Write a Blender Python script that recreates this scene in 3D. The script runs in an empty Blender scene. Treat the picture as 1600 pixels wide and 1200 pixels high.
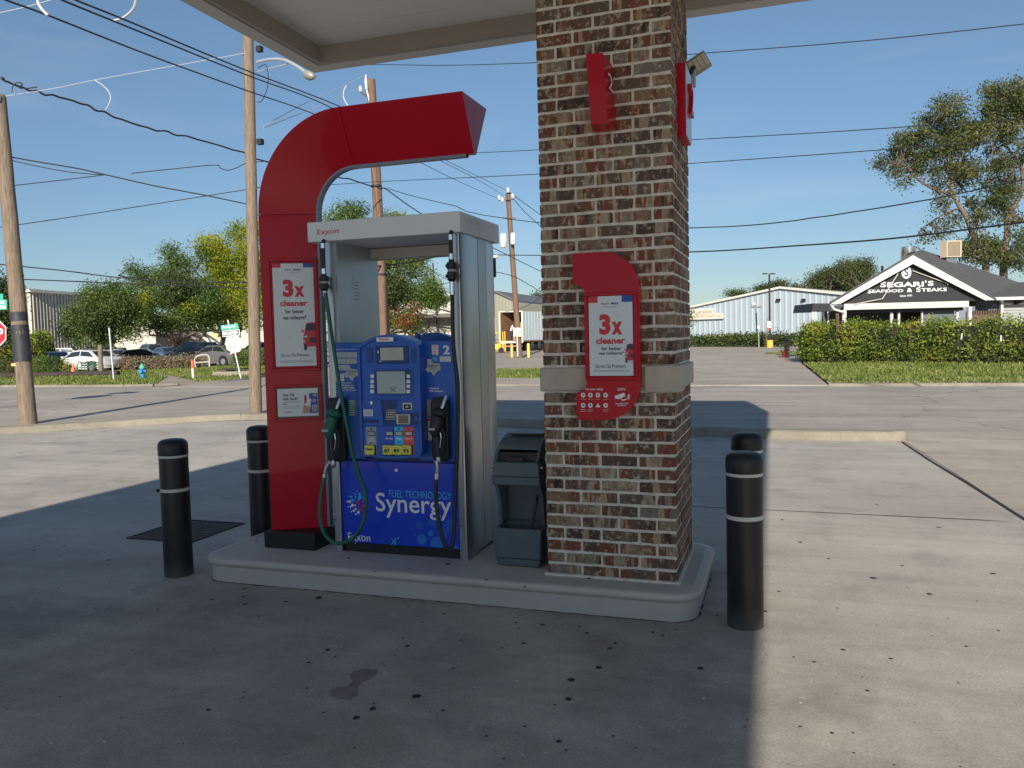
import bpy, bmesh, math, random
import numpy as np
from mathutils import Vector, Matrix, noise
rnd = random.Random(7)
nr = np.random.RandomState(11)
R = math.radians
PI = math.pi
scn = bpy.context.scene
col = scn.collection

# ------------------------------------------------------------------ camera, light, exposure
F_PX, YAW, PITCH, ROLL = 1262.9, 0.3266, -0.05977, -0.02402
CAM = np.array([1.251, -4.230, 1.475])
def cam_axes():
    cy, sy, cp, sp = math.cos(YAW), math.sin(YAW), math.cos(PITCH), math.sin(PITCH)
    f = np.array([-sy*cp, cy*cp, sp]); r = np.array([cy, sy, 0.0]); u = np.cross(r, f)
    c, s = math.cos(ROLL), math.sin(ROLL)
    return c*r + s*u, -s*r + c*u, f
RIGHT, UP, FWD = cam_axes()
cd = bpy.data.cameras.new('camera'); cam = bpy.data.objects.new('camera', cd); col.objects.link(cam)
cd.sensor_width = 36; cd.lens = F_PX/1600*36; cd.clip_start = .05; cd.clip_end = 3000
cam.matrix_world = Matrix([[RIGHT[i], UP[i], -FWD[i], CAM[i]] for i in range(3)] + [[0, 0, 0, 1]])
scn.camera = cam

SUN_EL, SUN_AZ = R(26.4), R(168.5)       # azimuth measured from +Y towards +X: the sun stands behind the camera
world = bpy.data.worlds.new('World'); scn.world = world; world.use_nodes = True
wn = world.node_tree; wn.nodes.clear()
wo = wn.nodes.new('ShaderNodeOutputWorld'); wb = wn.nodes.new('ShaderNodeBackground')
sk = wn.nodes.new('ShaderNodeTexSky'); sk.sky_type = 'NISHITA'; sk.sun_disc = False
sk.sun_elevation = SUN_EL; sk.sun_rotation = SUN_AZ
sk.air_density = 1.0; sk.dust_density = 0.15; sk.ozone_density = 3.2; sk.altitude = 0
wb.inputs['Strength'].default_value = 0.092
wt_ = wn.nodes.new('ShaderNodeTexCoord'); ws_ = wn.nodes.new('ShaderNodeSeparateXYZ'); wr_ = wn.nodes.new('ShaderNodeMapRange'); wm_ = wn.nodes.new('ShaderNodeVectorMath'); wm_.operation = 'MULTIPLY'
wn.links.new(wt_.outputs['Generated'], ws_.inputs[0]); wn.links.new(ws_.outputs[2], wr_.inputs[0]); wr_.inputs[1].default_value = 0.0; wr_.inputs[2].default_value = .55; wr_.inputs[3].default_value = 0.0; wr_.inputs[4].default_value = 1.0; wc_ = wn.nodes.new('ShaderNodeMix'); wc_.data_type = 'RGBA'; wn.links.new(wr_.outputs[0], wc_.inputs[0]); wc_.inputs[6].default_value = (.49, .54, .62, 1); wc_.inputs[7].default_value = (1.02, 1.03, .93, 1)
wn.links.new(sk.outputs[0], wm_.inputs[0]); wl_ = wn.nodes.new('ShaderNodeTexNoise'); wq_ = wn.nodes.new('ShaderNodeMapping'); wq_.inputs['Scale'].default_value = (1.0, 1.0, 5.0); wn.links.new(wt_.outputs['Generated'], wq_.inputs[0]); wn.links.new(wq_.outputs[0], wl_.inputs['Vector']); wl_.inputs['Scale'].default_value = 2.2; wl_.inputs['Detail'].default_value = 7; wl_.inputs['Distortion'].default_value = .6
wk_ = wn.nodes.new('ShaderNodeMapRange'); wk_.inputs[1].default_value = .52; wk_.inputs[2].default_value = .80; wk_.inputs[3].default_value = 0; wk_.inputs[4].default_value = .16; wn.links.new(wl_.outputs[0], wk_.inputs[0])
wv_ = wn.nodes.new('ShaderNodeMix'); wv_.data_type = 'RGBA'; wn.links.new(wk_.outputs[0], wv_.inputs[0]); wn.links.new(wm_.outputs[0], wv_.inputs[6]); wv_.inputs[7].default_value = (6.2, 6.6, 7.0, 1)
wn.links.new(wc_.outputs[2], wm_.inputs[1])   # gradient dims and tints the sky colour towards the horizon
wn.links.new(wv_.outputs[2], wb.inputs[0]); wn.links.new(wb.outputs[0], wo.inputs[0])   # very thin high cirrus
sl = bpy.data.lights.new('sun', 'SUN'); sun = bpy.data.objects.new('sun', sl); col.objects.link(sun)
sl.energy = 5.0; sl.angle = R(.53); sl.color = (1, .90, .76)
sd = Vector((math.sin(SUN_AZ)*math.cos(SUN_EL), math.cos(SUN_AZ)*math.cos(SUN_EL), math.sin(SUN_EL)))
sun.rotation_euler = sd.to_track_quat('Z', 'Y').to_euler(); sun.location = sd*60
scn.view_settings.view_transform = 'Standard'; scn.view_settings.look = 'None'
scn.view_settings.exposure = 0.46; scn.view_settings.gamma = 1; scn.view_settings.use_curve_mapping = False
scn.render.engine = 'CYCLES'

# survey: a sighting through the photo (1600 x 1200) carried to a real plane of the place
def ray(px, py): return RIGHT*(px-800)/F_PX + UP*(600-py)/F_PX + FWD
def G(px, py, z=0.0):
    d = ray(px, py); return tuple(CAM + d*(z-CAM[2])/d[2])
def FY(px, py, Y):
    d = ray(px, py); return tuple(CAM + d*(Y-CAM[1])/d[1])
def FP(px, py, p0, n):
    d = ray(px, py); p0 = np.array(p0); n = np.array(n); return tuple(CAM + d*(np.dot(p0-CAM, n)/np.dot(d, n)))
def PD(px, py, D): return tuple(CAM + ray(px, py)*D)

# ------------------------------------------------------------------ materials
MATS = {}
def L(nt, a, b): nt.links.new(a, b)
def mat(name, c, rough=.6, metal=0, var=.0, scale=4.0, bump=0.0, bscale=60.0, coat=0, c2=None, stretch=None, rvar=0, spec=None, coords='obj', trans=0, detail=5, dirt=0):
    if name in MATS: return MATS[name]
    m = bpy.data.materials.new(name); m.use_nodes = True; nt = m.node_tree; n = nt.nodes
    b = n['Principled BSDF']; b.inputs['Roughness'].default_value = rough; b.inputs['Metallic'].default_value = metal
    if coat: b.inputs['Coat Weight'].default_value = coat; b.inputs['Coat Roughness'].default_value = .04
    if spec is not None: b.inputs['Specular IOR Level'].default_value = spec
    if trans: b.inputs['Transmission Weight'].default_value = trans
    c = tuple(c) + (1,)
    b.inputs['Base Color'].default_value = c
    tc = n.new('ShaderNodeTexCoord') if coords == 'obj' else n.new('ShaderNodeNewGeometry')
    vec = tc.outputs['Object'] if coords == 'obj' else tc.outputs['Position']
    if stretch:
        mp = n.new('ShaderNodeMapping'); mp.inputs['Scale'].default_value = stretch; L(nt, vec, mp.inputs[0]); vec = mp.outputs[0]
    if var or c2:
        tx = n.new('ShaderNodeTexNoise'); tx.inputs['Scale'].default_value = scale; tx.inputs['Detail'].default_value = detail; tx.inputs['Roughness'].default_value = .62
        L(nt, vec, tx.inputs['Vector'])
        mx = n.new('ShaderNodeMix'); mx.data_type = 'RGBA'
        ra = n.new('ShaderNodeMapRange'); ra.inputs[1].default_value = .3; ra.inputs[2].default_value = .7; L(nt, tx.outputs[0], ra.inputs[0])
        L(nt, ra.outputs[0], mx.inputs[0])
        if c2 is None:
            mx.inputs[6].default_value = tuple(max(0, v*(1-var)) for v in c[:3]) + (1,)
            mx.inputs[7].default_value = tuple(min(1, v*(1+var)) for v in c[:3]) + (1,)
        else:
            mx.inputs[6].default_value = c; mx.inputs[7].default_value = tuple(c2) + (1,)
        L(nt, mx.outputs[2], b.inputs['Base Color'])
        if rvar:
            rr = n.new('ShaderNodeMapRange'); rr.inputs[3].default_value = max(0, rough-rvar); rr.inputs[4].default_value = min(1, rough+rvar)
            L(nt, tx.outputs[0], rr.inputs[0]); L(nt, rr.outputs[0], b.inputs['Roughness'])
    if bump:
        t2 = n.new('ShaderNodeTexNoise'); t2.inputs['Scale'].default_value = bscale; t2.inputs['Detail'].default_value = 4
        L(nt, vec, t2.inputs['Vector'])
        bp = n.new('ShaderNodeBump'); bp.inputs['Strength'].default_value = bump; bp.inputs['Distance'].default_value = .01
        L(nt, t2.outputs[0], bp.inputs['Height']); L(nt, bp.outputs[0], b.inputs['Normal'])
    MATS[name] = m; return m

def ground_mat(name, ca, cb, stain=(.12, .11, .10), stain_amt=.5, fine=.12, streak=0.0, bump=.25, cracks=0.0, lane=0):
    m = bpy.data.materials.new(name); m.use_nodes = True; nt = m.node_tree; n = nt.nodes
    b = n['Principled BSDF']
    g = n.new('ShaderNodeNewGeometry'); pos = g.outputs['Position']
    def nz(scale, detail=6, rough=.6, st=None, w=0):
        v = pos
        mp = n.new('ShaderNodeMapping'); mp.inputs['Scale'].default_value = st or (1, 1, 1); mp.inputs['Location'].default_value = (w, w*.7, 0); L(nt, v, mp.inputs[0])
        t = n.new('ShaderNodeTexNoise'); t.inputs['Scale'].default_value = scale; t.inputs['Detail'].default_value = detail; t.inputs['Roughness'].default_value = rough
        t.inputs['Distortion'].default_value = .3
        L(nt, mp.outputs[0], t.inputs['Vector']); return t.outputs[0]
    def rng(s, a, b_, c=0, d=1):
        r = n.new('ShaderNodeMapRange'); r.inputs[1].default_value = a; r.inputs[2].default_value = b_; r.inputs[3].default_value = c; r.inputs[4].default_value = d
        L(nt, s, r.inputs[0]); return r.outputs[0]
    def mix(f, a, b_, mode='MIX'):
        x = n.new('ShaderNodeMix'); x.data_type = 'RGBA'; x.blend_type = mode
        if isinstance(f, (int, float)): x.inputs[0].default_value = f
        else: L(nt, f, x.inputs[0])
        for i, v in ((6, a), (7, b_)):
            if isinstance(v, tuple): x.inputs[i].default_value = v + (1,)
            else: L(nt, v, x.inputs[i])
        return x.outputs[2]
    base = mix(rng(nz(.45, 5), .35, .65), ca, cb)
    base = mix(rng(nz(2.2, 8, .7, w=5), .50, .78, 0, stain_amt), base, stain)
    base = mix(rng(nz(.9, 6, .6, w=31), .56, .70, 0, stain_amt*.8), base, stain)
    base = mix(rng(nz(11, 6, .7, w=9), .56, .72, 0, stain_amt*.45), base, tuple(min(1, v*1.45) for v in cb))
    if streak: base = mix(rng(nz(1.1, 6, .65, st=(.12, 1.6, 1), w=3), .45, .7, 0, streak), base, stain)
    if streak: base = mix(rng(nz(2.1, 4, .6, st=(.10, 2.6, 1), w=13), .5, .72, 0, streak*.7), base, tuple(min(1, v*1.25) for v in cb))
    if lane:
        sp_ = n.new('ShaderNodeSeparateXYZ'); L(nt, pos, sp_.inputs[0]); ab = n.new('ShaderNodeMath'); ab.operation = 'ADD'; ab.inputs[1].default_value = 1.15; L(nt, sp_.outputs[1], ab.inputs[0])
        a2 = n.new('ShaderNodeMath'); a2.operation = 'ABSOLUTE'; L(nt, ab.outputs[0], a2.inputs[0])
        near = rng(a2.outputs[0], .35, 1.5, 1, 0); bl = rng(nz(1.6, 7, .68, w=17), .40, .66, 0, lane)
        m2 = n.new('ShaderNodeMath'); m2.operation = 'MULTIPLY'; L(nt, near, m2.inputs[0]); L(nt, bl, m2.inputs[1])
        base = mix(m2.outputs[0], base, tuple(v*.72 for v in stain))      # drip stains where cars stop at the pump
        m3 = rng(nz(5.5, 8, .75, w=23), .60, .70, 0, .5); m4 = n.new('ShaderNodeMath'); m4.operation = 'MULTIPLY'; L(nt, near, m4.inputs[0]); L(nt, m3, m4.inputs[1])
        base = mix(m4.outputs[0], base, tuple(v*1.25 for v in cb))
    fn = rng(nz(90, 3), .3, .7, 1-fine, 1+fine)
    fn2 = rng(nz(400, 2), .3, .7, 1-fine*.9, 1+fine*.9)
    mm = n.new('ShaderNodeMath'); mm.operation = 'MULTIPLY'; L(nt, fn, mm.inputs[0]); L(nt, fn2, mm.inputs[1])
    cmb = n.new('ShaderNodeCombineColor'); [L(nt, mm.outputs[0], cmb.inputs[i]) for i in range(3)]
    base = mix(1.0, base, cmb.outputs[0], 'MULTIPLY')
    if cracks:
        vo = n.new('ShaderNodeTexVoronoi'); vo.feature = 'DISTANCE_TO_EDGE'; vo.inputs['Scale'].default_value = .16
        wv = n.new('ShaderNodeVectorMath'); wv.operation = 'ADD'; wz = n.new('ShaderNodeTexNoise'); wz.inputs['Scale'].default_value = .9; wz.inputs['Detail'].default_value = 6
        L(nt, pos, wz.inputs['Vector']); L(nt, pos, wv.inputs[0]); sc = n.new('ShaderNodeVectorMath'); sc.operation = 'SCALE'; sc.inputs['Scale'].default_value = 2.2
        L(nt, wz.outputs[1], sc.inputs[0]); L(nt, sc.outputs[0], wv.inputs[1]); L(nt, wv.outputs[0], vo.inputs['Vector'])
        base = mix(rng(vo.outputs['Distance'], .0012, .004, cracks, 0), base, tuple(v*.35 for v in stain))
    L(nt, base, b.inputs['Base Color'])
    L(nt, rng(nz(3, 4), .3, .7, .62, .86), b.inputs['Roughness'])
    b.inputs['Specular IOR Level'].default_value = .35
    bp = n.new('ShaderNodeBump'); bp.inputs['Strength'].default_value = bump; bp.inputs['Distance'].default_value = .006
    L(nt, nz(160, 5), bp.inputs['Height']); L(nt, bp.outputs[0], b.inputs['Normal'])
    MATS[name] = m; return m

def leaf_mat(name, cols, transl=.35, ra=.55, rn=.45, ns=.55):
    m = bpy.data.materials.new(name); m.use_nodes = True; nt = m.node_tree; n = nt.nodes
    b = n['Principled BSDF']; b.inputs['Roughness'].default_value = .5
    b.inputs['Specular IOR Level'].default_value = .3
    g = n.new('ShaderNodeNewGeometry'); t = n.new('ShaderNodeTexNoise'); t.inputs['Scale'].default_value = ns; t.inputs['Detail'].default_value = 5
    L(nt, g.outputs['Position'], t.inputs['Vector'])
    a = n.new('ShaderNodeMath'); a.operation = 'MULTIPLY_ADD'; a.inputs[1].default_value = ra
    L(nt, g.outputs['Random Per Island'], a.inputs[0])
    s = n.new('ShaderNodeMapRange'); s.inputs[1].default_value = .35; s.inputs[2].default_value = .65; s.inputs[4].default_value = rn
    L(nt, t.outputs[0], s.inputs[0]); L(nt, s.outputs[0], a.inputs[2])
    cr = n.new('ShaderNodeValToRGB'); L(nt, a.outputs[0], cr.inputs[0])
    el = cr.color_ramp.elements
    while len(el) < len(cols): el.new(.5)
    for i, c in enumerate(cols): el[i].position = i/(len(cols)-1)*.92+.04; el[i].color = tuple(c) + (1,)
    L(nt, cr.outputs[0], b.inputs['Base Color'])
    tr = n.new('ShaderNodeBsdfTranslucent'); mx = n.new('ShaderNodeMixShader'); mx.inputs[0].default_value = transl
    L(nt, cr.outputs[0], tr.inputs[0]); L(nt, b.outputs[0], mx.inputs[1]); L(nt, tr.outputs[0], mx.inputs[2])
    L(nt, mx.outputs[0], n['Material Output'].inputs[0])
    MATS[name] = m; return m

def brick_mat():
    m = bpy.data.materials.new('brick'); m.use_nodes = True; nt = m.node_tree; n = nt.nodes
    b = n['Principled BSDF']; b.inputs['Roughness'].default_value = .9; b.inputs['Specular IOR Level'].default_value = .2
    g = n.new('ShaderNodeNewGeometry'); oi = n.new('ShaderNodeObjectInfo')
    r = oi.outputs['Random']
    mul = n.new('ShaderNodeMath'); mul.operation = 'MULTIPLY'; mul.inputs[1].default_value = 37.; L(nt, r, mul.inputs[0])
    add = n.new('ShaderNodeVectorMath'); add.operation = 'ADD'; L(nt, g.outputs['Position'], add.inputs[0])
    cx = n.new('ShaderNodeCombineXYZ'); L(nt, mul.outputs[0], cx.inputs[0]); L(nt, mul.outputs[0], cx.inputs[1]); L(nt, cx.outputs[0], add.inputs[1])
    def nz(scale, st, det=4, w=0.):
        mp = n.new('ShaderNodeMapping'); mp.inputs['Scale'].default_value = st; mp.inputs['Location'].default_value = (w, w, w); L(nt, add.outputs[0], mp.inputs[0])
        t = n.new('ShaderNodeTexNoise'); t.inputs['Scale'].default_value = scale; t.inputs['Detail'].default_value = det; t.inputs['Roughness'].default_value = .65
        L(nt, mp.outputs[0], t.inputs['Vector']); return t.outputs[0]
    def ramp(s, els):
        c = n.new('ShaderNodeValToRGB'); L(nt, s, c.inputs[0]); e = c.color_ramp.elements
        while len(e) < len(els): e.new(.5)
        for i, (p, q) in enumerate(els): e[i].position = p; e[i].color = tuple(q) + (1,)
        return c.outputs[0]
    def mix(f, a, b_):
        x = n.new('ShaderNodeMix'); x.data_type = 'RGBA'
        if isinstance(f, (int, float)): x.inputs[0].default_value = f
        else: L(nt, f, x.inputs[0])
        L(nt, a, x.inputs[6]) if not isinstance(a, tuple) else setattr(x.inputs[6], 'default_value', a + (1,))
        L(nt, b_, x.inputs[7]) if not isinstance(b_, tuple) else setattr(x.inputs[7], 'default_value', b_ + (1,))
        return x.outputs[2]
    hue = ramp(r, [(0, (.135, .095, .070)), (.17, (.18, .070, .050)), (.26, (.105, .070, .055)), (.40, (.25, .19, .13)), (.52, (.085, .054, .046)), (.66, (.23, .15, .10)), (.78, (.15, .085, .062)), (.88, (.19, .165, .135)), (.94, (.12, .08, .062))])
    for e in n:
        if e.bl_idname == 'ShaderNodeValToRGB': e.color_ramp.interpolation = 'CONSTANT'
    strip = ramp(nz(13, (1, 1, .12), 2), [(.34, (.055, .036, .032)), (.42, (.16, .10, .065)), (.52, (.21, .055, .035)), (.56, (.40, .30, .19)), (.66, (.22, .19, .155))])
    f1 = nz(11, (1, 1, .15), 2, 5.)
    mr = n.new('ShaderNodeMapRange'); mr.inputs[1].default_value = .47; mr.inputs[2].default_value = .53; L(nt, f1, mr.inputs[0])
    c = mix(mr.outputs[0], hue, strip)
    sp = nz(38, (1, 1, .8), 6, 2.)
    mr2 = n.new('ShaderNodeMapRange'); mr2.inputs[1].default_value = .53; mr2.inputs[2].default_value = .64; mr2.inputs[4].default_value = .75; L(nt, sp, mr2.inputs[0])
    c = mix(mr2.outputs[0], c, (.48, .41, .31))
    sp2 = nz(60, (1, 1, 1), 5, 7.)
    mr3 = n.new('ShaderNodeMapRange'); mr3.inputs[1].default_value = .56; mr3.inputs[2].default_value = .7; mr3.inputs[4].default_value = .7; L(nt, sp2, mr3.inputs[0])
    c = mix(mr3.outputs[0], c, (.05, .035, .03))
    L(nt, c, b.inputs['Base Color'])
    bp = n.new('ShaderNodeBump'); bp.inputs['Strength'].default_value = .8; bp.inputs['Distance'].default_value = .004
    L(nt, nz(90, (1, 1, 1), 6, 1.), bp.inputs['Height']); L(nt, bp.outputs[0], b.inputs['Normal'])
    MATS['brick'] = m; return m

# ------------------------------------------------------------------ mesh building
def offset_of(o):
    v = Vector((0, 0, 0))
    while o is not None:
        v += o.location; o = o.parent
    return v
def tag(o, label=None, cat=None, group=None, kind=None):
    if label: o['label'] = label
    if cat: o['category'] = cat
    if group: o['group'] = group
    if kind: o['kind'] = kind
    return o
def empty(name, loc=(0, 0, 0), rz=0, label=None, cat=None, group=None, kind=None):
    o = bpy.data.objects.new(name, None); col.objects.link(o); o.location = loc; o.rotation_euler = (0, 0, rz)
    o.empty_display_size = .2
    return tag(o, label, cat, group, kind)
def finish(name, verts, faces, m, parent=None, idx=None, smooth=False, angle=40, bevel=0, bseg=2, local=False, loc=None):
    me = bpy.data.meshes.new(name)
    off = Vector((0, 0, 0)) if local else offset_of(parent)
    if loc is not None: off = off + Vector(loc)*0
    base = Vector(loc) if loc is not None else Vector((0, 0, 0))
    vv = np.array(verts, dtype=float).reshape(-1, 3)
    if not local: vv = vv - np.array(off)
    if loc is not None:
        lp = base - (off if not local else Vector((0, 0, 0))); vv = vv - np.array(lp)
    me.from_pydata(vv.tolist(), [], faces)
    mm = m if isinstance(m, (list, tuple)) else [m]
    for x in mm: me.materials.append(x)
    if idx is not None: me.polygons.foreach_set('material_index', idx)
    me.update()
    if smooth:
        me.polygons.foreach_set('use_smooth', [True]*len(me.polygons)); me.set_sharp_from_angle(angle=R(angle))
    o = bpy.data.objects.new(name, me); col.objects.link(o)
    if loc is not None: o.location = lp
    if parent: o.parent = parent
    if bevel:
        md = o.modifiers.new('bevel', 'BEVEL'); md.width = bevel; md.segments = bseg; md.limit_method = 'ANGLE'; md.angle_limit = R(35)
        me.polygons.foreach_set('use_smooth', [True]*len(me.polygons)); me.set_sharp_from_angle(angle=R(35))
        md.harden_normals = False
    return o
class MB:
    def __init__(s): s.v = []; s.f = []; s.i = []; s.cur = 0
    def mi(s, k): s.cur = k; return s
    def add(s, v, f):
        n = len(s.v); s.v += [tuple(p) for p in v]; s.f += [tuple(n+k for k in q) for q in f]; s.i += [s.cur]*len(f); return s
    def box(s, a, b):
        x0, y0, z0 = [min(p, q) for p, q in zip(a, b)]; x1, y1, z1 = [max(p, q) for p, q in zip(a, b)]
        return s.add([(x0, y0, z0), (x1, y0, z0), (x1, y1, z0), (x0, y1, z0), (x0, y0, z1), (x1, y0, z1), (x1, y1, z1), (x0, y1, z1)],
                     [(0, 3, 2, 1), (4, 5, 6, 7), (0, 1, 5, 4), (1, 2, 6, 5), (2, 3, 7, 6), (3, 0, 4, 7)])
    def obox(s, o, u, v, w, du, dv, dw):
        o, u, v, w = [np.array(k, float) for k in (o, u, v, w)]
        P = [o+u*a*du+v*b*dv+w*c*dw for c in (0, 1) for a, b in ((0, 0), (1, 0), (1, 1), (0, 1))]
        return s.add(P, [(0, 3, 2, 1), (4, 5, 6, 7), (0, 1, 5, 4), (1, 2, 6, 5), (2, 3, 7, 6), (3, 0, 4, 7)])
    def prism(s, pts, ext):
        ext = np.array(ext, float); n = len(pts); P = [np.array(p, float) for p in pts]
        return s.add(P + [p+ext for p in P], [tuple(range(n))[::-1], tuple(range(n, 2*n))] + [(k, (k+1) % n, (k+1) % n+n, k+n) for k in range(n)])
    def poly(s, pts): return s.add(pts, [tuple(range(len(pts)))])
    def tube(s, path, r, seg=10, cap=True):
        P = [np.array(p, float) for p in path]; n = len(P); rr = r if isinstance(r, (list, tuple)) else [r]*n
        T = []
        for k in range(n):
            t = P[min(k+1, n-1)]-P[max(k-1, 0)]; T.append(t/(np.linalg.norm(t)+1e-12))
        a = np.array([0, 0, 1.]) if abs(T[0][2]) < .9 else np.array([1., 0, 0])
        u = np.cross(a, T[0]); u /= np.linalg.norm(u); V = []
        for k in range(n):
            u = u-T[k]*np.dot(u, T[k]); u /= np.linalg.norm(u)+1e-12; w = np.cross(T[k], u)
            for q in range(seg):
                an = 2*PI*q/seg; V.append(P[k]+(u*math.cos(an)+w*math.sin(an))*rr[k])
        Fc = [(k*seg+q, k*seg+(q+1) % seg, (k+1)*seg+(q+1) % seg, (k+1)*seg+q) for k in range(n-1) for q in range(seg)]
        if cap: Fc += [tuple(range(seg))[::-1], tuple((n-1)*seg+q for q in range(seg))]
        return s.add(V, Fc)
    def lathe(s, c, prof, seg=24):
        V = [(c[0]+r*math.cos(2*PI*q/seg), c[1]+r*math.sin(2*PI*q/seg), c[2]+z) for r, z in prof for q in range(seg)]
        n = len(prof)
        return s.add(V, [(k*seg+q, k*seg+(q+1) % seg, (k+1)*seg+(q+1) % seg, (k+1)*seg+q) for k in range(n-1) for q in range(seg)] + [tuple(range(seg))[::-1], tuple((n-1)*seg+q for q in range(seg))])
    def build(s, name, m, parent=None, **k):
        multi = isinstance(m, (list, tuple))
        return finish(name, s.v, s.f, m, parent, idx=s.i if multi else None, **k)
def B(name, a, b, m, parent=None, **k): return MB().box(a, b).build(name, m, parent, **k)
def catmull(P, n=8):
    P = [np.array(p, float) for p in P]
    if len(P) < 3: return [P[0]+(P[1]-P[0])*t/n for t in range(n+1)]
    out = []
    for i in range(len(P)-1):
        p0, p1, p2, p3 = P[max(i-1, 0)], P[i], P[i+1], P[min(i+2, len(P)-1)]
        for k in range(n):
            t = k/n; out.append(.5*((2*p1)+(-p0+p2)*t+(2*p0-5*p1+4*p2-p3)*t*t+(-p0+3*p1-3*p2+p3)*t**3))
    out.append(P[-1]); return out
def quads(name, Q, m, parent=None, **k):
    """Q: n x 4 x 3 array of loose quads"""
    Q = np.asarray(Q, dtype=np.float32); n = len(Q)
    me = bpy.data.meshes.new(name); off = offset_of(parent)
    v = (Q.reshape(-1, 3)-np.array(off, dtype=np.float32))
    me.vertices.add(4*n); me.vertices.foreach_set('co', v.ravel())
    me.loops.add(4*n); me.loops.foreach_set('vertex_index', np.arange(4*n, dtype=np.int32))
    me.polygons.add(n); me.polygons.foreach_set('loop_start', np.arange(0, 4*n, 4, dtype=np.int32))
    me.update(calc_edges=True); me.materials.append(m)
    o = bpy.data.objects.new(name, me); col.objects.link(o)
    if parent: o.parent = parent
    return o
_tc = {}
def text_geo(s, offset=0.0, res=3):
    key = (s, offset, res)
    if key in _tc: return _tc[key]
    cu = bpy.data.curves.new('lettering', 'FONT'); cu.body = s; cu.size = 1; cu.offset = offset; cu.resolution_u = res; cu.extrude = 0
    ob = bpy.data.objects.new('lettering', cu); me = ob.to_mesh()
    v = np.array([tuple(p.co) for p in me.vertices]).reshape(-1, 3); f = [tuple(p.vertices) for p in me.polygons]
    ob.to_mesh_clear(); bpy.data.objects.remove(ob); bpy.data.curves.remove(cu)
    _tc[key] = (v, f); return v, f
def put_text(mb, s, box, o, u, v, n, bold=0.0, lift=.0015, keep=False, align='L', skew=0, res=3):
    """lettering as a thin face fitted into box=(u0,v0,u1,v1) on the plane o,u,v with normal n"""
    V, Fc = text_geo(s, bold, res)
    if len(V) == 0: return
    o, u, v, n = [np.array(k, float) for k in (o, u, v, n)]
    a, b = V.min(0), V.max(0); u0, v0, u1, v1 = box
    sx = (u1-u0)/(b[0]-a[0]); sy = (v1-v0)/(b[1]-a[1])
    if keep: sx = sy = min(sx, sy)
    X = (V[:, 0]-a[0])*sx+u0; Y = (V[:, 1]-a[1])*sy+v0
    if keep and align == 'C': X += ((u1-u0)-(b[0]-a[0])*sx)/2
    X = X+skew*(Y-v0)
    P = o+np.outer(X, u)+np.outer(Y, v)+n*lift
    mb.add(P, Fc)
def disc(mb, c, r, o, u, v, n, lift=.0015, seg=16, a0=0, a1=2*PI):
    o, u, v, n = [np.array(k, float) for k in (o, u, v, n)]
    mb.poly([o+u*(c[0]+r*math.cos(a0+(a1-a0)*k/seg))+v*(c[1]+r*math.sin(a0+(a1-a0)*k/seg))+n*lift for k in range(seg)])
def rect(mb, x0, y0, x1, y1, o, u, v, n, lift=.001):
    o, u, v, n = [np.array(k, float) for k in (o, u, v, n)]
    mb.poly([o+u*a+v*b+n*lift for a, b in ((x0, y0), (x1, y0), (x1, y1), (x0, y1))])
def plate(mb, x0, y0, x1, y1, o, u, v, n, t=.003, base=0.0):
    o, u, v, n = [np.array(k, float) for k in (o, u, v, n)]
    mb.obox(o+u*x0+v*y0+n*base, u, v, n, x1-x0, y1-y0, t)

# shared materials
M_conc = ground_mat('forecourt_concrete', (.345, .318, .282), (.43, .402, .36), (.17, .155, .145), .60, .18, streak=.28, cracks=.0, lane=.50)
M_road = ground_mat('road_concrete', (.30, .264, .23), (.39, .347, .305), (.18, .155, .135), .35, .10, streak=.5, cracks=.6)
M_apron = ground_mat('apron_concrete', (.32, .28, .235), (.42, .372, .315), (.16, .135, .115), .45, .12, streak=.35, cracks=.4)
M_lot = ground_mat('lot_concrete', (.30, .265, .22), (.40, .355, .29), (.14, .12, .10), .5, .12, streak=.4, cracks=.7)
M_island = ground_mat('island_paint', (.42, .415, .39), (.50, .49, .46), (.27, .26, .24), .35, .05, bump=.15)
M_kerb = ground_mat('kerb_concrete', (.19, .175, .14), (.28, .255, .205), (.12, .105, .085), .75, .14)
M_soil = ground_mat('terrain', (.10, .10, .06), (.16, .15, .09), (.07, .06, .04), .5, .2)
M_grassg = ground_mat('grass_ground', (.095, .12, .03), (.16, .185, .055), (.15, .125, .06), .5, .25)
M_brick = brick_mat()
M_mortar = mat('mortar', (.74, .69, .60), .95, var=.18, scale=30, bump=.8, bscale=150, coords='pos')
M_stone = mat('cast_stone', (.46, .405, .33), .85, var=.12, scale=8, bump=.3, bscale=120, coords='pos')
M_red = mat('red_gloss', (.43, .006, .022), .26, coat=.22, var=.04, scale=1.5, spec=.12, rvar=.06)
M_redd = mat('red_dark', (.16, .004, .010), .35)
M_grey = mat('silver_trim', (.50, .52, .55), .4, .4)
M_header = mat('header_grey', (.66, .69, .72), .45, .0, var=.06, scale=3)
M_black = mat('black_plastic', (.006, .007, .010), .45, var=.2, scale=10, bump=.06, bscale=80)
M_boll = mat('bollard_black', (.006, .007, .010), .42, bump=.08, bscale=60)
nt = M_boll.node_tree; n_ = nt.nodes; ge = n_.new('ShaderNodeNewGeometry'); se = n_.new('ShaderNodeSeparateXYZ'); L(nt, ge.outputs['Position'], se.inputs[0]); nz_ = n_.new('ShaderNodeTexNoise'); nz_.inputs['Scale'].default_value = 9; nz_.inputs['Detail'].default_value = 6; L(nt, ge.outputs['Position'], nz_.inputs['Vector'])
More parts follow.
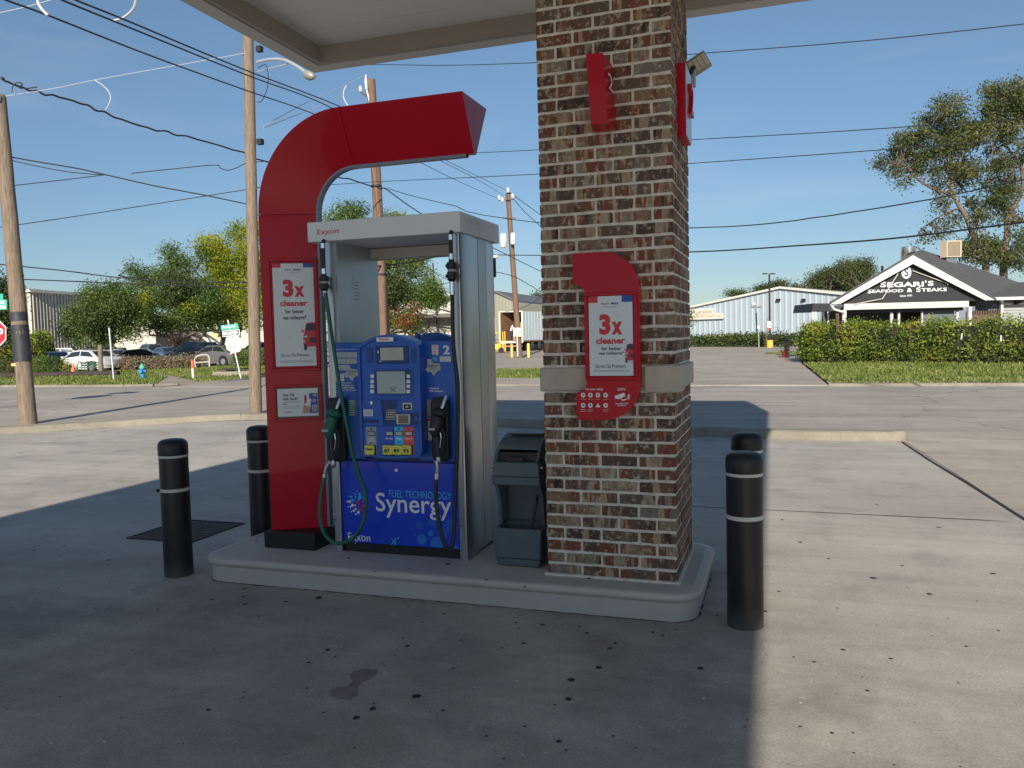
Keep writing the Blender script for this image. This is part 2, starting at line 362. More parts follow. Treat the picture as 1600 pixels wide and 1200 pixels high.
ad = n_.new('ShaderNodeMath'); ad.operation = 'MULTIPLY_ADD'; ad.inputs[1].default_value = .16; L(nt, nz_.outputs[0], ad.inputs[0]); mn = n_.new('ShaderNodeMath'); mn.operation = 'MULTIPLY'; mn.inputs[1].default_value = -1; L(nt, se.outputs[2], mn.inputs[0]); L(nt, mn.outputs[0], ad.inputs[2])
rg = n_.new('ShaderNodeMapRange'); rg.inputs[1].default_value = -.02; rg.inputs[2].default_value = .09; rg.inputs[4].default_value = .6; L(nt, ad.outputs[0], rg.inputs[0])
sc_ = n_.new('ShaderNodeTexNoise'); sc_.inputs['Scale'].default_value = 16; sc_.inputs['Detail'].default_value = 8; mp_ = n_.new('ShaderNodeMapping'); mp_.inputs['Scale'].default_value = (1, 1, .35); L(nt, ge.outputs['Position'], mp_.inputs[0]); L(nt, mp_.outputs[0], sc_.inputs['Vector'])
r2_ = n_.new('ShaderNodeMapRange'); r2_.inputs[1].default_value = .60; r2_.inputs[2].default_value = .78; r2_.inputs[4].default_value = .22; L(nt, sc_.outputs[0], r2_.inputs[0]); mxm = n_.new('ShaderNodeMath'); mxm.operation = 'MAXIMUM'; L(nt, rg.outputs[0], mxm.inputs[0]); L(nt, r2_.outputs[0], mxm.inputs[1])
mb_ = n_.new('ShaderNodeMix'); mb_.data_type = 'RGBA'; mb_.inputs[6].default_value = (.006, .007, .010, 1); mb_.inputs[7].default_value = (.11, .10, .09, 1); L(nt, mxm.outputs[0], mb_.inputs[0]); L(nt, mb_.outputs[2], n_['Principled BSDF'].inputs['Base Color'])
M_rubber = mat('rubber_black', (.014, .015, .017), .5)
M_blue = mat('pump_blue', (.008, .095, .46), .34, coat=.08, var=.05, scale=5)
M_blue2 = mat('pump_blue_panel', (.002, .045, .55), .28, coat=.3, var=.04, scale=5)
M_blued = mat('pump_blue_dark', (.006, .035, .16), .4)
M_white = mat('white_print', (.74, .76, .78), .45)
M_wpost = mat('poster_white', (.60, .66, .70), .35, coat=.3, var=.02, scale=3)
M_ink = mat('ink_dark', (.03, .035, .07), .5)
M_inkg = mat('ink_grey', (.33, .36, .40), .5)
M_inkr = mat('ink_red', (.55, .02, .035), .45)
M_inkb = mat('ink_blue', (.02, .07, .36), .45)
M_cyan = mat('ink_cyan', (.04, .46, .78), .4)
M_orange = mat('ink_coral', (.72, .08, .06), .4)
M_yellow = mat('yellow_button', (.72, .66, .10), .4, var=.05, scale=30)
M_lcd = mat('lcd_grey', (.42, .46, .40), .15, coat=.5)
M_screen = mat('screen_grey', (.32, .42, .44), .12, coat=.6)
M_steel = mat('stainless', (.42, .44, .47), .30, .9, var=.10, scale=3, stretch=(40, 40, 1), bump=.05, bscale=8)
M_chrome = mat('chrome', (.7, .72, .74), .18, 1)
M_green = mat('green_rubber', (.008, .10, .062), .45, var=.1, scale=20)
M_wood = mat('pole_wood', (.12, .09, .065), .9, c2=(.28, .22, .165), scale=3, stretch=(14, 14, .8), bump=.9, bscale=14)
M_wood2 = mat('pole_wood_brown', (.12, .072, .05), .9, c2=(.22, .14, .10), scale=3, stretch=(14, 14, .8), bump=.9, bscale=14)
M_wire = mat('wire_black', (.015, .016, .018), .6)
M_wirel = mat('wire_light', (.45, .46, .48), .5)
M_canopy = mat('canopy_metal', (.49, .465, .425), .45, .1, var=.04, scale=1.5)
M_soffit = mat('soffit_metal', (.70, .68, .63), .5, .05, var=.03, scale=2)
M_wht = mat('white_paint', (.62, .61, .58), .5, var=.05, scale=5)
M_wht2 = mat('aged_white', (.56, .545, .50), .6, var=.10, scale=2)
M_glass = mat('car_glass', (.02, .025, .03), .05, coat=1, spec=.8)
M_bark = mat('bark', (.11, .085, .065), .95, c2=(.22, .175, .14), scale=5, stretch=(6, 6, 1.2), bump=1, bscale=14)
M_binc = mat('bin_plastic', (.085, .115, .135), .5, var=.08, scale=14, bump=.15, bscale=300)
# ------------------------------------------------------------------ ground, road, kerbs
def sheet(name, pts, m, z=0.0, thick=0, parent=None, kind='structure', sub=0):
    mb = MB(); P = [(p[0], p[1], z) for p in pts]
    a = sum(P[i][0]*P[(i+1) % len(P)][1]-P[(i+1) % len(P)][0]*P[i][1] for i in range(len(P)))
    if a < 0: P = P[::-1]
    if thick: mb.prism([(p[0], p[1], z-thick) for p in P], (0, 0, thick))
    else: mb.poly(P)
    o = mb.build(name, m, parent)
    if kind: o['kind'] = kind
    return o
sheet('ground', [(-700, -300), (700, -300), (700, 900), (-700, 900)], M_soil, -.12)
KERB = [(2.62, 7.10), (1.0, 7.16), (-1.0, 7.55), (-3.3, 8.15), (-6.0, 8.55), (-8.0, 8.66), (-8.9, 8.35), (-9.75, 7.55), (-10.7, 6.6), (-11.45, 5.95), (-14.0, 4.0), (-20, 0.0), (-30, -6.0)]
sheet('road', [(-260, 18.75), (-9.4, 18.6), (2.3, 18.3), (260, 17.6), (260, -40), (2.6, -40), (2.6, 7.0)] + KERB + [(-34, -14), (-260, -14)], M_road, -.006)
fc = sheet('forecourt', [(-30, -20), (12, -20), (12, 8.3), (2.7, 8.3)] + KERB, mat('joint_base', (.045, .04, .036), .95), -.03)
JD = .009
def slab(pts, m): return sheet('concrete_slab', pts, m, 0.0, .028, fc, None)
slab([(-6.8, 2.75+JD), (2.945, 2.58+JD), (2.60, 7.08), (1.0, 7.14), (-1.0, 7.53), (-3.3, 8.13), (-6.0, 8.5), (-6.8, 8.53)], M_conc)
slab([(-6.8-JD, 2.75+JD), (-6.8-JD, 8.53), (-8.0, 8.6), (-8.9, 8.3), (-9.75, 7.5), (-10.7, 6.55), (-11.45, 5.9), (-14, 3.95), (-15.3, 3.1), (-15.3, 2.85+JD)], M_conc)
slab([(-15.3-JD, 2.85), (-15.3-JD, 3.08), (-20, 0), (-30, -6.0), (-30, -20), (-15.3-JD, -20)], M_conc)
slab([(-15.3, 2.85), (-6.8, 2.75), (-6.8, -6), (-15.3, -6)], M_conc)
slab([(-6.8+JD, 2.75), (2.66, 2.62), (2.95, 2.58), (3.22, -6), (-6.8+JD, -6)], M_conc)
slab([(-15.3, -6-JD), (3.22, -6-JD), (3.4, -20), (-15.3, -20)], M_conc)
slab([(2.71, 7.1), (2.98, 2.58), (12, 2.3), (12, 8.05), (2.69, 8.2)], M_apron)
slab([(2.99, 2.55), (3.26, -6), (3.44, -20), (12, -20), (12, 2.27)], M_apron)
# kerb along the forecourt, broken into cast lengths
kerbo = empty('forecourt_kerb', (-3, 8.2, 0), kind='structure')
KP = catmull(KERB, 2)
def kerb_run(P, w, h, parent, name='kerb_stone', m=M_kerb, inner=1):
    P = [np.array((p[0], p[1], 0.)) for p in P]
    for i in range(0, len(P)-1):
        a, b = P[i], P[i+1]; t = b-a; ln = np.linalg.norm(t); t = t/ln
        n = np.array([t[1], -t[0], 0.])*inner   # towards the road
        a2 = a+t*.001; prof = [(0, 0), (.012, h*.86), (.04, h), (w-.04, h), (w-.01, h*.84), (w, -.02)]
        ex = b-a-t*.002
        MB().prism([tuple(a2+n*x+np.array((0, 0, z+rnd.uniform(-.002, .002)))) for x, z in prof], tuple(ex)).build(name, m, parent)
kerb_run(KP[:-2], .24, .12, kerbo)
# rounded end of the kerb by the driveway
MB().lathe((2.63, 7.22, 0), [(.115, 0), (.11, .10), (.08, .128), (.02, .13)], 14).build('kerb_end', M_kerb, kerbo)
# ribbed strip and grass tufts between kerb and road
rb = MB()
for k in range(62):
    x = 2.05-k*.075; y0 = 7.56 if x > 1 else 7.56+(1-x)*.2
    rb.box((x, y0, -.01), (x+.045, y0+.34, .035))
rb.build('ribbed_gutter_strip', M_kerb)['kind'] = 'structure'
# road paint
pnt = mat('road_paint', (.50, .47, .41), .8, var=.3, scale=6, coords='pos')
def paint(p, q, w, z=.0):
    p = np.array((p[0], p[1], 0)); q = np.array((q[0], q[1], 0)); t = (q-p)/np.linalg.norm(q-p); n = np.array((-t[1], t[0], 0))*w/2
    o = MB().poly([tuple(p-n+[0, 0, z]), tuple(q-n+[0, 0, z]), tuple(q+n+[0, 0, z]), tuple(p+n+[0, 0, z])]).build('lane_marking', pnt); o['kind'] = 'structure'
paint((-60, 16.6), (-1.9, 16.1), .12, .000); paint((-1.2, 16.07), (1.9, 16.05), .12, .000)
paint((-7.5, 12.7), (1.45, 12.38), .11, .000); paint((-22, 13.2), (-17.5, 13.0), .11); paint((-16.6, 10.15), (-12.3, 9.3), .10)
paint((6, 12.3), (60, 12.0), .11)
o = MB().poly([(-7.9, 5.7, .004), (-7.87, 5.78, .004), (-9.9, 5.2, .004), (-9.93, 5.12, .004)]).build('parking_line', pnt); o['kind'] = 'structure'

# far side of the road: kerb line, pavement, grass, driveways, parking lots
fk = empty('far_kerb', (0, 18, 0), kind='structure')
kerb_run([(x, 18.42-.004*x) for x in np.arange(-9.4, -3.0, 1.6)], .14, .05, fk, inner=1)
kerb_run([(x, 17.93-.016*(x-2)) for x in np.arange(2.3, 60, 2.4)], .14, .07, fk)
kerb_run([(x, 18.62) for x in np.arange(-70, -21, 2.4)] + [(-21.1, 18.7), (-20.1, 19.0), (-19.5, 19.5), (-19.15, 20.2), (-18.8, 21.0), (-18.8, 22.1), (-19.06, 23.5), (-20.2, 27.5), (-22, 33), (-26, 45)], .14, .07, fk)
sheet('pavement', [(-9.4, 18.45), (2.3, 18.05), (2.1, 22.0), (-8.6, 22.0)], M_apron, .012, .04)
sheet('side_street', [(-18.9, 18.2), (-9.4, 18.2), (-8.6, 22), (-10.9, 29), (-17, 46.2), (-34, 90), (-60, 90), (-25.9, 45), (-22, 33), (-20.2, 27.5), (-19.0, 23.5), (-18.75, 21)], M_road, .006, .04)
sheet('driveway', [(-8.5, 28.9), (-10.9, 29), (-17, 46.2), (-3.0, 46.2), (2.0, 46), (1.9, 32.2), (2.3, 18.1), (-2.0, 18.3), (-2.9, 22), (-2.9, 29)], M_apron, .010, .04)
sheet('parking_lot', [(-60, 46.0), (60, 43), (60, 200), (-90, 200)], M_lot, .002)
sheet('parking_lot', [(2.0, 30), (60, 27.5), (60, 43.2), (1.95, 46)], M_lot, -.002)
sheet('parking_lot', [(-110, 29.5), (-37, 29.4), (-36.5, 33), (-33.2, 34.5), (-32, 37), (-29.4, 38.4), (-27, 45.5), (-60, 110), (-160, 110)], M_lot, .010)
def grass_poly(pts, z=.03): return sheet('grass_verge', pts, M_grassg, z, .03)
gp = [
 [(-60, 18.75), (-21.2, 18.85), (-20.2, 19.15), (-25.2, 25.4), (-26.6, 26.2), (-30.7, 27.6), (-37.0, 29.3), (-60, 29.3)],
 [(-19.6, 20.7), (-19.25, 21.0), (-18.95, 22.1), (-19.2, 23.5), (-20.4, 27.5), (-22.2, 33), (-29.4, 38.3), (-32, 36.9), (-33.2, 34.4), (-36.5, 32.8), (-36.8, 29.5), (-30.8, 28.1), (-27.0, 26.9), (-25.6, 25.9)],
 [(-8.35, 22.1), (-3.0, 22.1), (-3.0, 28.8), (-10.6, 28.8)],
 [(2.32, 19.2), (60, 19.4), (60, 31), (2.0, 31.5)],
 [(2.35, 18.05), (60, 17.2), (60, 18.3), (2.4, 18.5)],
 [(.2, 47.1), (.1, 46.3), (1.75, 45.8), (1.9, 46.6)],
]
for k, g in enumerate(gp): grass_poly(g)
sheet('pavement', [(2.32, 18.52), (60, 18.32), (60, 19.38), (2.32, 19.18)], M_lot, .028)
sheet('pavement', [(-20.2, 19.15), (-19.5, 19.55), (-19.3, 20.2), (-19.55, 20.65), (-25.5, 25.9), (-26.9, 26.85), (-30.7, 28.0), (-36.9, 29.45), (-37, 29.3), (-30.7, 27.65), (-26.6, 26.25), (-25.2, 25.45)], M_lot, .022)
sheet('soil_patch', [(5.6, 17.95), (9, 17.9), (9, 18.25), (5.9, 18.3)], mat('bare_soil', (.13, .10, .075), .95, var=.3, scale=3), .034)
# blades of grass on the verges
def inpoly(x, y, P):
    c = False; j = len(P)-1
    for i in range(len(P)):
        if (P[i][1] > y) != (P[j][1] > y) and x < (P[j][0]-P[i][0])*(y-P[i][1])/(P[j][1]-P[i][1])+P[i][0]: c = not c
        j = i
    return c
M_blade = leaf_mat('grass_blade', [(.07, .11, .018), (.13, .18, .035), (.20, .24, .06), (.30, .27, .10)], .3)
def blades(polys, n, h=.09, w=.03):
    Q = []
    for P, cnt in zip(polys, n):
        xs = [p[0] for p in P]; ys = [p[1] for p in P]; k = 0; x0, x1 = max(min(xs), -48), min(max(xs), 16)
        while k < cnt:
            x = rnd.uniform(x0, x1); y = rnd.uniform(min(ys), max(ys))
            if not inpoly(x, y, P): continue
            k += 1; a = rnd.uniform(0, PI); hh = h*rnd.uniform(.4, 1.2); dx, dy = math.cos(a)*w, math.sin(a)*w; lx, ly = rnd.uniform(-.04, .04), rnd.uniform(-.04, .04)
            Q.append([(x-dx, y-dy, .02), (x+dx, y+dy, .02), (x+dx*.3+lx, y+dy*.3+ly, hh+.02), (x-dx*.3+lx, y-dy*.3+ly, hh+.02)])
    return Q
q = blades(gp, [16000, 9000, 5000, 16000, 1500, 300])
for x in np.arange(-3.5, 2.2, .035):
    if rnd.random() < .6:
        y = 7.5+(max(0, 1-x))*.2+rnd.uniform(-.05, .03); a = rnd.uniform(0, PI); hh = rnd.uniform(.02, .07)
        q.append([(x-.012, y, 0), (x+.012, y, 0), (x+.006, y+.02, hh), (x-.006, y+.02, hh)])
quads('grass', q, M_blade)['kind'] = 'stuff'
go = bpy.data.objects['grass']; go['label'] = 'short green lawn grass on the verges across the road'

# ------------------------------------------------------------------ pump island
isl = empty('pump_island', (-.7, .35, 0), label='raised grey concrete pump island with rounded painted steel edge', cat='pump island')
IX0, IX1, IY0, IY1, IR, IH = -2.19, .82, -.165, .87, .14, .15
def rrect(x0, y0, x1, y1, r, seg=8):
    P = []
    for cx, cy, a in ((x1-r, y0+r, -PI/2), (x1-r, y1-r, 0), (x0+r, y1-r, PI/2), (x0+r, y0+r, PI)):
        P += [(cx+r*math.cos(a+PI/2*k/seg), cy+r*math.sin(a+PI/2*k/seg)) for k in range(seg+1)]
    return P
prof = [(0, -.03), (0, .100), (.012, .106), (.022, .118), (.024, .134), (.014, .147), (0, .151), (-.03, .151)]
V = []; Fc = []
for off, z in prof:
    V += [(x, y, z) for x, y in rrect(IX0-off, IY0-off, IX1+off, IY1+off, IR+off)]
n = len(rrect(0, 0, 2, 2, .1))
for k in range(len(prof)-1): Fc += [(k*n+q_, k*n+(q_+1) % n, (k+1)*n+(q_+1) % n, (k+1)*n+q_) for q_ in range(n)]
M_edge = mat('island_edge_paint', (.41, .375, .335), .5, c2=(.47, .44, .40), scale=3, coords='pos', rvar=.1)
finish('steel_edge', V, Fc, M_edge, isl, smooth=True, angle=50)
MB().poly([(x, y, IH) for x, y in rrect(IX0+.028, IY0+.028, IX1-.028, IY1-.028, IR-.028)]).build('top_slab', M_island, isl)
# ragged dark joint where the island meets the forecourt
jp = rrect(IX0, IY0, IX1, IY1, IR, 10); JV, JF = [], []; fine_j = []
for i in range(len(jp)):
    a, b = np.array(jp[i]), np.array(jp[(i+1) % len(jp)]); k = max(1, int(np.linalg.norm(b-a)/.03)); fine_j += [a+(b-a)*q_/k for q_ in range(k)]
cj = np.array(((IX0+IX1)/2, (IY0+IY1)/2))
for i, p in enumerate(fine_j):
    d = p-fine_j[i-1]; d = d/(np.linalg.norm(d)+1e-9); nn = np.array((d[1], -d[0])); w = rnd.choice((.001, .003, .005, .010, .004)); q_ = p+nn*w
    JV += [(p[0], p[1], .0035), (q_[0], q_[1], .0016)]
JF = [(2*i, 2*i+1, 2*((i+1) % len(fine_j))+1, 2*((i+1) % len(fine_j))) for i in range(len(fine_j))]
finish('base_joint', JV, JF, mat('joint_dirt', (.03, .028, .026), .9), isl)

# ------------------------------------------------------------------ brick column
CW, CH = .711, .0677
colm = empty('brick_column', (CW/2, CW/2, IH), label='square brown and red brick canopy column with a pale stone band, right of the fuel pump', cat='column')
ZT = 4.25; NROW = int((ZT-IH)/CH)
MB().box((.005, .005, IH), (CW-.005, CW-.005, ZT-.02)).build('mortar', M_mortar, colm)
# smeared bed joints: thin uneven mortar ribs give the joints an edge
BL, BD, BH = .1925, .0975, .0545
def brick_mesh(seed, L_=BL):
    r_ = random.Random(seed); nx = 5; V = []; Fc = []
    for i in range(nx+1):
        x = -L_/2+L_*i/nx; e = .003 if i in (0, nx) else 0
        for (y, z) in ((-BD/2, -BH/2), (BD/2, -BH/2), (BD/2, BH/2), (-BD/2, BH/2)):
            V.append((x+(r_.uniform(-.0005, .003)*(1 if i == 0 else -1) if e else r_.uniform(-.006, .006)), y+r_.uniform(-.0016, .0008), z-(e*.5+r_.uniform(-.001, .0022))*(1 if z > 0 else -1)))
    for i in range(nx): Fc += [(i*4+k, i*4+(k+1) % 4, (i+1)*4+(k+1) % 4, (i+1)*4+k) for k in range(4)]
    Fc = [f[::-1] for f in Fc] + [(0, 1, 2, 3), (nx*4+3, nx*4+2, nx*4+1, nx*4)]
    me = bpy.data.meshes.new('brick'); me.from_pydata(V, [], Fc); me.materials.append(M_brick); me.update()
    bm = bmesh.new(); bm.from_mesh(me); bmesh.ops.recalc_face_normals(bm, faces=bm.faces); bm.to_mesh(me); bm.free()
    return me
BM = [brick_mesh(s) for s in range(9)]
corner = [(0, 0), (CW, 0), (CW, CW), (0, CW)]; dirs = [(1, 0), (0, 1), (-1, 0), (0, -1)]
hidden = MB(); nb = 0
for row in range(NROW):
    if row in (15, 16): continue
    z = IH+CH*(row+.5)
    for w in range(4):
        for k in range(3):
            if row % 2 == 0:   # stretcher starts at this wall's first corner
                c0 = corner[w]; d = dirs[w]
            else:              # mirrored
                c0 = corner[(w+1) % 4]; d = (-dirs[w][0], -dirs[w][1])
            s = (.0 if k == 0 else .2032*k+.002)+BL/2
            inn = dirs[(w+1) % 4]
            jit = rnd.uniform(-.0018, .0018)
            x = c0[0]+d[0]*s+inn[0]*(BD/2+jit); y = c0[1]+d[1]*s+inn[1]*(BD/2+jit)
            seen = (w in (0, 1) or (w == 3 and row % 2 == 1 and k == 0)) and row < 46
            if seen:
                o = bpy.data.objects.new('brick', BM[rnd.randrange(9)]); col.objects.link(o); o.parent = colm
                o.location = Vector((x, y, z))-colm.location
                o.rotation_euler = (rnd.uniform(-.006, .006), rnd.uniform(-.012, .012), (0 if w % 2 == 0 else PI/2)+rnd.choice((0, PI))+rnd.uniform(-.006, .006)); nb += 1
            else:
                hx, hy = (BL/2, BD/2) if w % 2 == 0 else (BD/2, BL/2)
                hidden.box((x-hx, y-hy, z-BH/2), (x+hx, y+hy, z+BH/2))
hidden.build('brickwork', M_brick, colm)['kind'] = 'stuff'
zb0, zb1 = IH+CH*15, IH+CH*17; pj = .030
sm = dict(bevel=.007, bseg=2)
B('stone_block', (-.016, -.016, zb0+.003), (.545, .12, zb1-.006), M_stone, colm, **sm)
B('stone_block', (.556, -pj, zb0-.004), (CW+pj, .17, zb1+.002), M_stone, colm, **sm)
B('stone_block', (CW-.12, .178, zb0+.003), (CW+.018, CW+.016, zb1-.006), M_stone, colm, **sm)
B('stone_block', (-.016, .128, zb0+.003), (.10, CW+.016, zb1-.006), M_stone, colm, **sm)
B('stone_block', (.108, .60, zb0+.003), (CW-.128, CW+.016, zb1-.006), M_stone, colm, **sm)
# mortar squeezed out at the foot
mf = MB(); mf.prism([(-.012, -.014, IH-.002), (CW+.014, -.014, IH-.002), (CW+.014, CW+.012, IH-.002), (-.012, CW+.012, IH-.002)], (0, 0, .014)); mf.build('mortar_foot', M_mortar, colm)

# ------------------------------------------------------------------ canopy
cnp = empty('canopy', (-.3, -5, 4.1), label='beige metal station canopy with seamed soffit over the pump island', cat='canopy')
CX0, CX1, CY0, CY1, CZ, CT = -3.13, 2.62, -11.7, 2.86, 4.10, 5.30
def ring(z0, z1, d0, d1, name, m):   # a rectangular ring between inset d0 and d1
    mb = MB()
    mb.box((CX0+d0, CY1-d1, z0), (CX1-d0, CY1-d0, z1)); mb.box((CX0+d0, CY0+d0, z0), (CX1-d0, CY0+d1, z1))
    mb.box((CX0+d0, CY0+d1, z0), (CX0+d1, CY1-d1, z1)); mb.box((CX1-d1, CY0+d1, z0), (CX1-d0, CY1-d1, z1))
    mb.v = [splay(p) for p in mb.v]; return mb.build(name, m, cnp)
def splay(p): return (p[0]+(.18*(CY1-p[1])/12 if p[0] > 0 else 0), p[1], p[2])  # right side widened towards the near end to steer its shadow edge
M_can2 = mat('canopy_inner', (.30, .275, .235), .5, .05, var=.05, scale=2)
ring(CZ, CZ+.16, 0, .15, 'fascia_lip', M_canopy)
ring(CZ+.165, CT, .004, .12, 'fascia', M_canopy)
ring(CZ+.01, CZ+.30, .152, .20, 'inner_trim', M_can2)
pw = .36; y = CY1-.202; k = 0; pmesh = None
while y-pw > CY0+.2:
    q_ = MB().box((CX0+.202, y-pw+.006, CZ+.165), (CX1-.202, y, CZ+.19)); q_.v = [splay(p) for p in q_.v]; q_.build('soffit_panel', M_soffit, cnp)
    y -= pw
q_ = MB().box((CX0+.19, CY0+.15, CZ+.20), (CX1-.19, CY1-.15, CZ+.23)); q_.v = [splay(p) for p in q_.v]; q_.build('soffit_backing', M_can2, cnp)
q_ = MB().box((CX0+.13, CY0+.13, CT-.25), (CX1-.13, CY1-.13, CT-.2)); q_.v = [splay(p) for p in q_.v]; q_.build('roof_deck', M_canopy, cnp)
# ------------------------------------------------------------------ red pylon with overhead arm
pyl = empty('pump_pylon', (-1.75, .33, IH), label='tall glossy red pylon on a black plinth, curving over the fuel pump', cat='pylon')
MB().prism([(-1.935, .12, IH), (-1.56, .12, IH), (-1.56, .54, IH), (-1.935, .54, IH)], (0, 0, .108)).build('plinth', M_black, pyl, bevel=.006)
PXL, PRX, PY0, PY1, PYM = -1.888, -1.57, .14, .54, .325
ccx, ccz, Ro = -1.29, 2.275, .598; AZT = ccz+Ro; AXE = -.488
rid = .018   # half width of the silver trim along the inner ridge
def section(outer, ridge_):   # outer: 2 pts far/near, ridge pts, each (x,z) at given y
    return [(outer[0], PY0, outer[1]), (ridge_[0], PYM-rid, ridge_[1]), (ridge_[0], PYM+rid, ridge_[1]), (outer[0], PY1, outer[1])]
def sweep(secs, m, name, smooth=True):
    V = [p for s in secs for p in s]; n = 4; Fc = []
    for k in range(len(secs)-1): Fc += [(k*n+q_, (k+1)*n+q_, (k+1)*n+(q_+1) % n, k*n+(q_+1) % n) for q_ in range(n)]
    Fc += [(0, 1, 2, 3)[::-1] if False else (0, 1, 2, 3), tuple((len(secs)-1)*n+q_ for q_ in (3, 2, 1, 0))]
    mb = MB(); mb.v = V; mb.f = Fc
    o = finish(name, V, Fc, m, pyl)
    bm = bmesh.new(); bm.from_mesh(o.data); bmesh.ops.recalc_face_normals(bm, faces=bm.faces); bm.to_mesh(o.data); bm.free()
    if smooth:
        o.data.polygons.foreach_set('use_smooth', [True]*len(o.data.polygons)); o.data.set_sharp_from_angle(angle=R(25))
    return o
rr = ccx-PRX
sweep([section((PXL, IH+.11), (PRX, IH+.11)), section((PXL, ccz-.003), (PRX, ccz-.003))], M_red, 'column_casing')
N = 28
sweep([section((ccx-Ro*math.cos(a), ccz+Ro*math.sin(a)), (ccx-rr*math.cos(a), ccz+rr*math.sin(a))) for a in [PI/2*k/N for k in range(N+1)]], M_red, 'curved_casing')
sweep([section((ccx+.003, AZT), (ccx+.003, ccz+rr)), section((AXE, AZT), (AXE, ccz+rr))], M_red, 'arm_casing')
# silver trim on the inner ridge
tp = [(PRX, IH+.115), (PRX, ccz)] + [(ccx-rr*math.cos(PI/2*k/16), ccz+rr*math.sin(PI/2*k/16)) for k in range(1, 17)] + [(AXE-.05, ccz+rr)]
V = []; Fc = []
for i, (x, z) in enumerate(tp):
    a = 0 if i < 2 else min(1, (i-1)/16)*PI/2
    nx_, nz_ = math.cos(a), -math.sin(a)
    V += [(x-nx_*.004, PYM-rid-.004, z-nz_*.004), (x+nx_*.013, PYM-rid-.004, z+nz_*.013), (x+nx_*.013, PYM+rid+.004, z+nz_*.013), (x-nx_*.004, PYM+rid+.004, z-nz_*.004)]
for k in range(len(tp)-1): Fc += [(k*4+q_, k*4+(q_+1) % 4, (k+1)*4+(q_+1) % 4, (k+1)*4+q_) for q_ in range(4)]
finish('ridge_trim', V, Fc, mat('trim_silver', (.20, .22, .27), .4, .3), pyl)
# seams: red dark hairlines where casings meet
# slanted front face: origin at the near outer edge
fo = np.array((PXL, PY0, 0.)); fu = np.array((PRX-PXL, PYM-rid-PY0, 0.)); FWID = float(np.linalg.norm(fu)); fu = fu/FWID
fv = np.array((0, 0, 1.)); fn = np.array((fu[1], -fu[0], 0.))
def f2(px, py):
    p = np.array(FP(px, py, fo, fn)); return float(np.dot(p-fo, fu)), float(p[2])
def frame(name, x0, z0, x1, z1, w, t, o, u, v, n, m, parent, base=0.0):
    mb = MB()
    plate(mb, x0, z0, x1, z0+w, o, u, v, n, t, base); plate(mb, x0, z1-w, x1, z1, o, u, v, n, t, base)
    plate(mb, x0, z0+w, x0+w, z1-w, o, u, v, n, t, base); plate(mb, x1-w, z0+w, x1, z1-w, o, u, v, n, t, base)
    return mb.build(name, m, parent, bevel=.003, bseg=2)
print('poster corners', f2(424.5, 411.5), f2(488.7, 412), f2(495, 571), f2(432, 573), 'frame', f2(416, 404.5), f2(502, 579.5), FWID)
print('cash', f2(433, 608), f2(498, 649), f2(428, 602), f2(505, 656))

def car_print(mb_list, x0, y0, x1, y1, o, u, v, n):
    """front of a red car cropped at the poster's edge, as flat print: (red, dark, light) builders"""
    red, dark, lite = mb_list; W, H = x1-x0, y1-y0
    def P(mb, pts, l):
        mb.poly([o+u*(x0+a*W)+v*(y0+b*H)+n*l for a, b in pts])
    P(lite, [(.0, .0), (1, .0), (1, .05), (.05, .06)], .0016)
    P(red, [(.10, .20), (.12, .50), (.22, .66), (.34, .96), (.55, 1.0), (1, 1.0), (1, .12), (.14, .12)], .0018)
    P(red, [(0, .66), (.17, .64), (.16, .72), (.02, .74)], .0018)
    P(dark, [(.30, .70), (.40, .93), (.55, .96), (1, .96), (1, .70)], .0021)
    P(dark, [(.56, .44), (1, .44), (1, .26), (.62, .26)], .0021)
    P(dark, [(.14, .0), (.36, .0), (.36, .20), (.14, .22)], .0021)
    P(lite, [(.13, .50), (.34, .54), (.46, .48), (.34, .45), (.14, .46)], .0023)
    P(lite, [(.14, .26), (.24, .26), (.24, .36), (.14, .38)], .0023)
def exx(mb, x0, y0, x1, y1, o, u, v, n, lift=.0015, bold=.02):
    """the four-letter station wordmark with its crossed double x"""
    W, H = x1-x0, y1-y0; b0 = y0+H*.28; cap = H*.72
    put_text(mb, 'Exxon', (x0, b0, x1, b0+cap), o, u, v, n, bold*.5, lift)
    t = W*.011
    for (xa, ya, xb, yb) in ((.44, .34, .31, .02), (.595, .76, .64, .88)):
        a = np.array((x0+xa*W, y0+ya*H)); c = np.array((x0+xb*W, y0+yb*H)); d = c-a; d = d/np.linalg.norm(d); nn = np.array((-d[1], d[0]))*t
        mb.poly([o+u*q_[0]+v*q_[1]+n*lift for q_ in (a-nn, c-nn, c+nn, a+nn)])
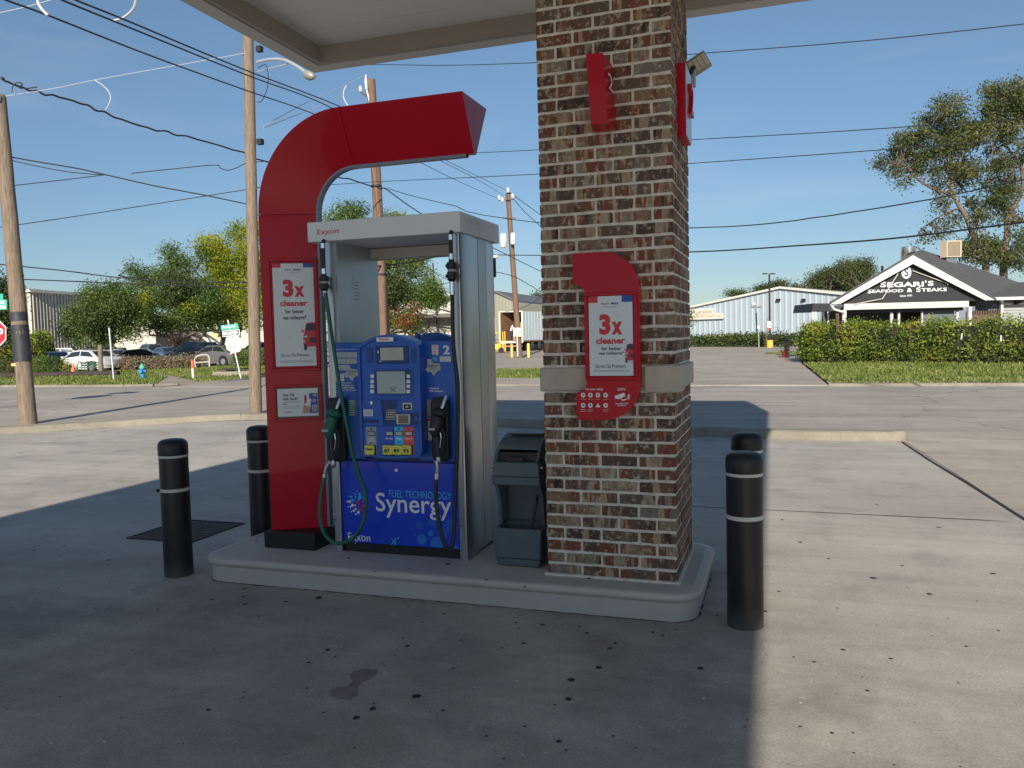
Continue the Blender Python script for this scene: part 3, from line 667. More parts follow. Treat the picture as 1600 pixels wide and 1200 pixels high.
def poster(parent, x0, z0, x1, z1, o, u, v, n, ys, carbox, base=.006):
    o = np.array(o)+n*base; W, H = x1-x0, z1-z0
    mb = MB(); plate(mb, x0, z0, x1, z1, o, u, v, n, .003); sh = mb.build('poster', M_wpost, parent)
    o = o+n*.003
    X = lambda a: x0+a*W
    Y = lambda b: z1-b*H
    red, dark, blue, gr, lite = MB(), MB(), MB(), MB(), MB()
    rect(red, X(0), Y(ys['tab']), X(.21), Y(0), o, u, v, n); rect(blue, X(.76), Y(ys['tab']), X(1), Y(0), o, u, v, n)
    t0, t1 = ys['logo']; exx(red, X(.30), Y(t1), X(.47), Y(t0), o, u, v, n); put_text(blue, 'Mobil', (X(.52), Y(t1-.2*(t1-t0)), X(.68), Y(t0)), o, u, v, n, .02)
    put_text(gr, 'Energy lives here', (X(.34), Y(t1+(t1-t0)*.9), X(.64), Y(t1+(t1-t0)*.25)), o, u, v, n, .01)
    a, b = ys['3x']; put_text(red, '3', (X(.24), Y(b), X(.50), Y(a)), o, u, v, n, .055); put_text(red, 'x', (X(.52), Y(b), X(.77), Y(a+(b-a)*.38)), o, u, v, n, .055)
    a, b = ys['cl']; put_text(red, 'cleaner', (X(.16), Y(b), X(.83), Y(a)), o, u, v, n, .035)
    a, b = ys['fb']; put_text(dark, 'for better', (X(.28), Y(b), X(.74), Y(a)), o, u, v, n, .02)
    a, b = ys['gm']; put_text(dark, 'gas mileage*', (X(.21), Y(b), X(.80), Y(a)), o, u, v, n, .02)
    a, b = ys['go']; put_text(dark, 'Go on. Go Premium.', (X(.13), Y(b), X(.84), Y(a)), o, u, v, n, .005)
    for q_ in range(2): rect(gr, X(.09), Y(ys['fine']+q_*.013+.006), X(.92), Y(ys['fine']+q_*.013), o, u, v, n)
    for (a, b) in ((.62, ys['3x'][0]+.01), (.70, ys['3x'][0]+.03), (.23, ys['3x'][0]+.06), (.25, ys['3x'][1]-.05), (.35, .66), (.63, ys['3x'][1]-.07)):
        disc(dark, (X(a), Y(b)), W*.008, o, u, v, n, .0015, 6)
    for (a, b, s_) in ((.38, carbox[1]-.10, .03), (.50, carbox[1]+.02, .02), (.33, carbox[3]-.12, .035)):
        rect(gr, X(a)-W*s_, Y(b)-W*.003, X(a)+W*s_, Y(b)+W*.003, o, u, v, n); rect(gr, X(a)-W*.003, Y(b)-W*s_, X(a)+W*.003, Y(b)+W*s_, o, u, v, n)
    car_print((red, dark, lite), X(carbox[0]), Y(carbox[3]), X(carbox[2]), Y(carbox[1]), o, u, v, n)
    red.build('lettering_red', M_inkr, sh); dark.build('lettering_dark', M_ink, sh); blue.build('lettering_blue', M_inkb, sh); gr.build('lettering_grey', M_inkg, sh); lite.build('print_light', mat('print_pale', (.5, .55, .6), .5), sh)
    return sh
a = f2(424.5, 411.5); b = f2(488.7, 412); c = f2(495, 571); d = f2(432, 573)
px0, px1 = (a[0]+d[0])/2, (b[0]+c[0])/2; pz1, pz0 = (a[1]+b[1])/2, (c[1]+d[1])/2
fr = [f2(416, 404.5), f2(495.7, 403), f2(502, 579.5), f2(424.5, 580)]
fx0, fx1 = max(.016, (fr[0][0]+fr[3][0])/2), min(FWID-.012, (fr[1][0]+fr[2][0])/2); fz1, fz0 = (fr[0][1]+fr[1][1])/2, (fr[2][1]+fr[3][1])/2
bd = MB(); plate(bd, fx0+.004, fz0+.004, fx1-.004, fz1-.004, fo, fu, fv, fn, .003); bd.build('poster_recess', M_redd, pyl)
frame('poster_frame', fx0, fz0, fx1, fz1, .018, .014, fo, fu, fv, fn, M_red, pyl)
frame('poster_frame', px0-.012, pz0-.012, px1+.012, pz1+.012, .010, .009, fo, fu, fv, fn, M_red, pyl, .003)
poster(pyl, px0, pz0, px1, pz1, fo, fu, fv, fn, dict(tab=.04, logo=(.05, .075), **{'3x': (.155, .325)}, cl=(.355, .415), fb=(.445, .485), gm=(.505, .555), go=(.875, .905), fine=.945), (.66, .575, 1.0, .845), .004)
a = f2(433, 608); c = f2(498, 649); a2 = f2(427, 602); c2 = f2(506, 656)
cx0, cx1, cz1, cz0 = a[0], c[0], a[1], c[1]
gx0, gx1 = max(.016, a2[0]), min(FWID-.010, c2[0])
bd = MB(); plate(bd, gx0+.004, c2[1]+.004, gx1-.004, a2[1]-.004, fo, fu, fv, fn, .003); bd.build('poster_recess', M_redd, pyl)
frame('poster_frame', gx0, c2[1], gx1, a2[1], .014, .012, fo, fu, fv, fn, M_red, pyl)
mb = MB(); o_ = fo+fn*.004; plate(mb, cx0, cz0, cx1, cz1, o_, fu, fv, fn, .003); sh = mb.build('cash_back_notice', M_wpost, pyl); o_ = o_+fn*.003
W, H = cx1-cx0, cz1-cz0; X = lambda t: cx0+t*W; Y = lambda t: cz1-t*H
dk, gr, bl, rd, sk_ = MB(), MB(), MB(), MB(), MB()
put_text(dk, 'Get 3%', (X(.13), Y(.27), X(.42), Y(.17)), o_, fu, fv, fn, .02); put_text(dk, 'cash back*', (X(.13), Y(.41), X(.52), Y(.30)), o_, fu, fv, fn, .02)
rect(dk, X(.13), Y(.56), X(.23), Y(.54), o_, fu, fv, fn)
for q_ in (.46, .49, .62, .66, .70): rect(gr, X(.13), Y(q_+.012), X(.55), Y(q_), o_, fu, fv, fn)
rect(rd, X(.17), Y(.86), X(.24), Y(.83), o_, fu, fv, fn); rect(dk, X(.25), Y(.86), X(.33), Y(.83), o_, fu, fv, fn)
rect(bl, X(.78), Y(.90), X(.99), Y(.18), o_, fu, fv, fn, .001); rect(rd, X(.66), Y(.55), X(.72), Y(.25), o_, fu, fv, fn)
rect(gr, X(.86), Y(.50), X(.96), Y(.40), o_, fu, fv, fn, .002); rect(gr, X(.88), Y(.30), X(.97), Y(.20), o_, fu, fv, fn, .002); rect(gr, X(.84), Y(.85), X(.97), Y(.60), o_, fu, fv, fn, .0015)
sk_.poly([o_+fu*X(p)+fv*Y(q_)+fn*.002 for p, q_ in ((.60, .90), (.64, .62), (.68, .60), (.80, .64), (.83, .62), (.80, .78), (.74, .90))])
lt = MB(); lt.poly([o_+fu*X(p)+fv*Y(q_)+fn*.003 for p, q_ in ((.69, .62), (.73, .36), (.84, .39), (.80, .67))])
for m_, k_, nm in ((dk, M_ink, 'lettering_dark'), (gr, M_inkg, 'lettering_grey'), (bl, M_inkb, 'lettering_blue'), (rd, M_inkr, 'lettering_red'), (sk_, mat('print_skin', (.5, .30, .22), .5), 'print_hand'), (lt, M_white, 'print_phone')): m_.build(nm, k_, sh)

# ------------------------------------------------------------------ fuel dispenser
pump = empty('fuel_pump', (-.98, .45, IH), label='blue and silver fuel pump with two hoses between the red pylon and the grey bin', cat='fuel pump')
ex, ez, en = np.array((1., 0, 0)), np.array((0, 0, 1.)), np.array((0, -1., 0))
YF = .15; UX0, UX1 = -1.432, -.53; UT = 2.085; YB = .72
def at(px, py, Y): p = FY(px, py, Y); return p[0], p[2]
# uprights: curved outer corner post in stainless, inner sheet
def upright(side):
    s = 1 if side > 0 else -1; xo = UX1 if s > 0 else UX0; wd = .052
    P = [(xo-s*wd, YF), (xo-s*.022, YF-.006), (xo-s*.006, YF-.002), (xo, YF+.012), (xo+s*.004, YF+.16)]
    Q = [(xo-s*.012, YF+.16), (xo-s*wd, YF+.05)]
    poly_ = P+Q
    mb = MB(); pts = [(x, y, IH) for x, y in poly_]
    if s < 0: pts = pts[::-1]
    mb.prism(pts, (0, 0, UT-IH)); mb.build('corner_post', M_steel, pump, smooth=True, angle=50)
    mb = MB(); mb.prism([(x, 2*(YF+YB)/2-y, z) for x, y, z in pts][::-1], (0, 0, UT-IH)); mb.build('corner_post', M_steel, pump, smooth=True, angle=50)
    # side sheets
    mb = MB(); mb.box((xo-s*.014, YF+.161, IH+.02), (xo+s*.001, YF+.275, UT)); mb.build('side_panel', M_steel, pump); mb = MB(); mb.box((xo-s*.014, YF+.278, IH+.02), (xo+s*.0025, YB-.161, UT)); mb.build('side_panel', M_perf, pump)
    mb = MB(); mb.box((xo-s*.075, YF+.02, 1.44), (xo-s*.052, YB-.02, UT)); mb.build('inner_panel', M_inner, pump)
M_inner = mat('inner_sheet', (.36, .40, .44), .38, .55, var=.10, scale=2)
M_perf = mat('textured_steel', (.36, .37, .39), .30, .9, var=.1, scale=3)
nt = M_perf.node_tree; n_ = nt.nodes; tc = n_.new('ShaderNodeTexCoord'); vo = n_.new('ShaderNodeTexVoronoi'); vo.inputs['Scale'].default_value = 34; vo.inputs['Randomness'].default_value = 0
mp = n_.new('ShaderNodeMapping'); mp.inputs['Rotation'].default_value = (R(45), 0, 0); nt.links.new(tc.outputs['Object'], mp.inputs[0]); nt.links.new(mp.outputs[0], vo.inputs['Vector'])
bp = n_.new('ShaderNodeBump'); bp.inputs['Strength'].default_value = .45; bp.inputs['Distance'].default_value = .012; nt.links.new(vo.outputs['Distance'], bp.inputs['Height']); nt.links.new(bp.outputs[0], n_['Principled BSDF'].inputs['Normal'])
upright(1); upright(-1)
# header
hd = B('header', (-1.522, .115, 2.076), (-.512, .785, 2.196), M_header, pump, bevel=.004)
mb = MB(); mb.box((-1.36, .60, 2.0), (-.60, .70, 2.072)); mb.build('rear_rail', mat('rear_rail', (.42, .39, .36), .5, .2), pump, bevel=.004)
lt = MB(); exx(lt, *[f(*p) for f, p in ()], ) if False else None
a = at(495.8, 369.5, .114); b = at(529, 356.5, .114)
lt = MB(); hy = np.array((0, .115, 0.)); exx(lt, a[0], a[1], b[0], b[1], hy, ex, ez, en, .0012, .012); lt.build('wordmark', M_inkr, hd)
# scratched tag on the header's side
gs = MB(); gr_ = random.Random(4)
for k in range(7):
    y = .19+.036*k; z0 = 2.145+gr_.uniform(-.01, .01); z1 = 2.165+gr_.uniform(-.005, .015)
    gs.tube([(-.5116, y, z0), (-.5116, y+gr_.uniform(-.012, .02), z1), (-.5116, y+.03, z1-gr_.uniform(0, .02))], .0012, 4)
gs.build('scratched_tag', M_inkg, hd)
B('header_cap', (-1.0, .40, 2.196), (-.93, .50, 2.215), M_black, pump, bevel=.005)
# core and lower door
B('core', (-1.36, .19, IH+.06), (-.60, .66, 1.42), M_blued, pump)
B('plinth', (-1.37, .175, IH), (-.585, .70, IH+.055), M_black, pump)
LD = (-1.378, IH+.060, -.582, .725)
ld = B('lower_door', (LD[0], .163, LD[1]), (LD[2], .19, LD[3]), M_blue2, pump, bevel=.003)
lo = np.array((0, .163, 0.))
def on(px, py, Y=.163): return at(px, py, Y)
def zl(px, py): return on(480+px/4.286, 600+py/4.286)   # enlargement of the lower half
wt, cy, rd = MB(), MB(), MB()
a = zl(462, 862); b = zl(965, 748); dsc = zl(700, 903)[1]
put_text(wt, 'Synergy', (a[0], dsc, b[0], b[1]), lo, ex, ez, en, .008)
c = zl(550, 757); d = zl(965, 722); put_text(cy, 'FUEL TECHNOLOGY', (c[0], c[1], d[0], d[1]-.004), lo, ex, ez, en, .0)
c = zl(275, 1066); d = zl(422, 1003); exx(wt, c[0], c[1], d[0], d[1], lo, ex, ez, en, .0015, .012)
c = zl(565, 1078); d = zl(616, 1025)
for (xa, ya, xb, yb) in ((.0, .05, .62, .85), (.35, .15, 1., .95), (.0, .75, .6, .25), (.9, 1., .45, .0)):
    W, H = d[0]-c[0], d[1]-c[1]; p = np.array((c[0]+xa*W, c[1]+ya*H)); q_ = np.array((c[0]+xb*W, c[1]+yb*H)); t = (q_-p)/np.linalg.norm(q_-p); nn = np.array((-t[1], t[0]))*.003
    cy.poly([lo+ex*s[0]+ez*s[1]+en*.0015 for s in (p-nn, q_-nn, q_+nn, p+nn)])
g = zl(340, 797); disc(rd, g, .0115, lo, ex, ez, en)
for ring_, (rad, cnt, r0) in enumerate(((.026, 5, .0060), (.041, 8, .0090), (.058, 11, .0082), (.073, 13, .0048))):
    for k in range(cnt):
        an = 2*PI*k/cnt+ring_*.37; deg = math.degrees(an) % 360
        if ring_ == 0 and (deg > 300 or deg < 40): continue
        rr_ = r0*(1+.22*math.sin(k*2.1))
        tgt = cy if 40 < deg < 165 else (wt if 165 <= deg < 285 else rd)
        if ring_ >= 3 and (deg < 30 or deg > 300) and k % 2: continue
        disc(tgt, (g[0]+rad*math.cos(an), g[1]+rad*math.sin(an)), rr_, lo, ex, ez, en, .0016, 10)
bub = MB(); bub2 = MB()
for (x, y, r, w) in ((838, 925, 28, 0), (965, 950, 45, 0), (1008, 882, 22, 0), (830, 1000, 20, 1), (905, 995, 34, 0), (768, 1042, 33, 1), (870, 1068, 44, 1), (806, 1108, 20, 0), (990, 1112, 32, 1), (755, 945, 27, 0), (720, 1010, 12, 0)):
    c_ = zl(x, y); r_ = r/4.286/245
    (bub2 if w else bub).poly([lo+ex*min(max(c_[0]+r_*math.cos(2*PI*k/20), LD[0]+.002), LD[2]-.003)+ez*max(c_[1]+r_*math.sin(2*PI*k/20), LD[1]+.003)+en*(.0009+.00002*x/50) for k in range(20)])
wt.build('lettering_white', M_white, ld); cy.build('lettering_cyan', M_cyan, ld); rd.build('lettering_red', M_inkr, ld)
bub.build('print_bubbles', mat('bubble_blue', (.008, .10, .50), .35), ld); bub2.build('print_bubbles', mat('bubble_blue2', (.015, .17, .60), .35), ld)
c = on(480+598/4.286, 600+577/4.286); MB().tube([(c[0], .158, c[1]), (c[0], .164, c[1])], .010, 14).build('door_lock', M_chrome, pump)
for (px, py) in ((202, 903), (1038, 942)):
    c = zl(px, py); MB().tube([(c[0], .140, c[1]), (c[0], .152, c[1])], .005, 8).build('screw', M_black, pump)
# upper blue panels
UP0, UP1 = .738, 1.455
a = at(657, 534, YF); PXR0 = -.80
lp = B('left_panel', (-1.388, .148, UP0), (-1.19, .19, UP1), M_blue, pump, bevel=.006)
rp = B('right_panel', (-.83, .148, UP0), (-.584, .19, UP1), M_blue, pump, bevel=.006)
def arch(x0, x1, zs, ztop, k=16, p=2.0): return [(x0+(x1-x0)*i/k, zs+(ztop-zs)*(1-abs(2*i/k-1)**p)) for i in range(k+1)]
# rear module arch and rear panels seen over the top
pts = [(-1.09, .9), (-.765, .9)] + arch(-1.09, -.765, 1.452, 1.508)[::-1]
MB().prism([(x, .60, z) for x, z in pts], (0, .08, 0)).build('rear_module', M_blue, pump, bevel=.006)
B('rear_panel', (-1.34, .64, UP0), (-.60, .68, 1.42), M_blue, pump, bevel=.006)
B('rear_sensor', (-1.045, .59, 1.44), (-1.018, .62, 1.506), M_blue, pump)
# centre module: body, raised rim, recess with its zones
YM = .055
def zc(px, py, Y=YM): return at(550+px/5.712, 510+py/5.712, Y)
xl, xr = zc(62, 600)[0], zc(610, 600)[0]; zs = zc(330, 170)[1]; zt = zc(330, 72)[1]; zbot = zc(300, 1178)[1]; zbc = zc(80, 1130)[1]
outl = [(xl+.012, zbc)] + [(xl+(xr-xl)*t, zbot+(zbc-zbot)*abs(2*t-1)**2.4) for t in np.linspace(.04, .96, 15)] + [(xr-.012, zbc), (xr, zbc+.02), (xr, zs)] + arch(xl, xr, zs, zt)[::-1] + [(xl, zbc+.02)]
outl = [p for i, p in enumerate(outl) if i == 0 or math.dist(p, outl[i-1]) > 1e-4]
cm = MB().prism([(x, YM+.014, z) for x, z in outl], (0, .12, 0)).build('centre_module', M_blue, pump, bevel=.006)
cxm, czm = (xl+xr)/2, (zbot+zt)/2
inn = [(cxm+(x-cxm)*.93, czm+(z-czm)*(.952 if z > czm else .965)) for x, z in outl]
nO = len(outl); V = [(x, YM, z) for x, z in outl]+[(x, YM, z) for x, z in inn]+[(x, YM+.016, z) for x, z in outl]+[(x, YM+.016, z) for x, z in inn]; Fc = []
for k in range(nO):
    j = (k+1) % nO; Fc += [(k, j, nO+j, nO+k), (2*nO+k, k+0, j, 2*nO+j)[::-1], (nO+k, nO+j, 3*nO+j, 3*nO+k)]
ro = finish('module_rim', V, Fc, M_blue, pump)
bm = bmesh.new(); bm.from_mesh(ro.data); bmesh.ops.recalc_face_normals(bm, faces=bm.faces); bm.to_mesh(ro.data); bm.free()
YI = YM+.014
mo = np.array((0, YI, 0.))
def zi(px, py): return zc(px, py, YI)
def zone(name, x0, y0, x1, y1, m, t=.004, parent=None, base=0., src=zi, org=None, **k):
    a = src(x0, y1); b = src(x1, y0); mb = MB(); plate(mb, a[0], a[1], b[0], b[1], mo if org is None else org, ex, ez, en, t, base); return mb.build(name, m, parent or pump, **k)
lg = zone('logo_plate', 232, 95, 382, 138, M_white, .006, base=.014, bevel=.002)
t_ = MB(); a = zi(262, 133); b = zi(340, 102); exx(t_, a[0], a[1], b[0], b[1], mo, ex, ez, en, .0212, .04); t_.build('wordmark', M_inkr, lg)
dz = zone('display_zone', 112, 172, 596, 338, M_blue, .003, bevel=.002)
dpz = zone('price_display_bezel', 218, 172, 505, 332, M_blued, .008, bevel=.003)
pd_ = zone('price_display', 262, 187, 462, 303, M_lcd, .0095)
t_ = MB(); 
def seg7(mb, ch, x, z, w, h, o):
    S = {'4': 'bcfg', '0': 'abcdef', '1': 'bc', '2': 'abdeg', '3': 'abcdg', '9': 'abcdfg', '6': 'acdefg', '8': 'abcdefg'}[ch]; t = w*.14
    R_ = dict(a=(0, h-t, w, h), g=(0, h/2-t/2, w, h/2+t/2), d=(0, 0, w, t), b=(w-t, h/2, w, h), c=(w-t, 0, w, h/2), f=(0, h/2, t, h), e=(0, 0, t, h/2))
    for s in S: a = R_[s]; rect(mb, x+a[0], z+a[1], x+a[2], z+a[3], o, ex, ez, en, .0103)
a = zi(340, 243); b = zi(450, 195); cw_ = (b[0]-a[0])/4; 
for i, ch in enumerate('4001'): seg7(t_, ch, a[0]+cw_*i, a[1], cw_*.72, b[1]-a[1], mo)
a = zi(345, 296); b = zi(450, 258); cw_ = (b[0]-a[0])/4
for i, ch in enumerate('1203'): seg7(t_, ch, a[0]+cw_*i, a[1], cw_*.72, b[1]-a[1], mo)
a = zi(278, 275); rect(t_, a[0], a[1], a[0]+.05, a[1]+.003, mo, ex, ez, en, .0103)
t_.build('digits', M_inkg, pd_)
t_ = MB(); a = zi(232, 240); b = zi(246, 214); put_text(t_, '$', (a[0], a[1], b[0], b[1]), mo, ex, ez, en, .03, .009)
a = zi(250, 316); rect(t_, a[0], a[1], a[0]+.016, a[1]+.004, mo, ex, ez, en, .009); t_.build('display_marks', M_white, dpz)
for x0, x1 in ((133, 190), (532, 590)):
    sp = zone('speaker_grille', x0, 190, x1, 322, M_blued, .0035, base=.001)
    sb = MB()
    for k in range(7):
        a = zi(x0+4, 205+17*k+6); b = zi(x1-4, 205+17*k); plate(sb, a[0], a[1], b[0], b[1], mo, ex, ez, en, .004, .004)
    sb.build('grille_bars', M_blue, sp)
sz = zone('screen_zone', 155, 352, 600, 640, M_blue, .004, bevel=.003)
zone('screen_bezel', 205, 372, 548, 616, M_blue, .010, bevel=.003); zone('screen_recess', 213, 384, 535, 606, M_blued, .0105)
sc_ = zone('screen', 235, 400, 480, 597, M_screen, .012)
t_ = MB(); c = zi(374, 548)
for k in range(18):
    a0, a1 = 2*PI*k/18, 2*PI*(k+1)/18; f_ = lambda a_, s: mo+ex*(c[0]+.017*s*math.cos(a_))+ez*(c[1]+.008*s*math.sin(a_))+en*.0125
    t_.poly([f_(a0, 1), f_(a1, 1), f_(a1, .72), f_(a0, .72)])
for s in (-1, 1): t_.poly([mo+ex*(c[0]+s*.003)+ez*(c[1]-.011)+en*.0125, mo+ex*(c[0]+s*.019)+ez*(c[1]-.023)+en*.0125, mo+ex*(c[0]+s*.016)+ez*(c[1]-.024)+en*.0125, mo+ex*(c[0]-s*.002)+ez*(c[1]-.013)+en*.0125])
t_.build('screen_icon', M_ink, sc_)
for x0 in (176, 498):
    for y0 in (428, 474, 518, 563): zone('soft_key', x0-(y0-428)*.02, y0, x0+28, y0+32, M_white, .016, bevel=.002)
lz = zone('payment_zone', 98, 655, 600, 885, M_blue, .004, bevel=.003)
c = zi(181, 681); MB().tube([(c[0], YI-.012, c[1]), (c[0], YI, c[1])], .009, 14).build('panel_lock', M_chrome, pump)
st_ = zone('grade_sticker', 108, 712, 186, 800, M_white, .0055); t_ = MB(); a = zi(108, 740); b = zi(186, 712); rect(t_, a[0], a[1], b[0], b[1], mo, ex, ez, en, .0062)
for k in range(4): a = zi(114, 756+12*k); b = zi(180, 752+12*k); rect(t_, a[0], a[1], b[0], b[1], mo, ex, ez, en, .0062)
t_.build('lettering_blue', M_inkb, st_)
zone('receipt_slot', 105, 832, 238, 856, M_blued, .012, bevel=.003)
# keypad recess: trapezoid frame and hood
kp = [(262, 658), (412, 658), (386, 884), (284, 884)]
V = [mo+ex*zi(*p)[0]+ez*zi(*p)[1]+en*.0045 for p in kp]
MB().poly(V[::-1]).build('keypad_recess', M_blued, pump)
fr_ = MB()
for i in range(4):
    p, q_ = np.array(V[i]), np.array(V[(i+1) % 4]); fr_.tube([p+en*.003, q_+en*.003], .0028, 6)
fr_.build('recess_edge', M_blue, pump)
kpd = MB(); Q = [zi(*p) for p in ((318, 742), (402, 742), (390, 830), (306, 830))]
kpd.prism([mo+ex*x+ez*z+en*.005 for x, z in Q][::-1], tuple(en*.006)); ko = kpd.build('keypad', M_steel, pump)
kb = MB()
for r_ in range(4):
    for c_ in range(4):
        u = (c_+.12)/4; u2 = (c_+.82)/4; v_ = (r_+.15)/4; v2 = (r_+.8)/4
        def bi(u, v): 
            p = np.array(Q[0])*(1-u)*(1-v)+np.array(Q[1])*u*(1-v)+np.array(Q[2])*u*v+np.array(Q[3])*(1-u)*v; return mo+ex*p[0]+ez*p[1]+en*.0112
        kb.prism([bi(u, v2), bi(u2, v2), bi(u2, v_), bi(u, v_)], tuple(en*.003))
kb.build('keypad_keys', M_ink, ko)
crd = zone('card_reader', 457, 678, 541, 749, M_steel, .010, bevel=.003); zone('card_slot', 470, 695, 530, 738, M_black, .0115, crd); zone('card_chip', 487, 708, 512, 722, M_steel, .013, crd)
zone('reader_zone', 402, 772, 600, 876, M_blued, .006); scn_ = zone('barcode_scanner', 403, 781, 524, 874, M_steel, .012, bevel=.003); zone('scanner_glass', 421, 791, 511, 864, M_glass, .0135, scn_)
t_ = MB(); c = zi(562, 822)
for r_ in (.008, .012, .016):
    for k in range(8):
        a0, a1 = -PI/3+k*PI/12, -PI/3+(k+1)*PI/12; t_.poly([mo+ex*(c[0]+r*math.cos(a_))+ez*(c[1]+r*math.sin(a_))+en*.0075 for a_, r in ((a0, r_), (a0, r_+.0014), (a1, r_+.0014), (a1, r_))][::-1])
t_.build('contactless_mark', M_cyan, pump)
gz_ = zone('grade_zone', 98, 898, 604, 1162, M_blue, .006, bevel=.003)
for nm, x0, x1, m_, txt, yb, num in (('diesel_strip', 137, 219, mat('strip_grey', (.30, .32, .33), .5), ('Clear', 'Diesel'), 1155, 'Diesel'), ('regular_strip', 300, 380, M_blue2, ('Regular',), 1155, '87'), ('plus_strip', 383, 465, M_cyan, ('Plus',), 1155, '89'), ('premium_strip', 470, 551, M_orange, ('Supreme+',), 1166, '93')):
    s_ = zone(nm, x0, 895, x1, yb, m_, .0072)
    t_ = MB()
    for i, w_ in enumerate(txt):
        yy = 990 if len(txt) == 1 else 988+i*24
        wpx = {'Plus': 40, 'Clear': 50, 'Diesel': 60}.get(w_, 68); xx = (x0+x1)/2-wpx/2; a = zi(xx, yy+(22 if w_ != 'Clear' else 18)); b = zi(xx+wpx, yy); put_text(t_, w_, (a[0], a[1], b[0], b[1]), mo, ex, ez, en, .02, .008)
    t_.build('grade_name', M_white, s_)
    t_ = MB(); a = zi((x0+x1)/2-16, 1036); rect(t_, a[0], a[1], a[0]+.024, a[1]+.004, mo, ex, ez, en, .008)
    c = zi((x0+x1)/2, 912); t_.poly([mo+ex*(c[0]+p)+ez*(c[1]+q_)+en*.008 for p, q_ in ((-.011, .005), (0, -.010), (.011, .005))]); t_.build('grade_marks', M_inkb, s_)
    zone('grade_display_frame', x0+10, 934, x1-6, 974, M_black, .010, s_); zone('grade_display', x0+15, 940, x1-10, 968, M_lcd if num != 'Diesel' else M_inkg, .0115, s_)
for num, x0, x1 in (('Diesel', 128, 210), ('87', 289, 372), ('89', 374, 456), ('93', 457, 539)):
    zone('button_mount', x0+6, 1056, x1+9, 1150, M_black, .014, bevel=.004)
    b_ = zone('grade_button', x0, 1058, x1, 1142, M_yellow, .026, bevel=.007)
    t_ = MB(); w_ = 50 if num != 'Diesel' else 62; xx = (x0+x1)/2-w_/2
    a = zi(xx, 1122 if num != 'Diesel' else 1100); b = zi(xx+w_, 1088 if num != 'Diesel' else 1078); put_text(t_, num, (a[0], a[1], b[0], b[1]), mo, ex, ez, en, .045, .0268)
    a = zi(xx-6, 1078); rect(t_, a[0], a[1], a[0]+.042, a[1]+.002, mo, ex, ez, en, .0268) if num != 'Diesel' else None
    t_.build('button_print', M_ink, b_)
# side panel stickers
po = np.array((0, .148, 0.))
def zr(px, py): return at(550+px/5.712, 510+py/5.712, .148)
def zl8(px, py): return at(505+px/12, 520+py/12, .148)
t_ = MB(); a = zr(815, 250); b = zr(872, 168); put_text(t_, '2', (a[0], a[1], b[0], b[1]), po, ex, ez, en, .03); 
a = zr(692, 560); b = zr(778, 541); put_text(t_, 'Contains', (a[0], a[1], b[0], b[1]), po, ex, ez, en, .02); a = zr(692, 586); b = zr(816, 566); put_text(t_, '10% ethanol.', (a[0], a[1], b[0], b[1]), po, ex, ez, en, .02)
t_.build('lettering_white', M_white, rp)
M_lab = mat('label_paper', (.46, .48, .46), .6, var=.12, scale=40); M_labw = mat('label_white', (.62, .63, .62), .55, var=.06, scale=40)
def lab(x0, y0, x1, y1, m_, src, parent, lines=0, lm=None, t=.0012): 
    o = zone('sticker', x0, y0, x1, y1, m_, t, parent, src=src, org=po)
    if lines:
        q2 = MB()
        for k in range(lines):
            yy = y0+(y1-y0)*(k+.5)/lines; a = src(x0+(x1-x0)*.12, yy+(y1-y0)*.12/lines); b = src(x0+(x1-x0)*rnd.uniform(.6, .9), yy-(y1-y0)*.12/lines); rect(q2, a[0], a[1], b[0], b[1], po, ex, ez, en, t+.0006)
        q2.build('small_print', lm or M_inkg, o)
    return o
lab(714, 165, 770, 255, M_labw, zr, rp, 4, M_inkr); lab(720, 270, 762, 312, mat('label_blue', (.10, .30, .55), .5), zr, rp); lab(785, 265, 880, 316, M_labw, zr, rp, 3)
lab(655, 652, 728, 805, mat('oblong_grey', (.28, .30, .33), .5), zr, rp, t=.004); lab(636, 818, 722, 1016, M_labw, zr, rp, 9, M_inkg); lab(640, 822, 718, 845, M_inkr, zr, rp, t=.002); lab(640, 925, 718, 940, M_inkr, zr, rp, t=.002)
TX = [(.24, 1), (.50, 1), (.50, .78), (.60, .72), (.80, .70), (.97, .66), (.97, .45), (1, .30), (.93, .24), (.80, .16), (.68, .05), (.66, -.12), (.55, -.08), (.44, .12), (.34, .16), (.26, .08), (.16, .24), (0, .44), (.24, .44)]
def texas(x0, y0, x1, y1, src, parent):
    a = src(x0, y1); b = src(x1, y0); W, H = b[0]-a[0], b[1]-a[1]; mb = MB()
    mb.prism([po+ex*(a[0]+p*W)+ez*(a[1]+(q_+.12)/1.12*H)+en*.0003 for p, q_ in TX][::1], tuple(en*.0012)); o = mb.build('state_shaped_sticker', M_lab, parent)
    q2 = MB(); put_text(q2, 'TEXAS', (a[0]+W*.30, a[1]+H*.55, a[0]+W*.92, a[1]+H*.65), po, ex, ez, en, .03, .0022)
    for k in range(2): rect(q2, a[0]+W*.4, a[1]+H*(.46-.09*k), a[0]+W*.8, a[1]+H*(.48-.09*k), po, ex, ez, en, .0022)
    q2.build('small_print', M_ink, o)
texas(640, 290, 790, 440, zr, rp)
for r_, (y0, y1) in enumerate(((362, 465), (480, 582), (600, 705))):
    lab(240, y0, 422, y1, M_lab, zl8, lp, 4)
    if r_ < 2: lab(436, y0, 632, y1, M_lab, zl8, lp, 4)
texas(365, 600, 652, 905, zl8, lp); lab(205, 770, 388, 908, M_labw, zl8, lp, 4)
t_ = MB()
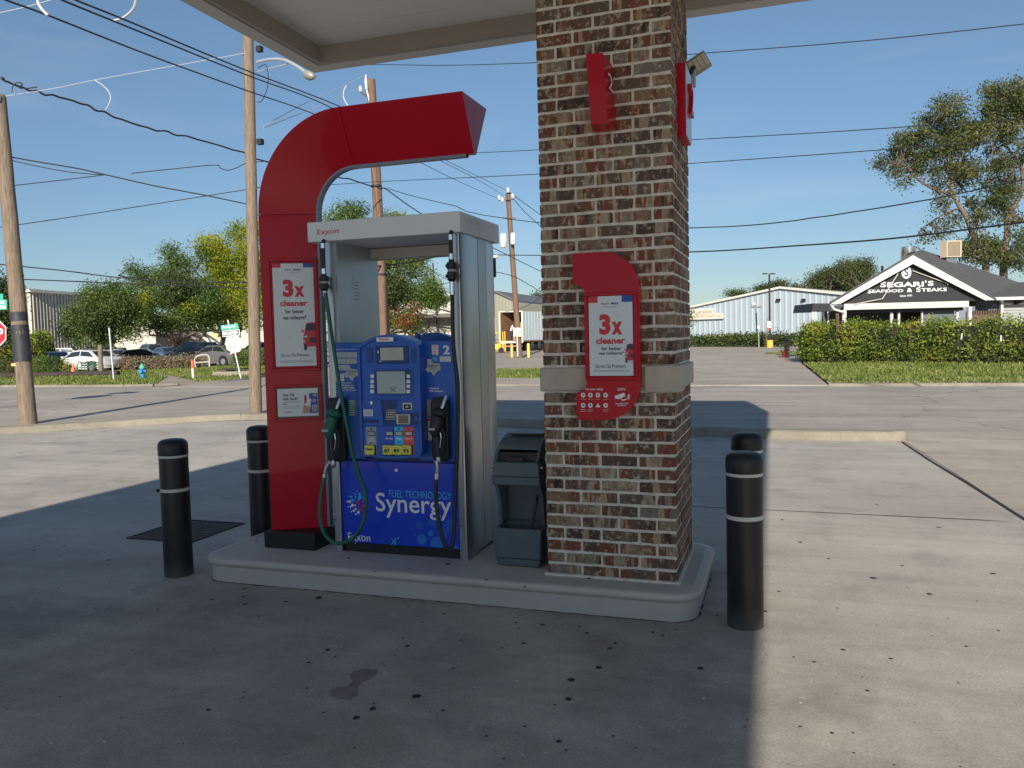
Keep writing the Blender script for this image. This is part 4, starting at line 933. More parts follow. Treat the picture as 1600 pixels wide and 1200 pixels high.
for s_, x0, y0, x1, y1 in (('Authorized to sell at this pump', 235, 295, 620, 326), ('Contains up to', 285, 920, 525, 958), ('5% Biodiesel or', 285, 965, 562, 1000), ('Renewable Diesel', 285, 1008, 578, 1045), ('Contains 20% biodiesel', 290, 1062, 612, 1090)):
    a = zl8(x0, y1); b = zl8(x1, y0); put_text(t_, s_, (a[0], a[1], b[0], b[1]), po, ex, ez, en, .02)
t_.build('lettering_white', M_white, lp)
o = lab(480, 1260, 625, 1560, mat('label_green', (.10, .22, .20), .5), zl8, lp, 7, M_white)
# hanging label on the inner panel of the left upright
y_ = .55; c0 = np.array((-1.356, .42, 1.80)); mb = MB(); mb.box((-1.357, .36, 1.66), (-1.3555, .44, 1.88)); sl_ = mb.build('panel_label', mat('label_metal', (.42, .46, .50), .4, .3), pump); q2 = MB()
for k in range(6): q2.box((-1.3553, .37, 1.84-.022*k), (-1.3550, .43, 1.844-.022*k))
q2.build('small_print', M_ink, sl_)
# nozzle boots
def boot(x0, x1, z0, z1, off):
    mb = MB(); w = x1-x0; b_ = .045
    mb.prism([(x0+(x1-x0)*t, .140, z0 + (.03 if t in (0, 1) else 0)) for t in (0, .1, .9, 1)] + [(x1, .140, z1-.03), (x1-.02, .140, z1), (x0+.02, .140, z1), (x0, .140, z1-.03)], (0, -.045, 0)); o = mb.build('nozzle_boot', M_black, pump, bevel=.008)
    MB().box((x0+.022, .0945, z0+.03), (x1-.022, .0948, z1-.035)).build('boot_cavity', M_rubber, o)
    return o
a = zr(745, 1180); b = zr(880, 630); boot(a[0], b[0], a[1]-.004, b[1], 0); bR = (a[0], b[0], a[1], b[1])
a = at(518, 719, .148); b = at(543, 621, .148); boot(a[0]+.005, b[0], a[1], b[1], 0); bL = (a[0], b[0], a[1], b[1])
def nozzle(px, py, body_m, guard_m, parent, s=1., lean=0):
    """hold-open nozzle hanging in its boot: spout up into the boot, guard, body, lever, swivel and hose end"""
    Y = .045; x, z = at(px, py, Y)
    t = empty('nozzle', (x, Y, z)); t.parent = parent; t.location = Vector((x, Y, z))-offset_of(parent)
    def P(a, b, c): return (x+a*s+lean*b, Y+c*s, z+b*s)
    MB().tube([P(.0, .03, .02), P(.012, .075, .035), P(.02, .115, .055)], [.011, .011, .010], 12).build('spout', M_chrome, t, smooth=True)
    MB().tube([P(-.004, .0, .0), P(.0, .012, .002), P(.003, .030, .004), P(.006, .046, .008)], [.034, .050, .048, .026], 18).build('splash_guard', guard_m, t, smooth=True, angle=60)
    MB().tube([P(-.028, -.115, -.006), P(-.030, -.085, -.008), P(-.020, -.04, -.004), P(-.004, .0, .0)], [.020, .036, .038, .030], 16).build('body', body_m, t, smooth=True, angle=60)
    MB().tube([P(-.028, -.10, -.004), P(-.020, -.17, -.002), P(-.016, -.235, .0)], [.020, .017, .016], 12).build('handle', M_rubber, t, smooth=True)
    MB().tube([P(.004, -.06, .0), P(.026, -.10, .0), P(.022, -.16, .0), P(-.004, -.215, .0)], [.006]*4, 8).build('lever_guard', M_rubber, t, smooth=True)
    MB().tube([P(-.002, -.075, -.002), P(.006, -.12, -.004), P(-.004, -.18, -.004)], [.004]*3, 6).build('lever', M_chrome, t)
    mb = MB(); mb.box(P(-.052, -.075, -.046), P(-.014, -.062, -.040)); mb.build('nozzle_label', M_inkg, t)
    MB().tube([P(-.016, -.235, 0), P(-.014, -.262, .0), P(-.020, -.275, 0)], [.013, .017, .012], 10).build('swivel', M_steel, t, smooth=True)
    return P
hn = empty('green_nozzle_hose', (at(520, 690, .0)[0], .0, .9), label='green diesel hose and nozzle hanging at the left side of the fuel pump', cat='fuel hose')
PG = nozzle(522, 652, M_green, M_green, hn, 1.12)
hb = empty('black_nozzle_hose', (at(690, 690, .0)[0], .0, .9), label='black fuel hose and nozzle hanging at the right side of the fuel pump', cat='fuel hose')
PB = nozzle(687, 651, M_rubber, M_rubber, hb, 1.0)
def q5(pts, off, sc, Y): return [FY(off[0]+x/sc, off[1]+y/sc, y_) for (x, y), y_ in zip(pts, Y)]
# swivel elbows, then the hoses
g_pts = q5([(150, 485), (152, 520), (128, 560), (120, 600)], (480, 600), 4.286, [.045, .04, .03, .03])
MB().tube([PG(-.016, -.27, 0)] + g_pts[1:], [.014, .016, .012, .011], 10).build('swivel_elbow', M_steel, hn, smooth=True)
MB().tube([g_pts[-1], FY(480+118/4.286, 600+625/4.286, .03)], .0145, 12).build('ferrule', M_chrome, hn)
ghp = [(118, 620), (95, 730), (84, 840), (92, 930), (120, 1010), (180, 1062), (250, 1062), (310, 1030), (360, 960), (390, 860), (394, 770), (375, 680), (340, 590), (300, 450), (268, 290), (240, 140), (215, 0)]
gh = q5(ghp, (480, 600), 4.286, [.03, .02, .0, -.02, -.03, -.03, -.02, 0, .0, .02, .02, .03, .04, .04, .04, .04, .045])
gh += [FY(508.5+(530-508.5)*(1-t), 458+(600-458)*(1-t), .045+.035*t) for t in (.33, .66, 1)]
MB().tube(catmull(gh, 6), .0118, 12).build('hose', M_green, hn, smooth=True)
b_pts = q5([(868, 480), (862, 520), (872, 560), (870, 598)], (480, 600), 4.286, [.045, .03, .03, .03])
MB().tube([PB(-.016, -.27, 0)] + b_pts[1:], [.014, .017, .012, .011], 10).build('swivel_elbow', M_steel, hb, smooth=True)
MB().tube([b_pts[-1], FY(480+867/4.286, 600+636/4.286, .03)], .0145, 12).build('ferrule', M_chrome, hb)
bhp = [(867, 634), (860, 720), (868, 820), (882, 930), (905, 1030), (932, 1095), (955, 1112), (972, 1075), (985, 960), (990, 760), (1000, 560), (1008, 300), (1008, 0)]
bh = q5(bhp, (480, 600), 4.286, [.03, .02, .02, .0, -.01, -.01, 0, .02, .05, .07, .08, .085, .085]) + [FY(708.5, 540, .085), FY(706.5, 455, .085)]
MB().tube(catmull(bh, 6), .0118, 12).build('hose', M_rubber, hb, smooth=True)
for grp, xs, ys in ((hn, (505.5, 506, 507, 508.5), (388, 425, 447, 458)), (hb, (705, 705, 706, 706.5), (376, 402, 432, 455))):
    Y = .085; P0 = [FY(x, y, Y) for x, y in zip(xs, ys)]; x = P0[1][0]
    z0, z1, z2, z3 = [p[2] for p in P0]
    MB().tube([(x, .10, 2.078), (x, Y, 2.06), (x, Y, z1+.02)], [.013, .012, .012], 10).build('whip_hose', M_rubber, grp, smooth=True)
    MB().tube([(x, Y, 2.06), (x, Y, 2.03)], .0145, 12).build('ferrule', M_chrome, grp); MB().tube([(x, Y, z1+.02), (x, Y, z1-.012)], .0145, 12).build('ferrule', M_chrome, grp)
    bw = MB(); zz = z1-.012; L_ = (z1-.012)-(z2-.03)
    bw.tube([(x, Y, zz), (x, Y, zz-L_*.12), (x, Y, zz-L_*.13), (x, Y, zz-L_*.42), (x, Y, zz-L_*.43), (x, Y, zz-L_*.56), (x, Y, zz-L_*.57), (x, Y, zz-L_*.88), (x, Y, zz-L_)], [.016, .016, .027, .028, .022, .022, .028, .026, .015], 14)
    bw.box((x-.036, Y-.008, zz-L_*.82), (x+.036, Y+.008, zz-L_*.66)); bw.box((x-.034, Y-.008, zz-L_*.36), (x+.034, Y+.008, zz-L_*.2))
    bo = bw.build('breakaway', M_black, grp); MB().tube([(x, Y, zz-L_*.44), (x, Y, zz-L_*.55)], .0235, 14).build('breakaway_collar', M_inkg, bo)
    MB().tube([(x, Y, zz-L_+.005), P0[3], (P0[3][0]+.001, Y, z3-.02)], .0145, 12).build('ferrule', M_chrome, grp)

# the hose hardware of the pump's far side, seen past the right edge
mb = MB(); c = (-.562, .775, 1.93); mb.tube([(c[0], c[1], 2.06), (c[0], c[1], 1.60)], .010, 8); mb.tube([(c[0], c[1], 1.98), (c[0], c[1], 1.86)], [.026, .026], 12); mb.build('rear_hose', M_rubber, pump)

# ------------------------------------------------------------------ service bin
bx0, bx1, by0, by1 = -.345, -.062, .085, .50
binn = empty('service_bin', ((bx0+bx1)/2, .28, IH), label='dark grey plastic bin with windshield wash trough between the pump and the brick column', cat='trash bin')
zb = lambda py: at(800, py, by0)[1]
z_b, z_r, z_u, z_h, z_t = zb(826), zb(759), zb(723), zb(707), zb(690)
def tap(x0, x1, y0, y1, z0, z1, t0=0, t1=0): # box tapering
    return [(x0+t0, y0+t0, z0), (x1-t0, y0+t0, z0), (x1-t0, y1-t0, z0), (x0+t0, y1-t0, z0), (x0+t1, y0+t1, z1), (x1-t1, y0+t1, z1), (x1-t1, y1-t1, z1), (x0+t1, y1-t1, z1)]
FB = [(0, 3, 2, 1), (4, 5, 6, 7), (0, 1, 5, 4), (1, 2, 6, 5), (2, 3, 7, 6), (3, 0, 4, 7)]
mb = MB(); V = tap(bx0, bx1, by0, by0+.22, IH+.002, IH+.045, .014, .008); mb.add(V, FB)
V = tap(bx0, bx1, by0, by0+.22, IH+.047, z_b, .006, -.004)
# open-topped trough
Wn = tap(bx0+.018, bx1-.018, by0+.018, by0+.20, IH+.12, z_b, .01, 0)
V2 = V+Wn; mb.add(V2, [(0, 3, 2, 1), (0, 1, 5, 4), (1, 2, 6, 5), (2, 3, 7, 6), (3, 0, 4, 7), (4, 5, 13, 12), (5, 6, 14, 13), (6, 7, 15, 14), (7, 4, 12, 15), (8, 9, 10, 11), (8, 12, 13, 9), (9, 13, 14, 10), (10, 14, 15, 11), (11, 15, 12, 8)])
mb.build('wash_trough', M_binc, binn, bevel=.008, bseg=3)
mb = MB(); mb.box((bx0+.004, by0+.222, IH+.004), (bx1-.004, by1, z_h+.03)); mb.build('back_body', M_binc, binn, bevel=.015, bseg=3)
mb = MB(); mb.prism([(bx1-.022, by0+.10, z_b+.002), (bx1-.022, by0+.221, z_b+.002), (bx1-.022, by0+.221, z_r-.002), (bx1-.022, by0+.03, z_r-.002), (bx1-.022, by0+.08, z_r-.09)], (.02, 0, 0)); mb.build('side_wing', M_binc, binn, bevel=.004)
mb = MB(); mb.prism([(bx0+.002, by0+.10, z_b+.002), (bx0+.002, by0+.221, z_b+.002), (bx0+.002, by0+.221, z_r-.002), (bx0+.002, by0+.03, z_r-.002), (bx0+.002, by0+.08, z_r-.09)], (.02, 0, 0)); mb.build('side_wing', M_binc, binn, bevel=.004)
for k in range(3): MB().box((bx0+.03, by0+.205-.03*k, z_b-.012-.03*k), (bx1-.035, by0+.216-.03*k, z_b+.004-.03*k)).build('trough_rib', M_binc, binn)
mb = MB(); V = tap(bx0-.004, bx1+.004, by0-.004, by1+.002, z_r, z_r+.05, .004, 0); mb.add(V, FB); V = tap(bx0, bx1, by0, by1, z_r+.05, z_u, .002, .006); mb.add(V, FB); mb.build('waste_box', M_binc, binn, bevel=.008, bseg=3)
# hood with slanting open mouth
yf = by0+.006; hoodp = [(yf+.03, z_u+.002), (yf+.055, z_h+.004), (yf+.12, z_t-.02), (yf+.24, z_t+.012), (yf+.36, z_t+.012), (by1-.004, z_t-.03), (by1-.004, z_u+.002)]
for s, x in (('l', bx0+.006), ('r', bx1-.026)):
    mb = MB(); mb.prism([(x, y, z) for y, z in [(yf, z_u+.002)]+hoodp[1:]], (.02, 0, 0)); mb.build('hood_side', M_binc, binn, bevel=.005)
mb = MB(); top = [(yf+.055, z_h+.004), (yf+.12, z_t-.02), (yf+.24, z_t+.012), (yf+.36, z_t+.012), (by1-.004, z_t-.03)]
V = []; Fc = []
for y, z in top: V += [(bx0+.004, y, z-.012), (bx1-.004, y, z-.012), (bx1-.012, y, z+.006), (bx0+.012, y, z+.006)]
for k in range(len(top)-1): Fc += [(k*4+q_, k*4+(q_+1) % 4, (k+1)*4+(q_+1) % 4, (k+1)*4+q_) for q_ in range(4)]
Fc += [(0, 1, 2, 3)[::-1], tuple(4*(len(top)-1)+q_ for q_ in range(4))]
finish('hood_top', V, Fc, M_binc, binn, smooth=True, angle=60)
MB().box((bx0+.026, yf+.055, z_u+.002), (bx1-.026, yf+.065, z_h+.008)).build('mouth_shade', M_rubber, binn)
MB().box((bx0+.08, yf+.012, z_u+.004), (bx1-.10, yf+.02, z_u+.03)).build('towel_slot', M_black, binn)
MB().box((bx0+.05, yf+.19, z_t+.014), (bx1-.03, yf+.33, z_t+.024)).build('lid_opening', M_black, binn)
for x in (bx0-.006, bx1+.006): MB().tube([(x-.008, by0+.03, z_u-.03), (x+.008, by0+.03, z_u-.03)], .008, 10).build('hinge_pin', M_steel, binn)
# squeegee standing in the trough
sq = empty('squeegee', (bx1-.06, by0+.08, z_b-.04), label='black squeegee leaning in the wash trough of the grey bin', cat='squeegee')
MB().tube([(bx1-.085, by0+.06, z_b-.08), (bx1-.045, by0+.09, z_r-.10), (bx1-.022, by0+.02, z_r-.055)], [.010, .008, .008], 8).build('handle', M_rubber, sq, smooth=True)
B('blade', (bx1-.13, by0+.05, z_b-.10), (bx1-.05, by0+.075, z_b-.06), M_rubber, sq, bevel=.004)

# ------------------------------------------------------------------ red wall sign on the column
cs = empty('column_poster_sign', (.36, -.02, 1.45), label='red curved poster sign fixed across the stone band of the brick column', cat='sign')
Yp = -.075
def arc(cx, cz, r, a0, a1, k=8): return [(cx+r*math.cos(R(a0+(a1-a0)*i/k)), cz+r*math.sin(R(a0+(a1-a0)*i/k))) for i in range(k+1)]
s7 = lambda x, y: at(850+x/4, 380+y/4, Yp)
x0_, x1_ = s7(178, 200)[0], s7(598, 600)[0]; xi = s7(243, 300)[0]; zt_ = s7(200, 62)[1]; zb_ = s7(260, 1105)[1]
za, zbb = s7(178, 240)[1], s7(243, 320)[1]; zc_, zd = s7(250, 880)[1], s7(200, 935)[1]
rr_ = .195
outl = [(x0_, za), (x0_, zt_)] + arc(x1_-rr_, zt_-rr_, rr_, 90, 0)[0:] + arc(x1_-rr_, zb_+rr_, rr_, 0, -90) + [(x0_+.008, zb_), (x0_+.008, zd)] + arc(x0_+.008, zc_+.012, abs(zc_+.012-zd), -90, 0, 5)[1:] 
xi2 = x0_+.008+abs(zc_+.012-zd)
outl += [(xi2, zbb-.01)] + arc(xi2-abs(zbb-za)*.9, zbb-.01, abs(zbb-za)*.9, 0, 90, 5)[1:]
o = MB().prism([(x, Yp+.006, z) for x, z in outl], (0, .062, 0)).build('sign_case', M_red, cs, bevel=.008, bseg=3)
bm = bmesh.new(); bm.from_mesh(o.data); bmesh.ops.recalc_face_normals(bm, faces=bm.faces); bmesh.ops.triangulate(bm, faces=[f for f in bm.faces if len(f.verts) > 4]); bm.to_mesh(o.data); bm.free(); o.modifiers.clear()
co = np.array((0, Yp+.006, 0.))
fx0, fz1 = s7(250, 315); fx1, fz0 = s7(590, 855)
px0, pz1 = s7(278, 335); px1, pz0 = s7(559, 827)
frame('poster_frame', fx0, fz0, fx1, fz1, .015, .014, co, ex, ez, en, M_red, cs); bd = MB(); plate(bd, fx0+.01, fz0+.01, fx1-.01, fz1-.01, co, ex, ez, en, .002); bd.build('poster_recess', M_redd, cs)
frame('poster_frame', px0-.012, pz0-.012, px1+.012, pz1+.012, .009, .008, co, ex, ez, en, M_red, cs, .002)
poster(cs, px0, pz0, px1, pz1, co, ex, ez, en, dict(tab=.08, logo=(.08, .115), **{'3x': (.225, .485)}, cl=(.515, .60), fb=(.635, .68), gm=(.695, .745), go=(.855, .90), fine=.93), (.80, .60, 1.0, .84), .004)
t_, ic, icy, icr = MB(), MB(), MB(), MB()
def tx(s, x0, y0, x1, y1, b=.02): a = s7(x0, y1); c = s7(x1, y0); put_text(t_, s, (a[0], a[1], c[0], c[1]), co, ex, ez, en, b)
tx('For your safety', 258, 905, 368, 924); tx('CCTV', 458, 906, 508, 922, .03); tx('Area under CCTV', 444, 997, 528, 1007); tx('surveillance', 458, 1009, 512, 1018)
for r_, y in enumerate((950, 1014)):
    for k, x in enumerate((243, 289, 336, 384)):
        c = s7(x, y); rr2 = .0125
        if r_ == 1 and k == 2: ic.poly([co+ex*(c[0]+p)+ez*(c[1]+q_)+en*.0015 for p, q_ in ((-.013, -.010), (.013, -.010), (0, .013))]); continue
        disc(ic, c, rr2, co, ex, ez, en, .0015, 14)
        (icy if r_ == 1 and k < 2 else icr).poly([co+ex*(c[0]+p*.007)+ez*(c[1]+q_*.007)+en*.0022 for p, q_ in ((-.8, -.3), (-.2, -.8), (.9, .1), (.2, .9), (-.5, .5))])
        for l in range(1 if r_ == 0 else 2): tx('caution notice'[0:8+k], x-16, y+22+l*11, x+16, y+28+l*11, .0)
cm_ = [(440, 955), (500, 935), (508, 955), (470, 975), (445, 972)]; t_.poly([co+ex*s7(*p)[0]+ez*s7(*p)[1]+en*.0015 for p in cm_][::-1])
t_.poly([co+ex*s7(*p)[0]+ez*s7(*p)[1]+en*.0016 for p in ((478, 972), (492, 978), (515, 972), (530, 942), (534, 944), (532, 978), (527, 978), (526, 962), (512, 980), (486, 986))][::-1])
ls = t_.build('lettering_white', M_white, cs); ic.build('safety_icons', M_white, cs); icy.build('icon_marks', M_inkb, cs); icr.build('icon_marks', M_inkr, cs)

# number boxes high on the column
nbx = empty('pump_number_box', (.34, -.1, 2.75), label='red wedge shaped number 2 box on the front face of the brick column', cat='sign')
def P3(px, py, Y): return np.array(FY(px, py, Y))
tl, trr, bl_, br = P3(915.5, 84, -.20), P3(941.5, 82, -.20), P3(923.5, 195.5, -.17), P3(949.5, 193, -.17)
wl_t, wr_t = np.array((.285, -.0, tl[2])), np.array((trr[0]+.008, .0, trr[2]-.004)); wl_b, wr_b = np.array((.30, .0, bl_[2])), np.array((br[0]+.012, .0, br[2]))
V = [tl, trr, br, bl_, wl_t, wr_t, wr_b, wl_b]
o = finish('box', V, [(0, 3, 2, 1), (1, 2, 6, 5), (0, 1, 5, 4), (3, 7, 6, 2), (0, 4, 7, 3), (4, 5, 6, 7)], M_red, nbx, bevel=.002)
u_ = (wr_t-trr); uL = np.linalg.norm(u_); u_ = u_/uL; v_ = (trr-br); vL = np.linalg.norm(v_); v_ = v_/vL; nn = np.cross(u_, v_); nn = nn/np.linalg.norm(nn)
if nn[0] < 0: nn = -nn
t_ = MB(); put_text(t_, '2', (.05, vL*.54, .150, vL*.78), br, u_, v_, nn, .0, .008); t_.build('numeral', M_white, nbx)
nb2 = empty('pump_number_box', (CW+.03, .25, 2.7), label='narrow red number box on the right face of the brick column below the floodlight', cat='sign')
z1_, z0_ = 2.893, 2.513
B('box', (CW-.02, .20, z0_), (CW+.046, .46, z1_), M_red, nb2, bevel=.003)
MB().box((CW+.0465, .205, z0_+.004), (CW+.049, .455, z1_-.004)).build('face', mat('number_face', (.45, .47, .52), .3, coat=.3), nb2)
t_ = MB(); V2, F2 = text_geo('2', .02, 3); V2 = V2-V2.min(0); V2 = V2/V2.max(0)[1]
for k_ in (0, 1): t_.add([(CW+.050+.022*k_, .27+p[0]*.16, 2.64+p[1]*.17) for p in V2], F2)
nV = len(V2); E2 = {}
for f in F2:
    for a_, b_ in zip(f, f[1:]+f[:1]): E2[(a_, b_)] = 1
t_.f += [(a_, b_, b_+nV, a_+nV) for (a_, b_) in E2 if (b_, a_) not in E2]; t_.i = [0]*len(t_.f)
t_.build('numeral', M_red, nb2)

# floodlight on the far edge of the column
fl = empty('floodlight', (CW+.02, .70, 2.78), label='pale LED floodlight tilted outwards on the back right corner of the brick column', cat='floodlight')
q4 = [np.array(FY(*p, .80)) for p in ((1070, 97), (1099, 77.5), (1116, 94), (1087, 115.5))]
c = sum(q4)/4; ua = q4[1]-q4[0]; ub = q4[3]-q4[0]; la, lb = np.linalg.norm(ua), np.linalg.norm(ub); ua /= la; ub -= ua*np.dot(ua, ub); ub /= np.linalg.norm(ub); nl = np.cross(ub, ua); nl /= np.linalg.norm(nl)
if nl[1] > 0: nl = -nl
MB().obox(q4[0]-nl*.045, ua, ub, nl, la, lb, .04).build('lamp_housing', mat('lamp_bronze', (.30, .28, .25), .5, .3), fl, bevel=.004)
em = mat('led_panel', (.60, .56, .42), .35)
for k in range(4):
    MB().obox(q4[0]+ua*(la*(.06+.235*k))+ub*lb*.16-nl*.004, ua, ub, nl, la*.20, lb*.76, .003).build('led_module', em, fl)
MB().tube([q4[0]+ub*lb*.6, (CW+.035, .73, q4[0][2]-.06), (CW+.02, .70, q4[0][2]-.10)], [.012, .014, .012], 8).build('lamp_arm', M_black, fl)
B('junction_box', (CW-.01, .712, q4[0][2]-.17), (CW+.045, .76, q4[0][2]-.08), M_inkg, fl, bevel=.004)

# ------------------------------------------------------------------ bollards
def bollard(x, y, label, notch=False):
    t = empty('bollard', (x, y, 0), 0, label, 'bollard', 'black bollards around the pump island')
    r = .0885
    MB().lathe((x, y, -.01), [(r, 0), (r, .782)], 32).build('sleeve', M_boll, t, smooth=True, angle=60)
    MB().lathe((x, y, .773), [(r+.0015, 0), (r+.0025, .004), (r+.0025, .066), (r-.004, .083), (r-.022, .096), (r-.05, .101), (.006, .102)], 32).build('cap', M_black, t, smooth=True, angle=50)
    for z in (.542, .758):
        MB().lathe((x, y, z), [(r+.0006, 0), (r+.0016, .0015), (r+.0016, .0195), (r+.0006, .021)], 32).build('reflective_band', M_wht2, t, smooth=True, angle=30)
    if notch: MB().box((x-.065, y-.0905, .545), (x-.058, y-.05, .562)).build('tape_nick', M_black, t)
bollard(-2.435, -.09, 'black bollard with white bands at the near left corner of the pump island', True)
bollard(1.057, -.10, 'black bollard nearest the camera, right of the brick column')
bollard(-2.335, .665, 'black bollard behind the red pylon at the far left corner of the island')
bollard(1.035, .69, 'black bollard mostly hidden behind the nearest right hand bollard')

# ------------------------------------------------------------------ drain grate
gr0 = empty('drain_grate', (-3.2, .9, 0), label='black iron drain grate in the forecourt behind the near left bollard', cat='drain grate')
M_iron = mat('cast_iron', (.035, .03, .032), .6, .5, var=.3, scale=20)
gx0_, gx1_, gy0_, gy1_ = -3.50, -2.93, .60, 1.20
B('pit', (gx0_, gy0_, .001), (gx1_, gy1_, .0025), mat('pit_dark', (.006, .006, .007), .9), gr0)
mb = MB(); mb.box((gx0_-.015, gy0_-.015, .001), (gx1_+.015, gy0_, .010)); mb.box((gx0_-.015, gy1_, .001), (gx1_+.015, gy1_+.015, .010)); mb.box((gx0_-.015, gy0_, .001), (gx0_, gy1_, .010)); mb.box((gx1_, gy0_, .001), (gx1_+.015, gy1_, .010)); mb.box(((gx0_+gx1_)/2-.012, gy0_, .003), ((gx0_+gx1_)/2+.012, gy1_, .009)); mb.build('grate_frame', M_iron, gr0)
for k in range(13):
    y = gy0_+.02+k*.0445; MB().box((gx0_, y, .0027), (gx1_, y+.016, .0085)).build('bar', mat('grate_bar', (.10, .09, .085), .6, .3, var=.3, scale=20), gr0)

# ------------------------------------------------------------------ gum spots, stains, litter on the forecourt
spots = [(382, 920, 9), (380, 932, 7), (383, 944, 8), (331, 937, 6), (498, 934, 14), (446, 940, 8), (513, 1015, 11), (482, 1035, 8), (637, 1009, 10), (651, 1088, 17), (582, 1107, 13), (557, 1121, 13), (326, 1109, 9), (246, 952, 5), (782, 944, 8), (848, 976, 9), (811, 982, 4), (806, 973, 6), (818, 1005, 9), (906, 979, 6), (917, 989, 8), (961, 1005, 8), (953, 1013, 9), (1020, 988, 7), (1035, 993, 8), (1056, 984, 5), (935, 1043, 12), (1094, 1044, 13), (893, 1062, 14), (888, 1092, 14), (874, 1158, 11), (693, 1110, 8), (709, 1044, 6), (630, 997, 5), (618, 1024, 5), (694, 959, 6),
 (1250, 847, 8), (1222, 812, 6), (1364, 903, 10), (1452, 928, 9), (1551, 896, 8), (1272, 1034, 7), (1392, 1029, 7), (1217, 924, 7), (1317, 1015, 8), (1355, 1079, 7), (1410, 884, 6), (1295, 873, 6), (1195, 955, 8), (1467, 824, 7), (1370, 788, 5), (1320, 732, 4), (182, 706, 5), (30, 707, 5), (345, 727, 4), (100, 853, 6), (170, 875, 8), (54, 860, 6), (404, 963, 5), (720, 1000, 5), (1000, 1016, 4), (480, 1075, 5), (760, 1150, 6), (1510, 1010, 6), (1120, 962, 5), (1560, 985, 5)]
mb = MB()
for (px, py, s) in spots:
    c = G(px, py, .001); dist = math.dist(c[:2], CAM[:2]); r = s/2/(F_PX/dist)*.95; k = 9; ph = rnd.uniform(0, 6)
    mb.poly([(c[0]+r*rnd.uniform(.7, 1.15)*math.cos(2*PI*i/k+ph)*1.0, c[1]+r*rnd.uniform(.7, 1.15)*math.sin(2*PI*i/k+ph), .0015) for i in range(k)])
for k in range(90):
    px, py = rnd.uniform(0, 1600), rnd.uniform(880, 1200)**1.0; c = G(px, py, .001); r = rnd.uniform(.003, .008)
    if IX0-.1 < c[0] < IX1+.1 and c[1] > IY0-.1: continue
    mb.poly([(c[0]+r*rnd.uniform(.6, 1.2)*math.cos(2*PI*i/6), c[1]+r*rnd.uniform(.6, 1.2)*math.sin(2*PI*i/6), .0012) for i in range(6)])
M_gum = mat('old_gum', (.022, .02, .022), .7, var=.3, scale=30)
o = mb.build('gum_spots', M_gum); o['kind'] = 'stuff'; o['label'] = 'black flattened gum spots scattered over the forecourt concrete'
mb = MB()
for k in range(26):
    px, py = rnd.uniform(0, 1600), rnd.uniform(690, 1190); c = G(px, py, .001); r = rnd.uniform(.004, .010); an = rnd.uniform(0, 6)
    if IX0-.1 < c[0] < IX1+.1 and IY0-.1 < c[1] < IY1+.1: continue
    mb.poly([(c[0]+r*rnd.uniform(.5, 1.2)*math.cos(2*PI*i/5+an), c[1]+r*rnd.uniform(.5, 1.2)*math.sin(2*PI*i/5+an), .003) for i in range(5)])
o = mb.build('litter_specks', M_wht2); o['kind'] = 'stuff'; o['label'] = 'tiny pale scraps of litter on the forecourt'
mb = MB()
for (px, py, s) in ((700, 881, 10), (640, 888, 5), (585, 893, 5), (920, 903, 7), (965, 905, 6), (820, 917, 6), (545, 872, 6), (1075, 852, 6), (400, 845, 6), (350, 853, 5), (760, 905, 5)):
    c = G(px, py, .153); r = s/2/(F_PX/4.9); mb.poly([(c[0]+r*rnd.uniform(.6, 1.2)*math.cos(2*PI*i/7), c[1]+r*rnd.uniform(.6, 1.2)*math.sin(2*PI*i/7), .1525) for i in range(7)])
o = mb.build('gum_spots', M_gum); o['kind'] = 'stuff'; o['label'] = 'small dark gum spots on top of the pump island'
st = [(1275, 868), (1180, 866), (1120, 885), (1122, 915), (1135, 935), (1110, 955), (1050, 965), (1020, 985), (1000, 1005), (1050, 1030), (1120, 1030), (1160, 1005), (1165, 955), (1215, 925), (1250, 905)]
fine_ = []
for i in range(len(st)):
    a, b = np.array(st[i], float), np.array(st[(i+1) % len(st)], float)
    for t in (0, .33, .66): fine_.append(a+(b-a)*t+nr.uniform(-6, 6, 2))
P = [G(230+x/3.53, 800+y/3.53, .001)[:2] for x, y in fine_]
sheet('spill_stain', P, mat('old_spill', (.19, .165, .155), .55, var=.3, scale=9), .0012)
# expansion joint filler beside the driveway apron
j = MB(); JP = [G(1409, 690), (2.75, 5.6, 0), (2.86, 4.2, 0), (2.965, 2.62, 0), (3.24, -6, 0)]
for a, b in zip(JP[:-1], JP[1:]): j.prism([(a[0]-.012, a[1], -.005), (a[0]+.014, a[1], -.005), (b[0]+.014, b[1], -.005), (b[0]-.012, b[1], -.005)], (0, 0, .0062))
o = j.build('joint_filler', M_gum); o['kind'] = 'structure'
# ------------------------------------------------------------------ utility poles and wires
def pole(base_px, top, r0, r1, m, label, D=None, name='utility_pole'):
    b = np.array(G(*base_px)) if D is None else np.array(PD(*base_px, D)); b[2] = -.05
    t = empty(name, (b[0], b[1], 0), 0, label, 'utility pole')
    top = np.array(top); n = 14
    P = [b+(top-b)*k/n+np.array((rnd.uniform(-.008, .008), rnd.uniform(-.008, .008), 0)) for k in range(n+1)]
    MB().tube(P, [r0+(r1-r0)*k/n for k in range(n+1)], 16).build('pole_shaft', m, t, smooth=True, angle=60)
    return t, b, top
def atz(p, q, z): p, q = np.array(p), np.array(q); return p+(q-p)*(z-p[2])/(q[2]-p[2])
b1 = np.array(G(45, 662)); d1 = np.linalg.norm(b1-CAM)
D1 = float(np.dot(b1-CAM, FWD))
t1, b1, e1 = pole((45, 662), PD(-2, 152, D1-.15), .155, .125, M_wood, 'thick leaning wooden pole with black wrapping at the left edge')
w0, w1, w2, w3 = [atz(b1, e1, CAM[2]+(z)) for z in (0, 0, 0, 0)]
